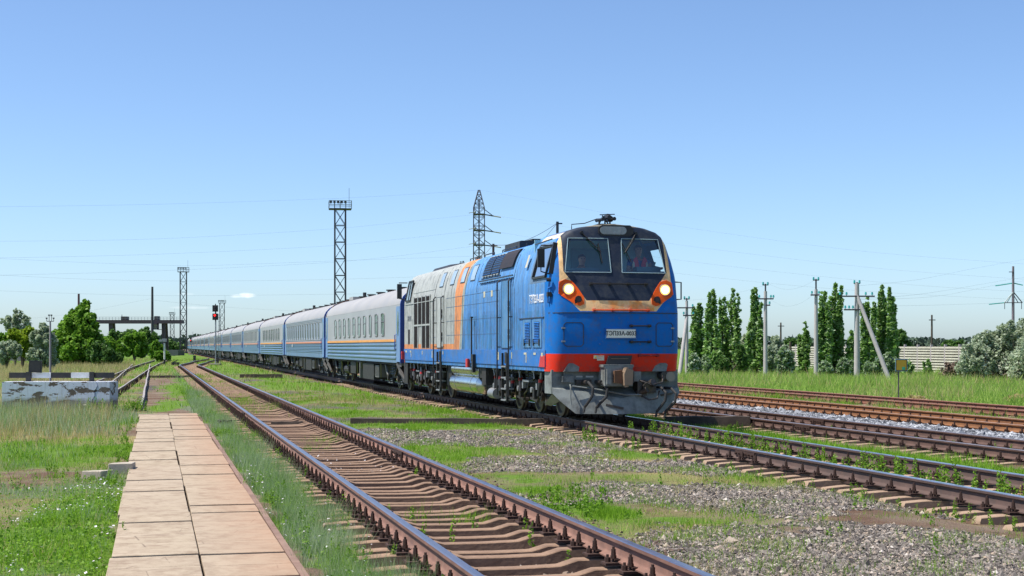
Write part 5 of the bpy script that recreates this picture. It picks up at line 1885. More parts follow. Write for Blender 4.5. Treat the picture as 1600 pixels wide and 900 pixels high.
def car_parts():
    P = {}
    P['side_wall'] = car_shell().mesh('side_wall', m_carG, 0)
    P['side_wall2'] = car_shell().mesh('side_wall', M('carriage blue grey', (.29, .36, .44), .42, .1, var=.1, dirt=(.28, .29, .3), dirtamt=.5, scale=.8, bump=.05), 0)
    P['roof'] = car_roof().mesh('roof', m_carRoof, 60)
    P['low3'] = rib_wall(1.16, 1.82, 4, .03).mesh('lower_panel', m_carB, 20)
    P['low6'] = rib_wall(1.30, 1.82, 6, .02).mesh('lower_panel', m_carB, 20)
    m = MB()
    for s in (-1, 1): m.box(s * 1.525 if s > 0 else -1.54, 1.54 if s > 0 else -1.525, .9, CL - .9, 1.06, 1.84)
    P['lowback'] = m.mesh('lower_wall', m_carB, 0)
    P['rib_up'] = rib_wall(3.0, 3.3, 3, .0).mesh('x', m_carG, 20)
    m = MB()
    for s in (-1, 1):
        for z in (2.98, 3.06, 3.14, 2.02): m.box(s * 1.55 if s > 0 else -1.572, 1.572 if s > 0 else -1.55, .95, CL - .95, z - .014, z + .014)
    P['upper_ribs'] = m.mesh('upper_ribs', m_carG, 0)
    for k, mt in (('O', m_stripeO), ('R', m_stripeR)):
        m = MB()
        for s in (-1, 1): m.box(s * 1.55 if s > 0 else -1.575, 1.575 if s > 0 else -1.55, .93, CL - .93, 1.835, 1.925)
        P['stripe' + k] = m.mesh('stripe', mt, 0)
    # end wall with rounded shoulders
    m = MB()
    ring = [(-w, z) for w, z in CP] + [(w, z) for w, z in CP[::-1][1:]]
    m.prism([(x * 1.006, z + .012 if z > 1.1 else z) for x, z in ring], 'y', -.06, .04)
    P['end_wall'] = m.mesh('end_wall', m_carE, 30)
    m = MB(); m.box(-.55, .55, -.34, -.06, 1.0, 3.5); m.box(-.42, .42, -.36, -.34, 1.2, 3.3)
    P['gangway'] = m.mesh('gangway_bellows', m_rubber, 0)
    m = MB(); m.box(-.012, .012, -.42, .42, 1.10, 3.12)
    P['door'] = m.mesh('door', m_carD, 0)
    m = MB()
    n = 16
    m.prism([(.16 * math.cos(2 * math.pi * k / n), 2.5 + .46 * math.sin(2 * math.pi * k / n)) for k in range(n)], 'x', -.02, -.0125)
    P['door_window'] = m.mesh('door_window', M('door glass', (.10, .16, .10), .1, spec=.8, bump=0), 0)
    m = MB(); m.tube([(-.01, .36, 2.1), (-.07, .36, 2.08), (-.07, .36, 1.55), (-.01, .36, 1.53)], .018, 6)
    P['door_rail'] = m.mesh('handrail', m_carE, 30)
    m = MB()
    m.add([(-.0, -.42, 1.06), (-.0, .42, 1.06), (.0, .42, .92), (.0, -.42, .92)], [(0, 1, 2, 3)])
    m.bar((-.02, .40, 1.06), (.12, -.40, .42), .05, .16, 0); m.bar((-.02, .0, .75), (.1, -.7, .45), .04, .06)
    P['step'] = m.mesh('folding_step', M('step metal', (.09, .085, .08), .7), 0)
    m = MB()
    for s in (-1, 1):
        m.box(s * .95 if s > 0 else -1.12, 1.12 if s > 0 else -.95, -1.6, 1.6, .45, .68)
        for u in (-1.2, 1.2):
            m.cbox((s * 1.08, u, .45), (.25, .34, .32)); m.cyl((s * 1.2, u, .45), (s * 1.27, u, .45), .12, 12)
            coil(m, s * 1.1, u - .3, .2, .45, .09, 1, 3); coil(m, s * 1.1, u + .3, .2, .45, .09, 1, 3)
        coil(m, s * 1.15, -.2, .55, .95, .13, 1, 4); coil(m, s * 1.15, .2, .55, .95, .13, 1, 4)
        m.bar((s * 1.3, -1.5, .9), (s * 1.3, -.9, .55), .06); m.bar((s * 1.3, .9, .55), (s * 1.3, 1.5, .95), .06, .06, 2)
    m.box(-1.0, 1.0, -.2, .2, .4, 1.0)
    P['bogie'] = m.mesh('bogie', [m_dark, m_coil, m_steel], 30)
    m = MB()
    m.box(-1.25, 1.25, .3, CL - .3, .95, 1.055)
    m.box(-1.45, -.6, 7.3, 10.5, .3, .95); m.box(-1.4, -.7, 13.2, 15.0, .45, .95); m.box(-1.48, -.9, 11.2, 11.4, .3, 1.0, 1)
    m.box(-1.42, -.8, 6.1, 7.1, .42, .9, 1); m.box(.6, 1.4, 8, 14, .4, .95)
    for u in (6.2, 6.45, 6.7, 6.95): m.box(-1.44, -1.42, u, u + .08, .48, .86, 1)
    for u in (5.4, 10.9, 12.4, 15.6, 17.9): m.bar((-1.45, u, 1.0), (-1.35, u + .6, .45), .05, .05, 1)
    m.cyl((-1.2, 15.7, .6), (-1.2, 17.3, .6), .22, 14); m.box(-.2, .2, -.35, .2, .72, .95)
    P['underframe'] = m.mesh('underframe_boxes', [m_dark, M('underfloor grey', (.14, .14, .13), .6), m_carG], 0)
    m = MB()
    for u in (1.5, 3.6, 6, 9, 12, 15, 18, 21): m.cyl((0, u, 4.0), (0, u, 4.12), .16, 10); m.cyl((0, u, 4.12), (0, u, 4.17), .22, 10)
    m.box(-.45, .45, CL - 2.4, CL - .9, 4.0, 4.16, 1); m.box(-.3, .2, CL - .85, CL - .35, 3.9, 4.2); m.cyl((.3, CL - 1.2, 4.1), (.3, CL - 1.2, 4.42), .09, 8)
    P['roof_vents'] = m.mesh('roof_vents', [m_black, m_carRoof], 30)
    m = MB()
    m.bar((-1.56, CL - .3, 3.2), (-1.15, CL - .2, 3.78), .05, .03); m.bar((-1.15, CL - .2, 3.78), (-.4, CL - .5, 4.06), .05, .03)
    for i in range(8):
        a = i / 7
        m.bar((-1.58 + .3 * a, CL - .34 - .1 * a, 3.25 + .36 * a), (-1.50 + .28 * a, CL - .02, 3.28 + .38 * a), .02)
    P['roof_ladder'] = m.mesh('end_ladder', M('brown ladder iron', (.16, .09, .06), .7), 0)
    m = MB(); m.box(-1.60, -1.578, 17.6, 17.95, 1.62, 1.80)
    P['route_board'] = m.mesh('destination_board', m_white, 0)
    return P


CPARTS = car_parts()


def put(me, parent, loc=(0, 0, 0), rz=0, name=None):
    o = bpy.data.objects.new(name or me.name.split('.')[0], me)
    COL.objects.link(o); o.parent = parent; o.location = loc; o.rotation_euler = (0, 0, rz)
    return o


def carriage(kind, s, label, detail=True):
    Y = 33.3 + .9718 * s
    X = bendq(Y) - SL * Y
    rz = math.atan(SL - (.0019 if Y > 120 else 0))
    r = empty('passenger_carriage', (X, Y, .23), rz, label, 'train carriage', 'passenger carriages behind the locomotive')
    C = CPARTS
    put(C['side_wall2' if kind == 'b' else 'side_wall'], r); rf = put(C['roof'], r); put(C['lowback'], r)
    put(C['low3' if kind == 'a' else 'low6'], r)
    put(C['stripeO' if kind == 'a' else 'stripeR'], r)
    if kind != 'a': put(C['upper_ribs'], r)
    put(C['roof_vents'], rf)
    put(C['end_wall'], r); put(C['end_wall'], r, (0, CL, 0), math.pi)
    put(C['gangway'], r); put(C['gangway'], r, (0, CL, 0), math.pi)
    put(C['underframe'], r)
    for u in (.48, CL - .48):
        d = put(C['door'], r, (-1.548, u, 0)); put(C['door_window'], d); put(C['door_rail'], d)
        put(C['step'], r, (-1.50, u, 0))
        d = put(C['door'], r, (1.548, u, 0), math.pi)
    for u in (3.6, CL - 3.6):
        b = put(C['bogie'], r, (0, u, 0))
        for du in (-1.2, 1.2): put(ME_WC, b, (0, du, .47), 0, 'wheelset')
    put(C['roof_ladder'], r)
    if kind != 'a' or s > 60: put(C['route_board'], r)
    if kind == 'a':
        us = np.linspace(4.15, 19.4, 10); typ = 'aaaaaacaac' if False else 'aacaaacaaa'
    elif kind == 'b':
        us = np.linspace(2.6, 21.2, 14); typ = 'bb' * 7
    else:
        us = np.linspace(2.8, 21.0, 11); typ = 'c' * 11
    for u, ty in zip(us, typ):
        f, g = WIN[ty]
        w = put(f, r, (-1.551, float(u), 2.51)); put(g, w)
        if s < 80: w2 = put(f, r, (1.551, float(u), 2.51), math.pi); put(g, w2)
    return r


ordn = ['first', 'second', 'third', 'fourth', 'fifth', 'sixth', 'seventh', 'eighth', 'ninth', 'tenth', 'eleventh', 'twelfth', 'thirteenth', 'fourteenth', 'fifteenth']
for k in range(15):
    kind = 'abacbbbcbbbcbbb'[k]
    desc = {0: 'first passenger carriage behind the locomotive, smooth silver sides, ten tall windows, orange stripe',
            1: 'second carriage behind the locomotive, ribbed grey sides, narrow windows and a salmon stripe'}.get(k, '%s carriage counted from the locomotive, grey over blue with a thin orange stripe' % ordn[k])
    if k == 14: desc = 'last and farthest carriage of the train, at its tiny left end'
    carriage(kind, 20.95 + 24.5 * k, desc)

# ------------------------------------------------------------------ lattice floodlight masts
def lattice_mast(px, Y, top_px, w, plat_w, label, wleg=.14, wbr=.06, rot=.15, base_z=0.0):
    X = atY(px, Y); H = zat(top_px, Y)
    r = empty('lattice_floodlight_mast', (X, Y, base_z), rot, label, 'light mast', 'lattice floodlight masts over the yard')
    hp = H - 1.5
    m = MB()
    for sx in (-1, 1):
        for sy in (-1, 1): m.bar((sx * w / 2, sy * w / 2, 0), (sx * w / 2, sy * w / 2, hp), wleg)
    nb = max(6, int(hp / (w * 1.55)))
    for i in range(nb):
        z0, z1 = hp * i / nb, hp * (i + 1) / nb
        for (a, b) in (((-1, -1), (1, -1)), ((1, -1), (1, 1)), ((1, 1), (-1, 1)), ((-1, 1), (-1, -1))):
            A = (a[0] * w / 2, a[1] * w / 2); B = (b[0] * w / 2, b[1] * w / 2)
            m.bar((*A, z0), (*B, z1), wbr); m.bar((*B, z0), (*A, z1), wbr)
            m.bar((*A, z1), (*B, z1), wbr * 1.2)
    m.box(-w * .7, w * .7, -w * .7, w * .7, -.1, .25)
    m.build('lattice', m_mast, r, 0)
    m = MB()
    p = plat_w / 2
    m.box(-p, p, -p * .7, p * .7, hp - .12, hp)
    m2 = MB()
    for z in (hp + .55, hp + 1.15):
        for (a, b) in (((-p, -p * .7), (p, -p * .7)), ((p, -p * .7), (p, p * .7)), ((p, p * .7), (-p, p * .7)), ((-p, p * .7), (-p, -p * .7))):
            m2.bar((*a, z), (*b, z), wbr * .9)
    for x in np.linspace(-p, p, 5):
        for y in (-p * .7, p * .7): m2.bar((x, y, hp), (x, y, hp + 1.15), wbr * .9)
    m.build('platform', m_mast, r, 0)
    m2.build('platform_railing', M('mast rail grey', (.25, .28, .3), .5, .3, bump=0) if 'mast rail grey' not in bpy.data.materials else bpy.data.materials['mast rail grey'], r, 0)
    m = MB()
    for x in np.linspace(-p * .85, p * .45, 5):
        m.cbox((x, -p * .6, hp + .95), (.34, .3, .34)); m.bar((x, -p * .6, hp + .5), (x, -p * .6, hp + .95), .06)
    m.build('floodlights', m_black, r, 0)
    m = MB(); m.bar((p * .8, 0, hp), (p * .8, 0, hp + 3.2), .05); m.build('lightning_rod', m_mast, r, 0)


lattice_mast(531.5, 226, 311, 1.62, 3.4, 'tall dark lattice mast with a railed platform rising behind the first carriage', .2, .08)
lattice_mast(286.5, 405, 416, 1.7, 3.0, 'lattice mast with a railed platform standing just left of the far end of the train', .2, .08)
lattice_mast(347, 640, 468, 2.0, 3.2, 'small distant lattice mast seen beside the red signal above the carriages', .2, .09)
lattice_mast(269, 780, 487, 2.0, 3.0, 'farthest tiny lattice mast behind the right end of the gantry crane', .2, .09)

# high-voltage pylon
PX, PY = atY(748.5, 312), 312
pyl = empty('power_pylon', (PX, PY, 0), .0, 'tall steel lattice power pylon behind the locomotive roof', 'pylon')
m = MB()
Ht = zat(297, PY); Hs = zat(325, PY)
def lat(m, w0, z0, w1, z1, n, leg=.16, br=.08):
    for i in range(n):
        a, b = i / n, (i + 1) / n
        za, zb = z0 + (z1 - z0) * a, z0 + (z1 - z0) * b; wa, wb = (w0 + (w1 - w0) * a) / 2, (w0 + (w1 - w0) * b) / 2
        cs = [(-1, -1), (1, -1), (1, 1), (-1, 1)]
        for k in range(4):
            p, q_ = cs[k], cs[(k + 1) % 4]
            m.bar((p[0] * wa, p[1] * wa, za), (p[0] * wb, p[1] * wb, zb), leg)
            m.bar((p[0] * wa, p[1] * wa, za), (q_[0] * wb, q_[1] * wb, zb), br); m.bar((q_[0] * wa, q_[1] * wa, za), (p[0] * wb, p[1] * wb, zb), br)
            m.bar((p[0] * wb, p[1] * wb, zb), (q_[0] * wb, q_[1] * wb, zb), br)


lat(m, 4.2, 0, 2.35, 14, 5); lat(m, 2.35, 14, 2.3, Hs, 9); lat(m, 2.3, Hs, .35, Ht, 4, .13, .07)
m.bar((0, 0, 0), (0, 0, Ht - 2), .28)
m.build('lattice_body', m_mast, pyl, 0)
m = MB()
m_insy = M('insulator yellow grey', (.28, .27, .16), .4)
ARMZ = [zat(335, PY), zat(360, PY), zat(383, PY)]
for z in ARMZ:
    for s in (-1, 1):
        y = s * 5.5; tx = 2.9 if s > 0 else -.6
        m.bar((s * 1.1, 0, z), (tx, y * .9, z + .1), .22); m.bar((s * 1.1, 0, z + 1.1), (tx, y * .9, z + .1), .12); m.bar((s * 1.1, s * 1.1, z), (tx, y * .9, z + .1), .12)
    m.box(-1.2, 1.2, -1.2, 1.2, z - .1, z + .1)
m.build('cross_arms', m_mast, pyl, 0)
for z in ARMZ:
    m = MB()
    m.tube([(2.9, 4.95, z + .1), (4.6, 5.0, z - .2)], .12, 6); m.tube([(-.6, -4.95, z + .1), (-2.0, -5.4, z - .2)], .07, 6)
    m.build('insulator_strings', m_insy, pyl, 0)


def wire(pts_px, label, r=.028, group='overhead power lines crossing the sky'):
    """pts: (px, py, distance) of three or more points on the span"""
    P = [Vector((atY(a, d), d, zat(b, d))) for (a, b, d) in pts_px]
    out = []
    n = len(P)
    sm = smooth3(P, 8)
    r = r * .27
    m = MB(); m.tube(sm, r, 5)
    o = m.build('power_line', m_wireS, None, 0)
    tag(o, label, 'power line', group)


def smooth3(P, n):
    out = []
    for i in range(len(P) - 1):
        p0, p1, p2, p3 = P[max(i - 1, 0)], P[i], P[i + 1], P[min(i + 2, len(P) - 1)]
        for k in range(n):
            t_ = k / n
            out.append(.5 * (2 * p1 + (p2 - p0) * t_ + (2 * p0 - 5 * p1 + 4 * p2 - p3) * t_ * t_ + (3 * p1 - p0 - 3 * p2 + p3) * t_ ** 3))
    out.append(P[-1])
    return out


m_wireS = M('aluminium line', (.12, .15, .19), .7, .0, bump=0)
D1 = 312
wire([(748, 297, D1), (620, 305, 300), (500, 311, 290), (250, 319, 270), (0, 323, 255), (-120, 323, 245)], 'topmost thin line going left from the tip of the pylon', .035)
wire([(744, 335, D1), (620, 348, 300), (500, 359, 290), (250, 373, 270), (0, 377, 255), (-120, 376, 245)], 'second line from the top going left from the pylon', .035)
wire([(744, 360, D1), (620, 374, 300), (500, 385, 290), (250, 397, 270), (0, 403, 255), (-120, 403, 245)], 'third line going left from the pylon, above the small light mast top', .035)
wire([(744, 384, D1), (620, 400, 300), (500, 411, 290), (250, 423, 270), (0, 430, 255), (-120, 431, 245)], 'fourth line going left from the pylon', .035)
wire([(742, 400, 330), (500, 408.5, 300), (300, 415, 290), (130, 410, 280), (0, 404, 275), (-120, 399, 270)], 'sagging line crossing the third and fourth ones left of the tall mast', .035)
wire([(735, 430, 330), (500, 437, 300), (280, 439, 290), (130, 436, 280), (0, 430, 275), (-120, 426, 270)], 'low line over the gantry crane', .035)
wire([(640, 458, 330), (500, 460, 300), (280, 462, 290), (130, 459, 280), (0, 454.5, 275), (-120, 452, 270)], 'lowest line at left, just above the tree tops', .035)
wire([(750, 297, D1), (900, 324, 300), (1050, 352, 290), (1325, 390, 270), (1565, 410, 255), (1700, 418, 248)], 'topmost line going right from the tip of the pylon', .035)
wire([(768, 336, D1), (900, 357, 300), (1050, 381, 290), (1339, 416, 270), (1565, 434, 255), (1700, 441, 248)], 'second line going right from the pylon, above the poplars', .035)
wire([(768, 361, D1), (900, 382, 300), (1050, 405, 290), (1256, 429, 275), (1450, 447, 262), (1700, 461, 248)], 'third line going right from the pylon', .035)
wire([(768, 385, D1), (900, 405, 300), (1050, 426, 290), (1250, 447, 275), (1450, 461, 262), (1700, 473, 248)], 'lowest line going right from the pylon', .035)
wire([(1338, 447, 92), (1440, 436, 110), (1530, 418, 140), (1700, 388, 200)], 'line climbing right from the braced pole towards the upper right corner', .016)
wire([(1345, 466, 92), (1450, 458, 120), (1583, 436, 184), (1700, 420, 220)], 'line from the braced pole to the upper crossarm of the big concrete pole', .02)
wire([(1345, 468, 92), (1470, 462, 140), (1583, 441, 184), (1700, 428, 220)], 'line from the braced pole to the middle of the big concrete pole', .02)
wire([(1365, 478, 110), (1450, 477, 140), (1568, 473, 184), (1700, 466, 220)], 'line running level to the lower crossarm of the big concrete pole', .02)
wire([(1202, 444, 100), (1225, 452, 99), (1250, 449, 98), (1275, 437, 97)], 'upper slack line sagging between two grey poles', .012)
wire([(1200, 466, 100), (1225, 478, 99), (1250, 474, 98), (1275, 458, 97)], 'lower slack line sagging between two grey poles', .012)
wire([(1066, 470, 105), (1110, 466, 104), (1150, 458, 102), (1195, 446, 100)], 'line from the leaning braced pole beside the locomotive to the next grey pole', .012)
wire([(-60, 505, 270), (100, 492, 262), (238, 466, 256)], 'faint line from the left edge up to the tall bare pole', .03)
wire([(240, 469, 256), (330, 478, 300), (420, 484, 340), (470, 486, 360)], 'faint line going right from the tall bare pole', .03)

# ------------------------------------------------------------------ utility poles
def pole(px, Y, top, label, r=.13, arms=(), braces=(), base=-.2, mat=None, cap=None, group='grey concrete utility poles by the poplars', lean_=0):
    X = atY(px, Y); H = zat(top, Y) - base
    e = empty('utility_pole', (X, Y, base), 0, label, 'utility pole', group)
    m = MB(); m.tube([(0, 0, -.3), (0, 0, H * .5), (lean_, 0, H)], [r, r * .9, r * .72], 8)
    m.build('shaft', mat or m_cpole, e, 50)
    for (pz, x0, x1, pins) in arms:
        z = zat(pz, Y) - base
        m = MB(); m.bar((atY(x0, Y) - X, -.12, z), (atY(x1, Y) - X, -.12, z), .09, .09)
        a = m.build('crossarm', m_mast, e, 0)
        for p in pins:
            m = MB(); x = atY(p, Y) - X
            m.cyl((x, -.12, z), (x, -.12, z + .14), .02, 6, 0); m.cyl((x, -.12, z + .1), (x, -.12, z + .26), .075, 8, 1, .05)
            m.build('insulator', [m_mast, m_glassblue], a)
    for (bx, by, tz) in braces:
        m = MB(); xb = atY(bx, Y - .0) - X; m.tube([(xb, -1.2, -.2), (0, -.05, zat(tz, Y) - base)], [.15, .12], 8)
        m.build('brace', mat or m_cpole, e, 50)
    if cap:
        m = MB(); m.bar((0, 0, H - .3), (0, 0, H + cap), .09)
        for s in (-1, 1): m.cyl((s * .16, 0, H + cap - .05), (s * .16, 0, H + cap + .12), .07, 8, 1, .05)
        m.bar((-.2, 0, H + cap - .08), (.2, 0, H + cap - .08), .06)
        m.build('pole_top', [m_mast, m_glassblue], e)
    return e


pole(1073, 104, 470, 'concrete pole with a leaning strut and crossarms, immediately right of the locomotive', .13, ((481, 1050, 1084, (1056, 1082)), (493, 1067, 1084, (1068, 1083))), ((1058, 0, 495),), cap=.2)
pole(1196, 100, 455, 'slim grey pole with one long crossarm between two groups of poplars', .15, ((467, 1184, 1208, (1186, 1204, 1208)), (477, 1196, 1203, (1202,))), cap=.5)
pole(1275, 97, 452, 'slim grey pole with a thin top spike, left of the pair of tall dark poplars', .15, ((461, 1266, 1280, (1268, 1279)),), cap=.68)
pole(1339, 92, 442, 'thick grey pole with two crossarms and a long diagonal brace at its right', .19, ((463, 1314, 1366, (1312, 1322, 1352, 1362)), (484, 1318, 1345, (1320, 1326, 1332))), ((1384, 0, 462),), cap=.05)
e = pole(1583, 184, 416, 'big dark concrete pole with a trussed crossarm above the silvery shrub at right', .2, ((473, 1569, 1597, ()), (425, 1576, 1583, ())), mat=M('dark pole concrete', (.20, .16, .19), .9), group=None)
m = MB()
Xp, Zp = atY(1583, 184), zat(473, 184)
for s in (-1, 1):
    m.bar((s * 1.1, -.1, Zp + .2), (0, -.1, zat(456, 184) + .2), .1, .1, 1 if s < 0 else 0); m.bar((s * .7, .2, Zp + .2), (0, .2, zat(458, 184) + .2), .08, .08, 1 if s < 0 else 0)
    m.bar((s * 1.05, 0, Zp + .2), (s * 1.05, 0, Zp - .6), .06, .06)
m.build('crossarm_truss', [m_mast, m_white], e, 0)
m = MB(); m.tube([(-.1, 0, zat(440, 184)), (-1.6, 0, zat(443, 184)), (-2.2, 0, zat(444, 184))], .07, 6); m.tube([(.1, 0, zat(440, 184)), (1.2, 0, zat(443, 184))], .07, 6); m.tube([(-1.1, 0, Zp + .2), (-3.0, 0, Zp)], .07, 6); m.build('insulator_strings', m_glassblue, e, 0)
pole(1456, 150, 492, 'thin brown wooden pole standing behind the concrete fence', .12, ((500, 1451, 1461, ()),), mat=m_timber, group='thin wooden poles in the distance')
pole(1220, 170, 504, 'short distant wooden pole above the low bushes between the poplars', .12, ((509.5, 1215, 1225, ()),), mat=m_timber, group='thin wooden poles in the distance')
pole(1235, 120, 534, 'dark stump of a pole standing in front of the left end of the fence', .13, mat=m_timber, group=None)
pole(1522, 106, 538, 'dark stump of a pole standing at the right end of the fence', .16, mat=m_timber, group=None)
pole(1472, 100, 574, 'short dark post in front of the fence foot', .11, mat=m_timber, group=None)
pole(238, 256, 448, 'tall bare dark pole standing left of the light mast, beside the gantry crane', .26, mat=M('dark wood pole', (.06, .055, .06), .8), group=None, base=0)
pole(123, 200, 459, 'brown pole whose top shows above the big green tree', .2, mat=M('rusty pole', (.10, .045, .05), .8), group=None, base=0)
# floodlight pole at left
e = pole(78.5, 68, 502, 'slender pole with small floodlights on top, behind the buffer stop', .055, mat=M('pale pole', (.28, .26, .27), .8), group=None, base=0)
Hh = zat(502, 68)
m = MB()
m.bar((-.16, 0, Hh), (.16, 0, Hh), .03)
for x in (-.16, -.05, .06, .16):
    m.bar((x, 0, Hh), (x, 0, Hh + (.14 if abs(x) > .1 else .26)), .02); m.cbox((x, -.02, Hh + (.14 if abs(x) > .1 else .28)), (.07, .06, .06))
m.build('floodlights', m_black, e, 0)

# ------------------------------------------------------------------ concrete slat fence
FQ = 60.0
m_fence = M('fence concrete', (.60, .56, .47), .9, var=.1, dirt=(.33, .3, .25), dirtamt=.4, scale=1.2, bump=.2)
m_fpost = M('fence post', (.36, .31, .32), .9, bump=.2)
fe = empty('concrete_fence', (FQ - SL * 100, 100, -.2), TH, 'long pale concrete fence of horizontal ribbed panels, behind the poplars at right', 'fence')
mp = MB()
for i in range(12):
    if i > 9: break
    z = .08 + i * .205
    mp.prism([(-.09, z), (.05, z - .01), (.05, z + .11), (-.09, z + .12)], 'y', .07, 1.99)
mp.box(.05, .085, .07, 1.99, .05, 2.08, 1)  # darker backing puts the shade between the slats into the colour
me_p = mp.mesh('fence_panel', [m_fence, M('painted fence gap shade', (.22, .21, .18), .9)], 0)
mq = MB(); mq.box(-.09, .09, -.07, .07, -.2, 2.25); me_q = mq.mesh('fence_post', m_fpost, 0)
for i in range(-1, 27):
    put(me_p, fe, (0, i * 2.06, 0)); put(me_q, fe, (0, i * 2.06, 0))

# ------------------------------------------------------------------ yellow sign by the track
SYd = 55.0
e = empty('track_sign', (atY(1404, SYd), SYd, -.2), 0, 'square yellow board with a dark border on a thin post beside the rusty track', 'sign')
m = MB(); m.cyl((0, 0, 0), (0, 0, zat(560, SYd) + .2), .025, 8); m.build('post', m_mast, e)
w = (1417 - 1398) * SYd / F_PX / 2; z0, z1 = zat(580, SYd) + .2, zat(561, SYd) + .2
m = MB(); m.box(-w, w, -.05, -.03, z0, z1)
b = m.build('board', M('sign border pale blue', (.2, .36, .42), .5), e, 0)
b.location = (atY(1408, SYd) - atY(1404, SYd), 0, 0)
m = MB(); m.box(-w + .02, w - .02, -.056, -.0501, z0 + .02, z1 - .02)
m.box(-w + .04, w - .04, -.060, -.0561, z0 + .04, z1 - .04, 1)
m.box(0.02, .13, -.064, -.0601, z0 + .05, z0 + .16, 2)
m.build('sign_face', [m_black, M('sign yellow', (.42, .27, .02), .6), M('teal patch', (.03, .35, .22), .6)], b, 0)

# ------------------------------------------------------------------ signals and posts
def signal(px, base_y, tops, label, Y=None, pole_r=.07):
    Y = Y or F_PX * CAMZ / (base_y - HOR)
    X = atY(px, Y)
    e = empty('colour_light_signal', (X, Y, 0), 0, label, 'railway signal', 'red railway signals')
    s = Y / F_PX
    m = MB(); m.cyl((0, 0, 0), (0, 0, zat(tops[0] + 3, Y)), pole_r, 10)
    m.build('mast', m_steel, e)
    m = MB(); m.box(-.5, .5, -.5, .5, -.05, .16); m.build('foundation', m_conc, e, 0)
    m = MB(); m.box(.12, .3, -.1, .1, .2, .75); m.build('relay_box', m_black, e, 0)
    for i, (a, b, lit) in enumerate(tops[1:]):
        z0, z1 = zat(b, Y), zat(a, Y); h = z1 - z0
        m = MB(); m.box(-h * .42, h * .42, -.30, -.08, z0, z1); m.cyl((0, -.1, z0 - .15), (0, -.1, z1 + .15), .05, 8)
        hd = m.build('signal_head', m_black, e, 30)
        for k, zz in enumerate((z0 + h * .72, z0 + h * .28)):
            m = MB(); m.cyl((0, -.30, zz), (0, -.46, zz + .0), h * .19, 12, 0, h * .17); 
            m.build('hood', m_black, hd)
            m = MB(); m.cyl((0, -.461, zz), (0, -.47, zz), h * .16, 12); m.build('lens', m_redE if (lit and k == 0) else m_darklens, hd)
    m = MB()
    for k in range(12): m.bar((.25, .1, .4 + k * .4), (.45, .1, .4 + k * .4), .03)
    m.bar((.25, .1, 0), (.25, .1, 5.2), .03); m.bar((.45, .1, 0), (.45, .1, 5.2), .03)
    m.build('ladder', m_steel, e, 0)
    return e


signal(337, 570, (475, (477, 487, False), (490, 500, True)), 'grey signal mast with two black heads, the lower one glowing red, beside the train', 150)
signal(298.5, 556, (527, (527.5, 530.5, False), (531, 534.5, True)), 'tiny distant signal showing red above the last carriages', 330, .06)
e = empty('milepost', (atY(257, 151), 151, 0), 0, 'slim white post with a black foot and small board on top, left of nearest track', 'marker post')
m = MB(); m.cyl((0, 0, 0), (0, 0, .55), .1, 10, 1); m.cyl((0, 0, .55), (0, 0, zat(536, 151)), .09, 10, 0); m.build('post', [m_white, m_black], e)
m = MB(); m.box(-.2, .25, -.14, -.1, zat(534, 151), zat(529, 151)); m.bar((-.55, -.12, zat(532.5, 151)), (-.2, -.12, zat(532, 151)), .1, .22); m.build('board', m_steel, e, 0)
e = empty('dwarf_post', (atY(304, 185), 185, 0), 0, 'short black post where the nearest track bends in the distance', 'marker post')
m = MB(); m.box(-.15, .15, -.15, .15, 0, .5); m.cbox((0, 0, .62), (.3, .3, .22)); m.build('post', m_black, e, 0)
m = MB(); m.box(-.5, .5, -.4, .4, -.05, .1); m.build('foundation', m_conc, e, 0)
e = empty('switch_lever_box', (atY(274, 150), 150, 0), 0, 'small dark point lever box lying where the siding rails meet', 'point lever')
m = MB(); m.box(-.35, .35, -.3, .3, 0, .28); m.bar((-.3, 0, .25), (.25, 0, .5), .08); m.build('lever_box', m_black, e, 0)

# ------------------------------------------------------------------ gantry crane
GY = 330
e = empty('gantry_crane', (atY(215, GY), GY, 0), 0, 'dark gantry crane spanning above the trees at left', 'gantry crane')
gx = lambda p: atY(p, GY) - atY(215, GY)
gzz = lambda p: zat(p, GY)
m_crane = M('crane steel', (.055, .04, .055), .7, dirt=(.10, .06, .05), dirtamt=.5)
m = MB(); m.box(gx(142), gx(285), -.7, .7, gzz(505.5), gzz(500)); m.box(gx(142), gx(285), .9, 1.9, gzz(505.5), gzz(500)); m.build('girder', m_crane, e, 0)
for (a, b) in ((173, .72), (255.5, .72)):
    for y in (0, 4.2):
        m = MB(); xc = gx(a)
        m.add([(xc - .4, y - .3 - (y > 0) * 2.2, gzz(505)), (xc + .4, y - .3 - (y > 0) * 2.2, gzz(505)), (xc + .4, y + .3 - (y > 0) * 2.2, gzz(505)), (xc - .4, y + .3 - (y > 0) * 2.2, gzz(505)), (xc - .22, y - .25, 0), (xc + .22, y - .25, 0), (xc + .22, y + .25, 0), (xc - .22, y + .25, 0)],
                     [(0, 1, 2, 3), (4, 5, 6, 7), (0, 1, 5, 4), (1, 2, 6, 5), (2, 3, 7, 6), (3, 0, 4, 7)])
        m.build('leg', m_crane, e, 0)
m = MB()
for p in np.arange(142, 286, 5.0): m.bar((gx(p), -.7, gzz(500)), (gx(p), -.7, gzz(495.5)), .05)
m.bar((gx(142), -.7, gzz(495.5)), (gx(285), -.7, gzz(495.5)), .05); m.bar((gx(142), -.7, gzz(497.7)), (gx(285), -.7, gzz(497.7)), .04)
m.build('walkway_railing', M('crane rail grey', (.2, .21, .24), .6, bump=0), e, 0)
m = MB(); m.box(gx(190), gx(199), -.6, 1.6, gzz(500), gzz(494.5)); m.bar((gx(190.5), 0, gzz(495)), (gx(190.5), 0, gzz(491.5)), .1); m.build('hoist_trolley', m_crane, e, 0)
m = MB(); m.box(gx(242), gx(248), -.6, 1.2, gzz(500), gzz(494)); m.build('winch_box', m_crane, e, 0)
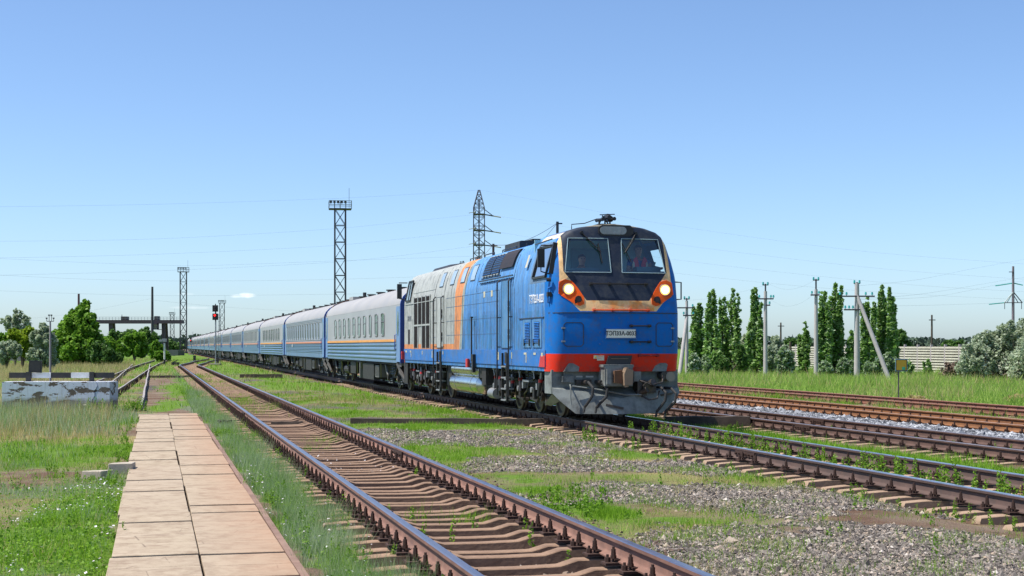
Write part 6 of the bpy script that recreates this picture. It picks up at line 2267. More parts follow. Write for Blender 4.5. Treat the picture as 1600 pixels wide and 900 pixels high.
m = MB(); m.box(gx(240.5), gx(248.5), -1.4, 0, gzz(507.2), gzz(505.5)); m.box(gx(240.5), gx(248.5), -1.4, 0, gzz(515), gzz(513.5)); m.box(gx(240.5), gx(241.5), -1.4, 0, gzz(515), gzz(505)); m.box(gx(247.5), gx(248.5), -1.4, 0, gzz(515), gzz(505)); m.bar((gx(241), -1.4, gzz(510.5)), (gx(248), -1.4, gzz(510.5)), .12); m.bar((gx(248), -1.2, gzz(515)), (gx(255), -1.2, gzz(515)), .12); m.bar((gx(252), -1.2, gzz(515)), (gx(252), -1.2, gzz(505)), .06)
c = m.build('operator_cabin', m_crane, e, 0)
m = MB(); m.box(gx(241.5), gx(247.5), -.8, -.7, gzz(513.4), gzz(507)); m.build('cabin_window', M('cabin pane', (.55, .5, .35), .3), c, 0)
# low sheds and walls far left
m = MB(); m.box(atY(256, 300), atY(278, 300), 300, 306, 0, zat(547, 300)); o = m.build('low_shed', M('grey shed wall', (.12, .13, .13), .9), None, 0); tag(o, 'low dark grey shed at the foot of the gantry crane, right side', 'shed')
m = MB(); m.box(atY(-20, 190), atY(48, 190), 190, 194, 0, zat(550, 190)); o = m.build('low_wall', M('grey brick wall', (.22, .2, .21), .9), None, 0); tag(o, 'low grey wall half hidden behind the left shrubs', 'wall')
m = MB()
X0, X1 = atY(225, 300), atY(235, 300)
m.box(X0, X1, 298, 302, 0, zat(541, 300)); m.prism([(298 - .3, zat(541, 300)), (302.3, zat(541, 300)), (300, zat(536.5, 300))], 'x', X0 - .2, X1 + .2, 1)
o = m.build('small_house', [M('house wall', (.3, .27, .25), .9), M('pale roof', (.62, .48, .42), .8)], None, 0); tag(o, 'small hut with a pale pinkish roof among the trees below the crane', 'hut')

# ------------------------------------------------------------------ trees and shrubs
def gen_trunk(parent, segs, mat=None):
    m = MB()
    for pts, rs in segs: m.tube(pts, rs, 6)
    return m.build('trunk', mat or m_trunk, parent, 50)


POP = [(0, (.08, .16, .03)), (.35, (.16, .31, .06)), (.7, (.29, .46, .13)), (.88, (.44, .57, .3)), (1, (.68, .74, .62))]
m_pop = leafmat('poplar leaves', POP, .4, .42)
m_pop2 = leafmat('white poplar leaves', [(0, (.08, .16, .04)), (.35, (.18, .30, .09)), (.65, (.38, .48, .30)), (1, (.72, .77, .68))], .5, .4)
m_green = leafmat('bright green leaves', [(0, (.06, .13, .01)), (.4, (.13, .27, .025)), (.8, (.23, .41, .05)), (1, (.38, .55, .12))], .45, .45)
m_dkgreen = leafmat('dark green leaves', [(0, (.05, .11, .03)), (.5, (.11, .21, .05)), (1, (.22, .35, .1))], .45, .4)
m_yel = leafmat('yellow green leaves', [(0, (.09, .16, .01)), (.5, (.22, .33, .02)), (1, (.38, .48, .05))], .5, .45)
m_elae = leafmat('silvery leaves', [(0, (.17, .22, .12)), (.4, (.33, .40, .25)), (.8, (.50, .57, .42)), (1, (.70, .74, .62))], .55, .45)
m_dead = leafmat('dry twigs', [(0, (.10, .07, .05)), (1, (.3, .23, .17))], .8, .1)


def plume_points(r, base, top, rad, n, seed, shape='poplar', gap=.35):
    """leaf centres of one upright plume or round lobe"""
    t = r.uniform(0, 1, n)
    if shape == 'poplar':
        prof = np.minimum(1, (t / .12)) ** .6 * (1 - t ** 1.7 * .85) * 1.5
    else:
        prof = np.sqrt(np.clip(1 - (2 * t - 1) ** 2, 0, 1))
    a = r.uniform(0, 2 * math.pi, n)
    jag = .35 + 1.15 * vnoise(a * 1.3 + 3, t * (top[2] - base[2]) / max(rad, .3) * 1.1, 1.0, seed + 7)
    rr = rad * prof * jag * np.sqrt(r.uniform(.12, 1, n))
    ph = seed * 1.7
    wx_ = rad * .38 * np.sin(t * 7 + ph) * (shape == 'poplar')
    x = base[0] + (top[0] - base[0]) * t + wx_ + rr * np.cos(a)
    y = base[1] + (top[1] - base[1]) * t + rr * np.sin(a)
    z = base[2] + (top[2] - base[2]) * t
    # clumps: drop leaves where a blobby field is low
    s = 1.6 / max(rad, .3)
    f = vnoise(x * 1.0 + z * .7, y + z * 1.3, s * 1.4, seed) * .6 + vnoise(x + 5.1, z * 1.1 + y * .5, s * 3, seed + 3) * .4
    k = f > gap
    x, y, z, t, f = x[k], y[k], z[k], t[k], f[k]
    z += .12 * rad * np.sin(a[k] * 3 + z * 4)
    return np.stack([x, y, z], 1), f


def tree(name, label, cat, px, Y, lobes, mat, leaf, n, group=None, trunk=True, seed=1, gap=.35, shape='round', base=-.15, bark=None):
    """lobes: (px centre, py bottom, py top, half width px, depth offset m, weight)"""
    X = atY(px, Y)
    e = empty(name, (X, Y, base), 0, label, cat, group)
    r = np.random.default_rng(seed)
    P, Fv = [], []
    W = sum(l[5] for l in lobes)
    segs = []
    for i, (lx, b, t_, hwp, dy, w) in enumerate(lobes):
        lxm = atY(lx, Y) - X; rad = hwp * Y / F_PX
        z0, z1 = zat(b, Y) - base, zat(t_, Y) - base
        bx = lxm * (.85 if shape == 'poplar' else 1.0)
        pts, f = plume_points(r, (bx, dy, z0), (lxm, dy, z1), rad, int(n * w / W), seed * 13 + i, shape, gap)
        P.append(pts); Fv.append(f)
        if shape == 'round':
            for q in range(14):
                dv = r.normal(size=3); dv /= np.linalg.norm(dv); dv[2] = abs(dv[2]) * (1 if r.uniform() < .75 else -.7)
                cc = np.array([bx, dy, (z0 + z1) / 2]) + dv * np.array([rad, rad, (z1 - z0) / 2]) * r.uniform(.75, 1.1)
                sr = rad * r.uniform(.18, .38)
                pts, f = plume_points(r, (cc[0], cc[1], cc[2] - sr), (cc[0] + dv[0] * sr * .6, cc[1] + dv[1] * sr * .6, cc[2] + sr * 1.3), sr, int(n * w / W * .06), seed * 17 + i * 15 + q, 'round', gap * .6)
                P.append(pts); Fv.append(f)
        if trunk:
            zc = (z0 + z1) / 2
            if shape == 'poplar':
                Hh_ = z1 - z0
                for q in range(9):
                    t0 = r.uniform(.03, .68); a = r.uniform(0, 6.28); ro = rad * r.uniform(.5, 1.25) * (1.15 - t0)
                    ln = Hh_ * r.uniform(.16, .34); cx_, cy_ = bx + (lxm - bx) * t0, dy
                    b0 = (cx_ + ro * .5 * math.cos(a), cy_ + ro * .5 * math.sin(a), z0 + t0 * Hh_)
                    b1 = (cx_ + ro * 1.15 * math.cos(a), cy_ + ro * 1.15 * math.sin(a), z0 + t0 * Hh_ + ln)
                    pts, f = plume_points(r, b0, b1, rad * r.uniform(.32, .55), int(n * w / W * .075), seed * 31 + i * 9 + q, 'poplar', gap * .8)
                    P.append(pts); Fv.append(f)
                segs.append(([(bx * .3, dy * .3, 0), (bx, dy, z0 + .2 * (z1 - z0)), (lxm, dy, z0 + .93 * (z1 - z0))], [.09 + rad * .05, .06 + rad * .04, .015]))
            else:
                segs.append(([(0, 0, 0), (lxm * .25, dy * .25, zc * .45), (lxm * .9, dy, zc), (lxm, dy, z1 - .1 * (z1 - z0))], [.05 + rad * .06, .04 + rad * .045, .03 + rad * .02, .012]))
                for q in range(4):
                    a = r.uniform(0, 6.28)
                    segs.append(([(lxm * .7, dy * .7, zc * .8), (lxm + rad * .75 * math.cos(a), dy + rad * .75 * math.sin(a), zc + (z1 - z0) * r.uniform(-.1, .35))], [.02 + rad * .02, .008]))
    P = np.concatenate(P); Fv = np.concatenate(Fv)
    rnd = np.clip(.35 * Fv + r.uniform(0, .75, len(P)) ** 1.2, 0, 1)
    if segs: gen_trunk(e, segs, bark)
    poly_object('crown', leaves(P, leaf, 1.1, 1.4, seed), 4, rnd, mat, e)
    return e


G_ = 'tall poplars in front of the concrete fence'
PO = lambda label, px, Y, lobes, n=5200, seed=1, leaf=.22, mat=None: tree('poplar_tree', label, 'poplar', px, Y, lobes, mat or m_pop, leaf, int(n * .75), G_, True, seed, .55, 'poplar', -.2)
PO('broad leaning poplar directly right of the first braced pole', 1090, 112, [(1086, 584, 480, 7, 0, 1), (1095, 584, 474, 8, .5, 1.2), (1081, 584, 520, 6, -.5, .6)], 5500, 3)
PO('tall poplar with a forked tip, second from the locomotive', 1110, 110, [(1107, 584, 458, 6, 0, 1), (1114, 584, 453, 7, .4, 1.1), (1118, 584, 500, 6, -.6, .7)], 6000, 4)
PO('wide many tipped poplar, third from the locomotive', 1137, 112, [(1128, 584, 467, 7, 0, 1), (1135, 584, 463, 7, .8, 1), (1143, 584, 452, 7, 0, 1.1), (1151, 584, 459, 6, -.5, 1), (1157, 584, 520, 6, .3, .5)], 9500, 5, .18)
PO('poplar with two slender tips left of the slim pole', 1181, 108, [(1171, 584, 498, 6, 0, .7), (1176, 584, 452, 4.5, 0, 1), (1184, 584, 449, 5.5, .3, 1.2), (1188, 584, 474, 5, -.4, .7)], 6500, 6)
PO('small pointed poplar in front of the left part of the fence', 1258, 108, [(1259, 586, 501, 5, 0, 1), (1252, 586, 524, 4, .3, .6)], 3000, 7)
PO('dense tall poplar touching the right side of the spiked pole', 1286, 106, [(1282, 586, 456, 5, 0, 1), (1290, 586, 455, 5, .3, 1), (1293, 586, 470, 5, -.3, .8)], 5500, 8)
PO('tallest dark poplar, left of the thick braced pole', 1306, 107, [(1300, 586, 462, 6, 0, 1), (1306, 586, 444, 6, .2, 1.2), (1311, 586, 447, 5, -.3, 1), (1315, 586, 500, 4, 0, .5)], 7500, 9)
PO('short poplar half hidden behind the thick braced pole', 1330, 106, [(1328, 588, 518, 6, 0, 1), (1335, 588, 530, 5, .3, .8)], 3000, 10)
PO('poplar behind the diagonal brace', 1356, 106, [(1350, 588, 476, 6, 0, 1), (1357, 588, 463, 6, .3, 1), (1364, 588, 466, 4, -.3, .8)], 6000, 11)
PO('slender dark poplar with a single spire right of the brace', 1378, 107, [(1376, 588, 445, 5, 0, 1.2), (1384, 588, 463, 4.5, .3, 1)], 5500, 12)
PO('rightmost tall poplar, above the yellow sign', 1394, 106, [(1392, 588, 449, 5.5, 0, 1.1), (1399, 588, 465, 5, .3, 1)], 5500, 13)
G2 = 'low silvery poplar shoots under the tall poplars'
SH = lambda label, px, Y, lobes, n, seed, mat=None, nm='poplar_shoot', cat='shrub', g=G2, leaf=.17, gap=.38: tree(nm, label, cat, px, Y, lobes, mat or m_pop2, leaf, n, g, True, seed, gap, 'round', -.2)
SH('low silvery shoots at the foot of the poplars nearest the locomotive', 1095, 103, [(1085, 588, 553, 9, 0, 1), (1101, 588, 560, 8, 0, 1)], 2200, 21)
SH('pale leafy shoots under the many tipped poplar', 1140, 103, [(1128, 588, 556, 9, 0, 1), (1157, 588, 540, 9, 0, 1)], 2200, 22, m_dkgreen)
SH('greyish bush between the many tipped poplar and the two tipped one', 1162, 109, [(1163, 586, 524, 9, 0, 1)], 1500, 23, m_elae)
SH('wide grey green bush right of the slim pole', 1213, 106, [(1206, 588, 540, 12, 0, 1), (1216, 588, 525, 9, .5, .8), (1226, 588, 540, 10, 0, 1)], 3300, 24, m_elae)
SH('silvery poplar bush in front of the left end of the fence', 1228, 101, [(1222, 590, 545, 9, 0, 1), (1233, 590, 550, 8, 0, 1)], 2000, 25)
SH('silvery shoots around the foot of the thick braced pole', 1325, 99, [(1318, 592, 560, 8, 0, 1), (1332, 592, 564, 8, 0, 1), (1290, 592, 566, 9, 0, .8)], 3000, 26)
SH('silvery round bush right under the diagonal brace', 1362, 99, [(1356, 592, 566, 7, 0, 1), (1370, 592, 563, 8, 0, 1)], 2200, 27)
SH('tall silvery bush beside the yellow sign', 1392, 100, [(1386, 592, 552, 9, 0, 1), (1397, 592, 560, 7, 0, 1)], 2200, 28)
PO('young poplar just right of the yellow sign', 1420, 101, [(1419, 594, 563, 6, 0, 1), (1425, 594, 570, 4, 0, 1)], 1300, 29, .15, m_pop)
PO('young dark poplar growing in front of the fence middle', 1448, 102, [(1444, 594, 566, 4, 0, 1), (1452, 594, 560, 4, 0, 1)], 1300, 30, .15, m_pop)
tree('elaeagnus_shrub', 'huge silvery green shrub filling the right edge', 'shrub', 1560, 88, [(1530, 604, 540, 26, 0, 1), (1565, 606, 520, 30, 1, 1.4), (1600, 606, 500, 30, 0, 1.6), (1590, 606, 540, 34, -2, 1), (1545, 606, 530, 20, 1, .8), (1620, 606, 510, 30, 1, 1), (1510, 606, 566, 16, 0, .5)], m_elae, .13, 17000, None, True, 31, .46, 'round', -.15)
tree('dead_shrub', 'brown leafless shrub between the fence and the silvery shrub', 'shrub', 1497, 93, [(1497, 598, 566, 16, 0, 1), (1480, 598, 578, 10, 0, .5)], m_dead, .09, 2600, None, True, 32, .3, 'round', -.15)
SH('round green tree showing above the fence at its left end', 1239, 160, [(1239, 550, 531, 10, 0, 1)], 900, 33, m_dkgreen, 'distant_tree', 'tree', 'distant trees behind the fence', .3)
SH('blue green tree behind the fence beside the rightmost poplar', 1410, 160, [(1408, 560, 517, 9, 0, 1), (1417, 560, 533, 8, 0, .6)], 1500, 34, m_dkgreen, 'distant_tree', 'tree', 'distant trees behind the fence', .3)
SH('low rounded green tree behind the fence near the thin wooden pole', 1490, 170, [(1484, 560, 533, 13, 0, 1), (1498, 560, 534, 10, 0, 1)], 1700, 35, m_dkgreen, 'distant_tree', 'tree', 'distant trees behind the fence', .3)
SH('grey green tree behind the fence touching the silvery shrub', 1535, 150, [(1530, 560, 528, 12, 0, 1), (1545, 560, 524, 12, 0, 1)], 1900, 36, m_elae, 'distant_tree', 'tree', 'distant trees behind the fence', .3)

# left background
T_ = lambda nm, label, px, Y, lobes, mat, leaf, n, seed, gap=.42, g=None, bark=None: tree(nm, label, 'shrub' if 'shrub' in nm or 'bush' in nm else 'tree', px, Y, lobes, mat, leaf, n, g, True, seed, gap, 'round', 0, bark)
T_('broadleaf_tree', 'big bright green tree at left, the largest one, in front of the crane girder end', 122, 150, [(122, 566, 492, 28, 0, 2.0), (132, 520, 473, 11, 0, .5), (112, 540, 486, 16, 1, .8), (143, 545, 490, 14, -1, .8), (100, 560, 512, 18, 0, .9), (150, 566, 525, 16, 0, .8), (122, 572, 530, 36, 0, 1.6), (94, 572, 530, 14, 0, .6)], m_green, .25, 19000, 41, .42)
T_('sparse_tree', 'sparse grey olive tree with a bare airy crown at the far left', 24, 140, [(28, 520, 484, 8, 0, 1), (12, 512, 494, 9, 0, .7), (40, 516, 494, 7, 0, .6), (24, 530, 505, 12, 0, .8)], m_elae, .17, 2000, 42, .48)
T_('yellow_green_tree', 'yellow green leaning tree with a dark trunk at left', 35, 128, [(25, 538, 516, 11, 0, 1), (45, 536, 513, 9, 0, 1), (38, 552, 530, 12, 0, .8), (44, 560, 545, 8, 0, .5)], m_yel, .24, 3400, 43, .4)
T_('olive_shrub', 'tall grey green shrub between the yellow green tree and the big tree', 66, 122, [(68, 530, 505, 7, 0, .5), (60, 545, 518, 12, 0, 1), (74, 555, 520, 12, 0, 1), (62, 575, 540, 16, 0, 1.2), (80, 575, 545, 10, 0, .8)], m_elae, .17, 6500, 44, .38)
T_('olive_shrub', 'low grey shrub at the extreme left edge, below the airy tree', 10, 125, [(5, 568, 535, 14, 0, 1), (22, 562, 538, 10, 0, 1)], m_elae, .18, 3000, 45)
T_('hedge_bush', 'green bush cut off by the left edge in the distance', 0, 170, [(-5, 555, 520, 12, 0, 1), (8, 552, 524, 8, 0, .6)], m_green, .3, 1300, 46)
T_('dark_bush', 'low dark bush at the right foot of the big tree', 160, 140, [(152, 570, 536, 12, 0, 1), (168, 570, 545, 12, 0, 1), (180, 572, 553, 9, 0, .6)], m_dkgreen, .25, 3600, 47)
T_('small_tree', 'light green small tree right of the big one', 176, 165, [(172, 562, 528, 12, 0, 1), (186, 562, 533, 10, 0, 1), (165, 560, 540, 10, 0, .6)], m_green, .27, 3200, 48)
T_('small_tree', 'round green tree with a visible trunk below the middle of the crane', 210, 190, [(200, 556, 522, 12, 0, 1), (214, 556, 520, 13, 0, 1), (222, 558, 535, 8, 0, .6)], m_green, .3, 3200, 49)
T_('background_tree', 'darker tree mass behind, under the left leg of the crane', 190, 230, [(182, 552, 518, 12, 0, 1), (165, 555, 530, 12, 0, 1), (200, 550, 516, 12, 0, 1)], m_dkgreen, .34, 3000, 50)
T_('background_tree', 'dark pointed tree behind, just left of the tall bare pole', 226, 250, [(228, 552, 512, 9, 0, 1), (218, 552, 520, 10, 0, .8), (241, 552, 522, 10, 0, .8)], m_dkgreen, .36, 2600, 51)
T_('small_tree', 'green tree right of the tall bare pole', 243, 215, [(242, 562, 534, 9, 0, 1), (248, 562, 540, 7, 0, .6)], m_green, .3, 1700, 52)
T_('round_bush', 'round bright bush at the foot of the white milepost', 254, 178, [(250, 566, 549, 7, 0, 1), (259, 566, 551, 6, 0, 1)], m_green, .25, 1500, 53)
T_('background_tree', 'far bluish tree between the crane leg and the light mast', 270, 420, [(265, 552, 531, 8, 0, 1), (275, 552, 534, 8, 0, 1)], m_dkgreen, .5, 1200, 54)
T_('dark_bush', 'dark bush behind the small light green tree', 150, 200, [(140, 560, 530, 14, 0, 1), (158, 558, 528, 12, 0, 1)], m_dkgreen, .3, 1800, 55)
T_('hedge_bush', 'olive bush between the big tree and the grey shrub', 88, 160, [(85, 562, 528, 10, 0, 1), (95, 566, 540, 10, 0, 1)], m_dkgreen, .28, 1600, 56)
# thin distant tree line on the horizon
r = np.random.default_rng(5)
n = 9000
aa = r.uniform(-.40, .42, n); dd = 900 + 0 * aa
Xh = aa * dd; hh = 3.5 + 4 * vnoise(Xh, Xh * 0, .02, 2) + 2.5 * vnoise(Xh, Xh * 0, .09, 4)
P = np.stack([Xh, dd + r.uniform(-15, 15, n), r.uniform(0, 1, n) * hh], 1)
o = poly_object('distant_woodland', leaves(P, 2.6, .3, 1.4, 9), 4, r.uniform(0, 1, n) * .8, leafmat('far woodland', [(0, (.05, .085, .06)), (1, (.11, .16, .10))], .8, .1))
tag(o, 'thin far tree line along the horizon', 'woodland', kind='stuff')

# ------------------------------------------------------------------ grass, weeds, flowers, stones
m_gr = leafmat('lush grass', [(0, (.10, .20, .01)), (.45, (.19, .37, .02)), (.8, (.32, .52, .045)), (1, (.52, .52, .15))], .5, .5)
m_wo = leafmat('wormwood', [(0, (.17, .32, .05)), (.4, (.25, .38, .13)), (.75, (.40, .48, .28)), (1, (.58, .62, .46))], .7, .5)
m_dr = leafmat('dry grass', [(0, (.30, .28, .09)), (.5, (.48, .39, .18)), (1, (.66, .54, .3))], .7, .45)
m_tall = leafmat('tall grass', [(0, (.12, .24, .03)), (.45, (.27, .42, .07)), (.85, (.42, .56, .13)), (1, (.56, .52, .26))], .6, .5)
m_weed = leafmat('weed leaves', [(0, (.08, .19, .01)), (.5, (.16, .32, .02)), (1, (.28, .46, .05))], .5, .5)
m_petal = leafmat('white petals', [(0, (.70, .62, .66)), (1, (.85, .84, .85))], .6, .2)
m_yflow = leafmat('yellow flowers', [(0, (.5, .5, .02)), (1, (.75, .7, .05))], .6, .3)


def field_grass(name, label, key, mat, specs, seed):
    r = np.random.default_rng(seed)
    allc = []; rn = []
    for (n, region, h, w, lean_, clump) in specs:
        X, Y = scatter(n, region, key, r, seed, clump)
        hh = h * (.3 + 1.3 * vnoise(X, Y, 2.3, seed + 2) ** 1.3)
        ww = w * (1 + Y / 22)
        allc.append(blades(X, Y, hh, ww, lean_, r))
        rn.append(np.clip(.55 * fbm(X, Y, 1.1, seed + 4) + r.uniform(-.1, .55, len(X)), 0, 1))
    o = poly_object(name, np.concatenate(allc), 3, np.concatenate(rn), mat)
    tag(o, label, 'grass', kind='stuff')
    print(name, len(o.data.polygons))
    return o


field_grass('grass', 'short bright green grass growing in patches over the yard', 'g', m_gr,
            [(330000, (-9, -.3, 9, 40), .10, .0045, .8, .1), (60000, (1.1, 2.3, 9, 60), .13, .0045, .7, .1), (400000, (4.0, 9.6, 11, 60), .075, .0045, .8, .25), (120000, (2.0, 4.3, 11, 100), .17, .005, .8, .25),
             (90000, (-30, 9.6, 40, 220), .16, .009, .8, .1), (110000, (11.6, 15.2, 18, 90), .13, .006, .8, .1), (60000, (22.4, 25, 25, 90), .22, .007, .8, .2)], 101)
field_grass('wormwood', 'soft grey green wormwood beside the walkway and in the left field', 'b', m_wo,
            [(230000, (-9, -.3, 9, 42), .13, .0035, .7, .25), (190000, (1.15, 2.6, 9, 60), .20, .0032, .7, .25), (40000, (-12, 9, 40, 120), .22, .007, .7, .2)], 102)
field_grass('dry_grass', 'straw coloured dry grass', 'd', m_dr,
            [(150000, (-12, -.3, 9, 50), .12, .0035, .9, .3), (170000, (4, 9.6, 12, 60), .08, .004, .9, .3), (70000, (-30, 9.5, 40, 220), .28, .007, .8, .15), (40000, (21.5, 25.8, 25, 90), .25, .006, .8, .2)], 103)

# tall grass strip at right
r = np.random.default_rng(104)
Y = 48 * (230 / 48) ** r.uniform(0, 1, 150000); q = 27.2 + r.uniform(0, 1, len(Y)) ** 1.2 * 34
X = q - SL * Y; k = (np.abs(X) < Y * .37 + 2) & (r.uniform(0, 1, len(Y)) < np.clip(vnoise(X, Y, .8, 7) * 1.4, .15, 1))
X, Y, q = X[k], Y[k], q[k]
hh = np.clip((q - 27.2) / 3, .3, 1) * (.10 + .34 * vnoise(X, Y, .22, 12) ** 1.5 + .42 * vnoise(X, Y, .9, 13) ** 2)
o = poly_object('tall_grass', blades(X, Y, hh, .022 * (1 + Y / 120), .95, r), 3, np.clip(.62 * fbm(X, Y, .8, 14) + r.uniform(-.05, .5, len(X)), 0, 1), m_tall)
tag(o, 'tall feathery green grass between the farthest track and the poplars', 'grass', kind='stuff')
r = np.random.default_rng(105)
k = (vnoise(X, Y, .3, 91) > .55) & (r.uniform(0, 1, len(X)) < .35)
o = poly_object('dry_stalks', blades(X[k], Y[k], hh[k] * 1.15 + .06, .018 * (1 + Y[k] / 120), .8, r), 3, r.uniform(0, 1, int(k.sum())), m_dr)
tag(o, 'straw coloured dry stalks scattered through the tall grass at right', 'grass', kind='stuff')
# tall mixed grass in front of the buffer stop and further left
specs = [((-34, -1.5, 58, 150), .40, m_dr, 60000, .3, 'tall_dry_grass', 'straw coloured tall grass in front of the left trees'), ((-13.5, -.6, 27, 43), .42, m_dr, 30000, .35, 'tall_dry_weeds', 'tall straw coloured weeds in front of the buffer stop'), ((-12.5, -.4, 24, 42), .38, m_wo, 38000, .35, 'tall_wormwood', 'tall grey green wormwood in front of the buffer stop and left of the walkway end')]
for i, (reg, h, mt, n, cl, nm, lb) in enumerate(specs):
    r = np.random.default_rng(200 + i)
    Y = r.uniform(reg[2], reg[3], n); q = r.uniform(reg[0], reg[1], n); X = q - SL * Y
    dens = np.clip((vnoise(X, Y, .55, 40 + i) - cl) * 3, 0, 1) * np.clip((Y - reg[2]) / 6, .08, 1) * np.clip((reg[1] - q) / .8, .1, 1)
    k = (r.uniform(0, 1, n) < dens) & ((X < BX + 1.6 + 8) | (Y > 55)) & (np.abs(X) < Y * .36)
    X, Y = X[k], Y[k]
    o = poly_object(nm, blades(X, Y, h * (.5 + vnoise(X, Y, 1.2, 44)) * np.clip((Y - 22) / 12, .35, 1), .013 * (1 + np.clip(Y - 45, 0, 200) / 60), .5, r), 3, r.uniform(0, 1, len(X)), mt)
    tag(o, lb, 'weeds', kind='stuff')


def weeds(name, label, spots, mat, hmin, hmax, leaf, seed, kind_='stuff'):
    """upright stems carrying leaves"""
    r = np.random.default_rng(seed)
    C = []; S = []; B = []
    for (x, y, n, sp) in spots:
        for i in range(n):
            sx, sy = x + r.normal(0, sp), y + r.normal(0, sp * 2)
            h = r.uniform(hmin, hmax); z0 = float(gz(sx, sy)); lx, ly = r.normal(0, .12 * h, 2)
            nn = int(16 + h * 70)
            t = np.linspace(.12, 1, nn); a = r.uniform(0, 6.28, nn); rr = leaf * (1.1 - .5 * t)
            C.append(np.stack([sx + lx * t + rr * np.cos(a), sy + ly * t + rr * np.sin(a), z0 + h * t], 1)); S.append(leaf * (1.15 - .5 * t))
            B.append([[sx - .003, sy, z0], [sx + .003, sy, z0], [sx + lx, sy + ly, z0 + h]])
    C = np.concatenate(C); S = np.concatenate(S)
    L = leaves(C, 1.0, .8, 1.6, seed).reshape(-1, 4, 3)
    L = (L - C[:, None, :]) * S[:, None, None] + C[:, None, :]
    o = poly_object(name, L.reshape(-1, 3), 4, r.uniform(0, 1, len(L)), mat)
    tag(o, label, 'weeds', kind='stuff')
    return o


def on_q(q, Y): return q - SL * Y


r = np.random.default_rng(77)
sp = [(on_q(r.uniform(9.9, 11.25), y), y, 1, .06) for y in r.uniform(17, 31.5, 210)]
sp += [(on_q(10.2, y), y, 3, .1) for y in (19.5, 20.6, 22.4, 24.0, 26.2, 27.0, 29.5)]
sp += [(on_q(8.75, 29.8), 29.8, 7, .12), (on_q(9.1, 28), 28, 2, .05)]
weeds('rail_weeds', 'leafy green weeds standing between the rails in front of the locomotive', sp, m_weed, .16, .46, .031, 301)
sp = [(on_q(r.uniform(2.5, 3.7), y), y, 1, .08) for y in r.uniform(13.5, 16.8, 12)] + [(on_q(3.75, y), y, 1, .05) for y in (13.2, 14.4, 15, 21.5, 30, 31)] + [(on_q(2.1, y), y, 2, .06) for y in (11, 13, 17, 21, 24.5, 25, 33, 40)] + [(on_q(3.75, 21.3), 21.3, 3, .07), (on_q(3.85, 47), 47, 5, .25)]
weeds('rail_weeds', 'green weeds sprouting along the rails of the nearest track', sp, m_weed, .10, .30, .026, 302)
sp = [(on_q(r.uniform(6.3, 8.8), y), y, 1, .1) for y in r.uniform(13, 22, 14)] + [(on_q(q_, y), y, 1, .1) for q_, y in zip(r.uniform(22.2, 25, 30), r.uniform(30, 60, 30))] + [(on_q(q_, y), y, 1, .1) for q_, y in zip(r.uniform(15.2, 16.8, 22), r.uniform(24, 45, 22))] + [(on_q(r.uniform(8.3, 9.3), y), y, 1, .08) for y in r.uniform(15, 30, 26)]
weeds('yard_weeds', 'scattered single weeds among gravel and rails at right', sp, m_weed, .08, .24, .024, 303)
weeds('rail_end_weeds', 'tall weeds hiding the end of the pale rail right of the buffer stop', [(-10.75, 42.1, 26, .16), (-12.2, 42.3, 12, .2), (-11.4, 42.2, 10, .25)], m_weed, .18, .42, .035, 311)
X, Y = at(1495, 800); X2, Y2 = at(1350, 762)
weeds('leafy_clump', 'bushy green clump in the gravel beside the nearest rail, foreground middle', [(at(905, 800)[0], at(905, 800)[1], 42, .30), (at(870, 780)[0], at(870, 780)[1], 14, .22)], m_weed, .08, .17, .028, 304)
weeds('leafy_clump', 'green weeds beside the sleeper ends at the right edge', [(at(1495, 805)[0], at(1495, 805)[1], 22, .28), (at(1540, 800)[0], at(1540, 800)[1], 8, .2), (at(1330, 770)[0], at(1330, 770)[1], 5, .2)], m_weed, .06, .2, .02, 305)
r = np.random.default_rng(78)
sp = [(on_q(r.uniform(1.3, 2.1), y), y, int(r.integers(2, 6)), .09) for y in 9.5 * (34 / 9.5) ** r.uniform(0, 1, 80)]
weeds('green_weeds', 'bright green weeds mixed into the wormwood between walkway and rail', sp, m_weed, .06, .2, .02, 308)
sp = [(on_q(r.uniform(-5.5, -.45), y), y, int(r.integers(2, 7)), .1) for y in 9.5 * (30 / 9.5) ** r.uniform(0, 1, 90)] + [(on_q(-.5 + r.uniform(-.12, .1), y), y, 3, .05) for y in 9.5 * (38 / 9.5) ** r.uniform(0, 1, 60)]
weeds('green_weeds', 'leafy green weeds along the left edge of the walkway and in the left field', sp, m_weed, .05, .17, .02, 309)
sp = [(on_q(-.37 + .75 * k_, 0) * 0 + on_q(r.uniform(-.3, 1.1), y), y, 1, .02) for k_, y in enumerate((13.95, 14.0, 14.05, 14.1, 17.2, 23.8, 27.0, 33.5, 33.6))]
weeds('joint_weeds', 'tiny weeds growing in the joints of the walkway slabs', sp, m_weed, .02, .05, .014, 310)
X, Y = at(318, 826)
weeds('leafy_sprig', 'green sprig growing from the joint of the walkway slabs', [(X, Y, 10, .06)], m_weed, .03, .07, .022, 306)
X, Y = at(1505, 740)
weeds('yellow_flowers', 'yellow flowering weeds beside the far rail at right', [(on_q(11.0, 18.6), 18.6, 8, .14)], m_yflow, .16, .26, .012, 307)
# round dry tumbleweeds by the sign
for (px, py, w_, lab) in ((1431, 632, .55, 'round straw coloured tuft right of the yellow sign'), (1590, 630, .6, 'straw coloured tuft at the right edge by the rusty track')):
    X, Y = at(px, py, -.2)
    C = r.normal(size=(1800, 3)); C /= np.linalg.norm(C, axis=1)[:, None]; C *= r.uniform(.3, 1, (1800, 1)) ** .5
    C = C[C[:, 2] > -.1]
    o = poly_object('dry_tuft', leaves(C * np.array([w_, w_, .32]), .05, .3, 3.0, 5), 4, r.uniform(0, 1, len(C)), m_dr)
    o.location = (X, Y, -.2)
    tag(o, lab, 'dry tuft')

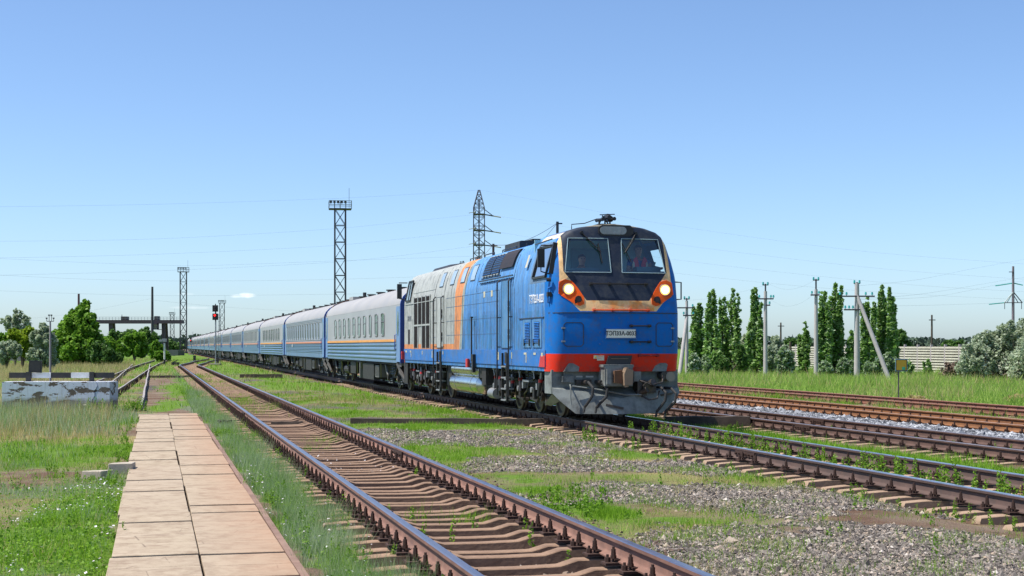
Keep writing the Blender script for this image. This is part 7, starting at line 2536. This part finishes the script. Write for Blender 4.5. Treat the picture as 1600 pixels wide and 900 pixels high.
# small white bindweed and yarrow flowers
r = np.random.default_rng(9)
n = 16000
Y = 9.3 * (20 / 9.3) ** (r.uniform(0, 1, n) ** 1.25); q = r.uniform(-6.5, -.35, n); X = q - SL * Y
k = r.uniform(0, 1, n) < np.clip((vnoise(X, Y, 1.1, 60) - .25) * 2, 0, 1) * np.clip(field(X, Y)['g'] * 1.5 - .3, 0, 1)
X, Y = X[k], Y[k]
Y2 = r.uniform(9, 24, 260); X2 = on_q(r.uniform(1.25, 2.1, 260), Y2)
Y3 = r.uniform(22, 26, 70); X3 = on_q(r.uniform(2.6, 3.8, 70), Y3)
X = np.concatenate([X, X2, X3]); Y = np.concatenate([Y, Y2, Y3])
C = np.stack([X, Y, gz(X, Y) + r.uniform(.05, .12, len(X))], 1)
o = poly_object('white_flowers', leaves(C, .024, 2.5, 1.0, 8), 4, r.uniform(0, 1, len(C)), m_petal)
tag(o, 'small white and pale pink flowers scattered in the lush grass', 'flowers', kind='stuff')
# broad leaves mixed into the lush near grass
n = 60000
Y = 9 * (22 / 9) ** r.uniform(0, 1, n); q = r.uniform(-7, -.3, n); X = q - SL * Y
k = r.uniform(0, 1, n) < field(X, Y)['g'] * .8
X, Y = X[k], Y[k]
C = np.stack([X, Y, gz(X, Y) + r.uniform(.01, .09, len(X))], 1)
o = poly_object('clover_leaves', leaves(C, .022, 1.2, 1.3, 12), 4, r.uniform(0, 1, len(C)), m_weed)
tag(o, 'small round leaves mixed into the grass left of the walkway', 'ground cover', kind='stuff')

# loose ballast stones
def stones(name, label, key, region, n, size, stops, seed, thr=.45):
    r = np.random.default_rng(seed)
    Y = region[2] * (region[3] / region[2]) ** r.uniform(0, 1, n); q = r.uniform(region[0], region[1], n); X = q - SL * Y
    w = field(X, Y)[key]
    k = (r.uniform(0, 1, n) < np.clip((w - thr) * 2.2 + .04, 0, 1)) & (np.abs(X) < Y * .36 + .5)
    X, Y = X[k], Y[k]
    n = len(X)
    oc = np.array([(1, 0, 0), (0, 1, 0), (-1, 0, 0), (0, -1, 0), (0, 0, 1), (0, 0, -1)], float)
    base = np.repeat(oc[None], n, 0) + r.normal(0, .28, (n, 6, 3))
    s = size * r.lognormal(-.15, .42, (n, 1, 1)) * (1 + Y / 60)[:, None, None] * np.array([1, 1, .7])
    a = r.uniform(0, 6.28, n); ca, sa = np.cos(a), np.sin(a)
    b = base.copy(); b[..., 0] = base[..., 0] * ca[:, None] - base[..., 1] * sa[:, None]; b[..., 1] = base[..., 0] * sa[:, None] + base[..., 1] * ca[:, None]
    V = b * s + np.stack([X, Y, gz(X, Y) + size * .25], 1)[:, None, :]
    tri = np.array([(0, 1, 4), (1, 2, 4), (2, 3, 4), (3, 0, 4), (1, 0, 5), (2, 1, 5), (3, 2, 5), (0, 3, 5)])
    co = V[:, tri.ravel(), :].reshape(-1, 3)
    rn = np.repeat(r.uniform(0, 1, n), 8)
    t = NT(name); c = t.ramp(t.attr('rnd')['Fac'], stops)
    o = poly_object(name, co, 3, rn, t.bsdf(c, .9, spec=.2))
    tag(o, label, 'gravel', kind='stuff')
    print(name, n)


GS = [(0, (.05, .042, .038)), (.4, (.14, .12, .105)), (.75, (.26, .23, .20)), (.93, (.36, .28, .21)), (1, (.52, .47, .42))]
stones('gravel', 'loose grey ballast stones between the tracks', 'v', (4.3, 9.5, 11, 36), 150000, .012, GS, 401, .3)
stones('ballast', 'blue grey ballast between the two tracks at right', 'v', (16.9, 20.3, 22, 70), 60000, .021, [(0, (.07, .075, .085)), (.5, (.19, .20, .22)), (1, (.46, .47, .49))], 402, .4)
stones('small_stones', 'small brown stones in the nearest track bed', 's', (1.9, 4.9, 10, 30), 26000, .012, [(0, (.05, .032, .025)), (.5, (.15, .10, .075)), (.95, (.30, .24, .19)), (1, (.5, .45, .4))], 403, .2)
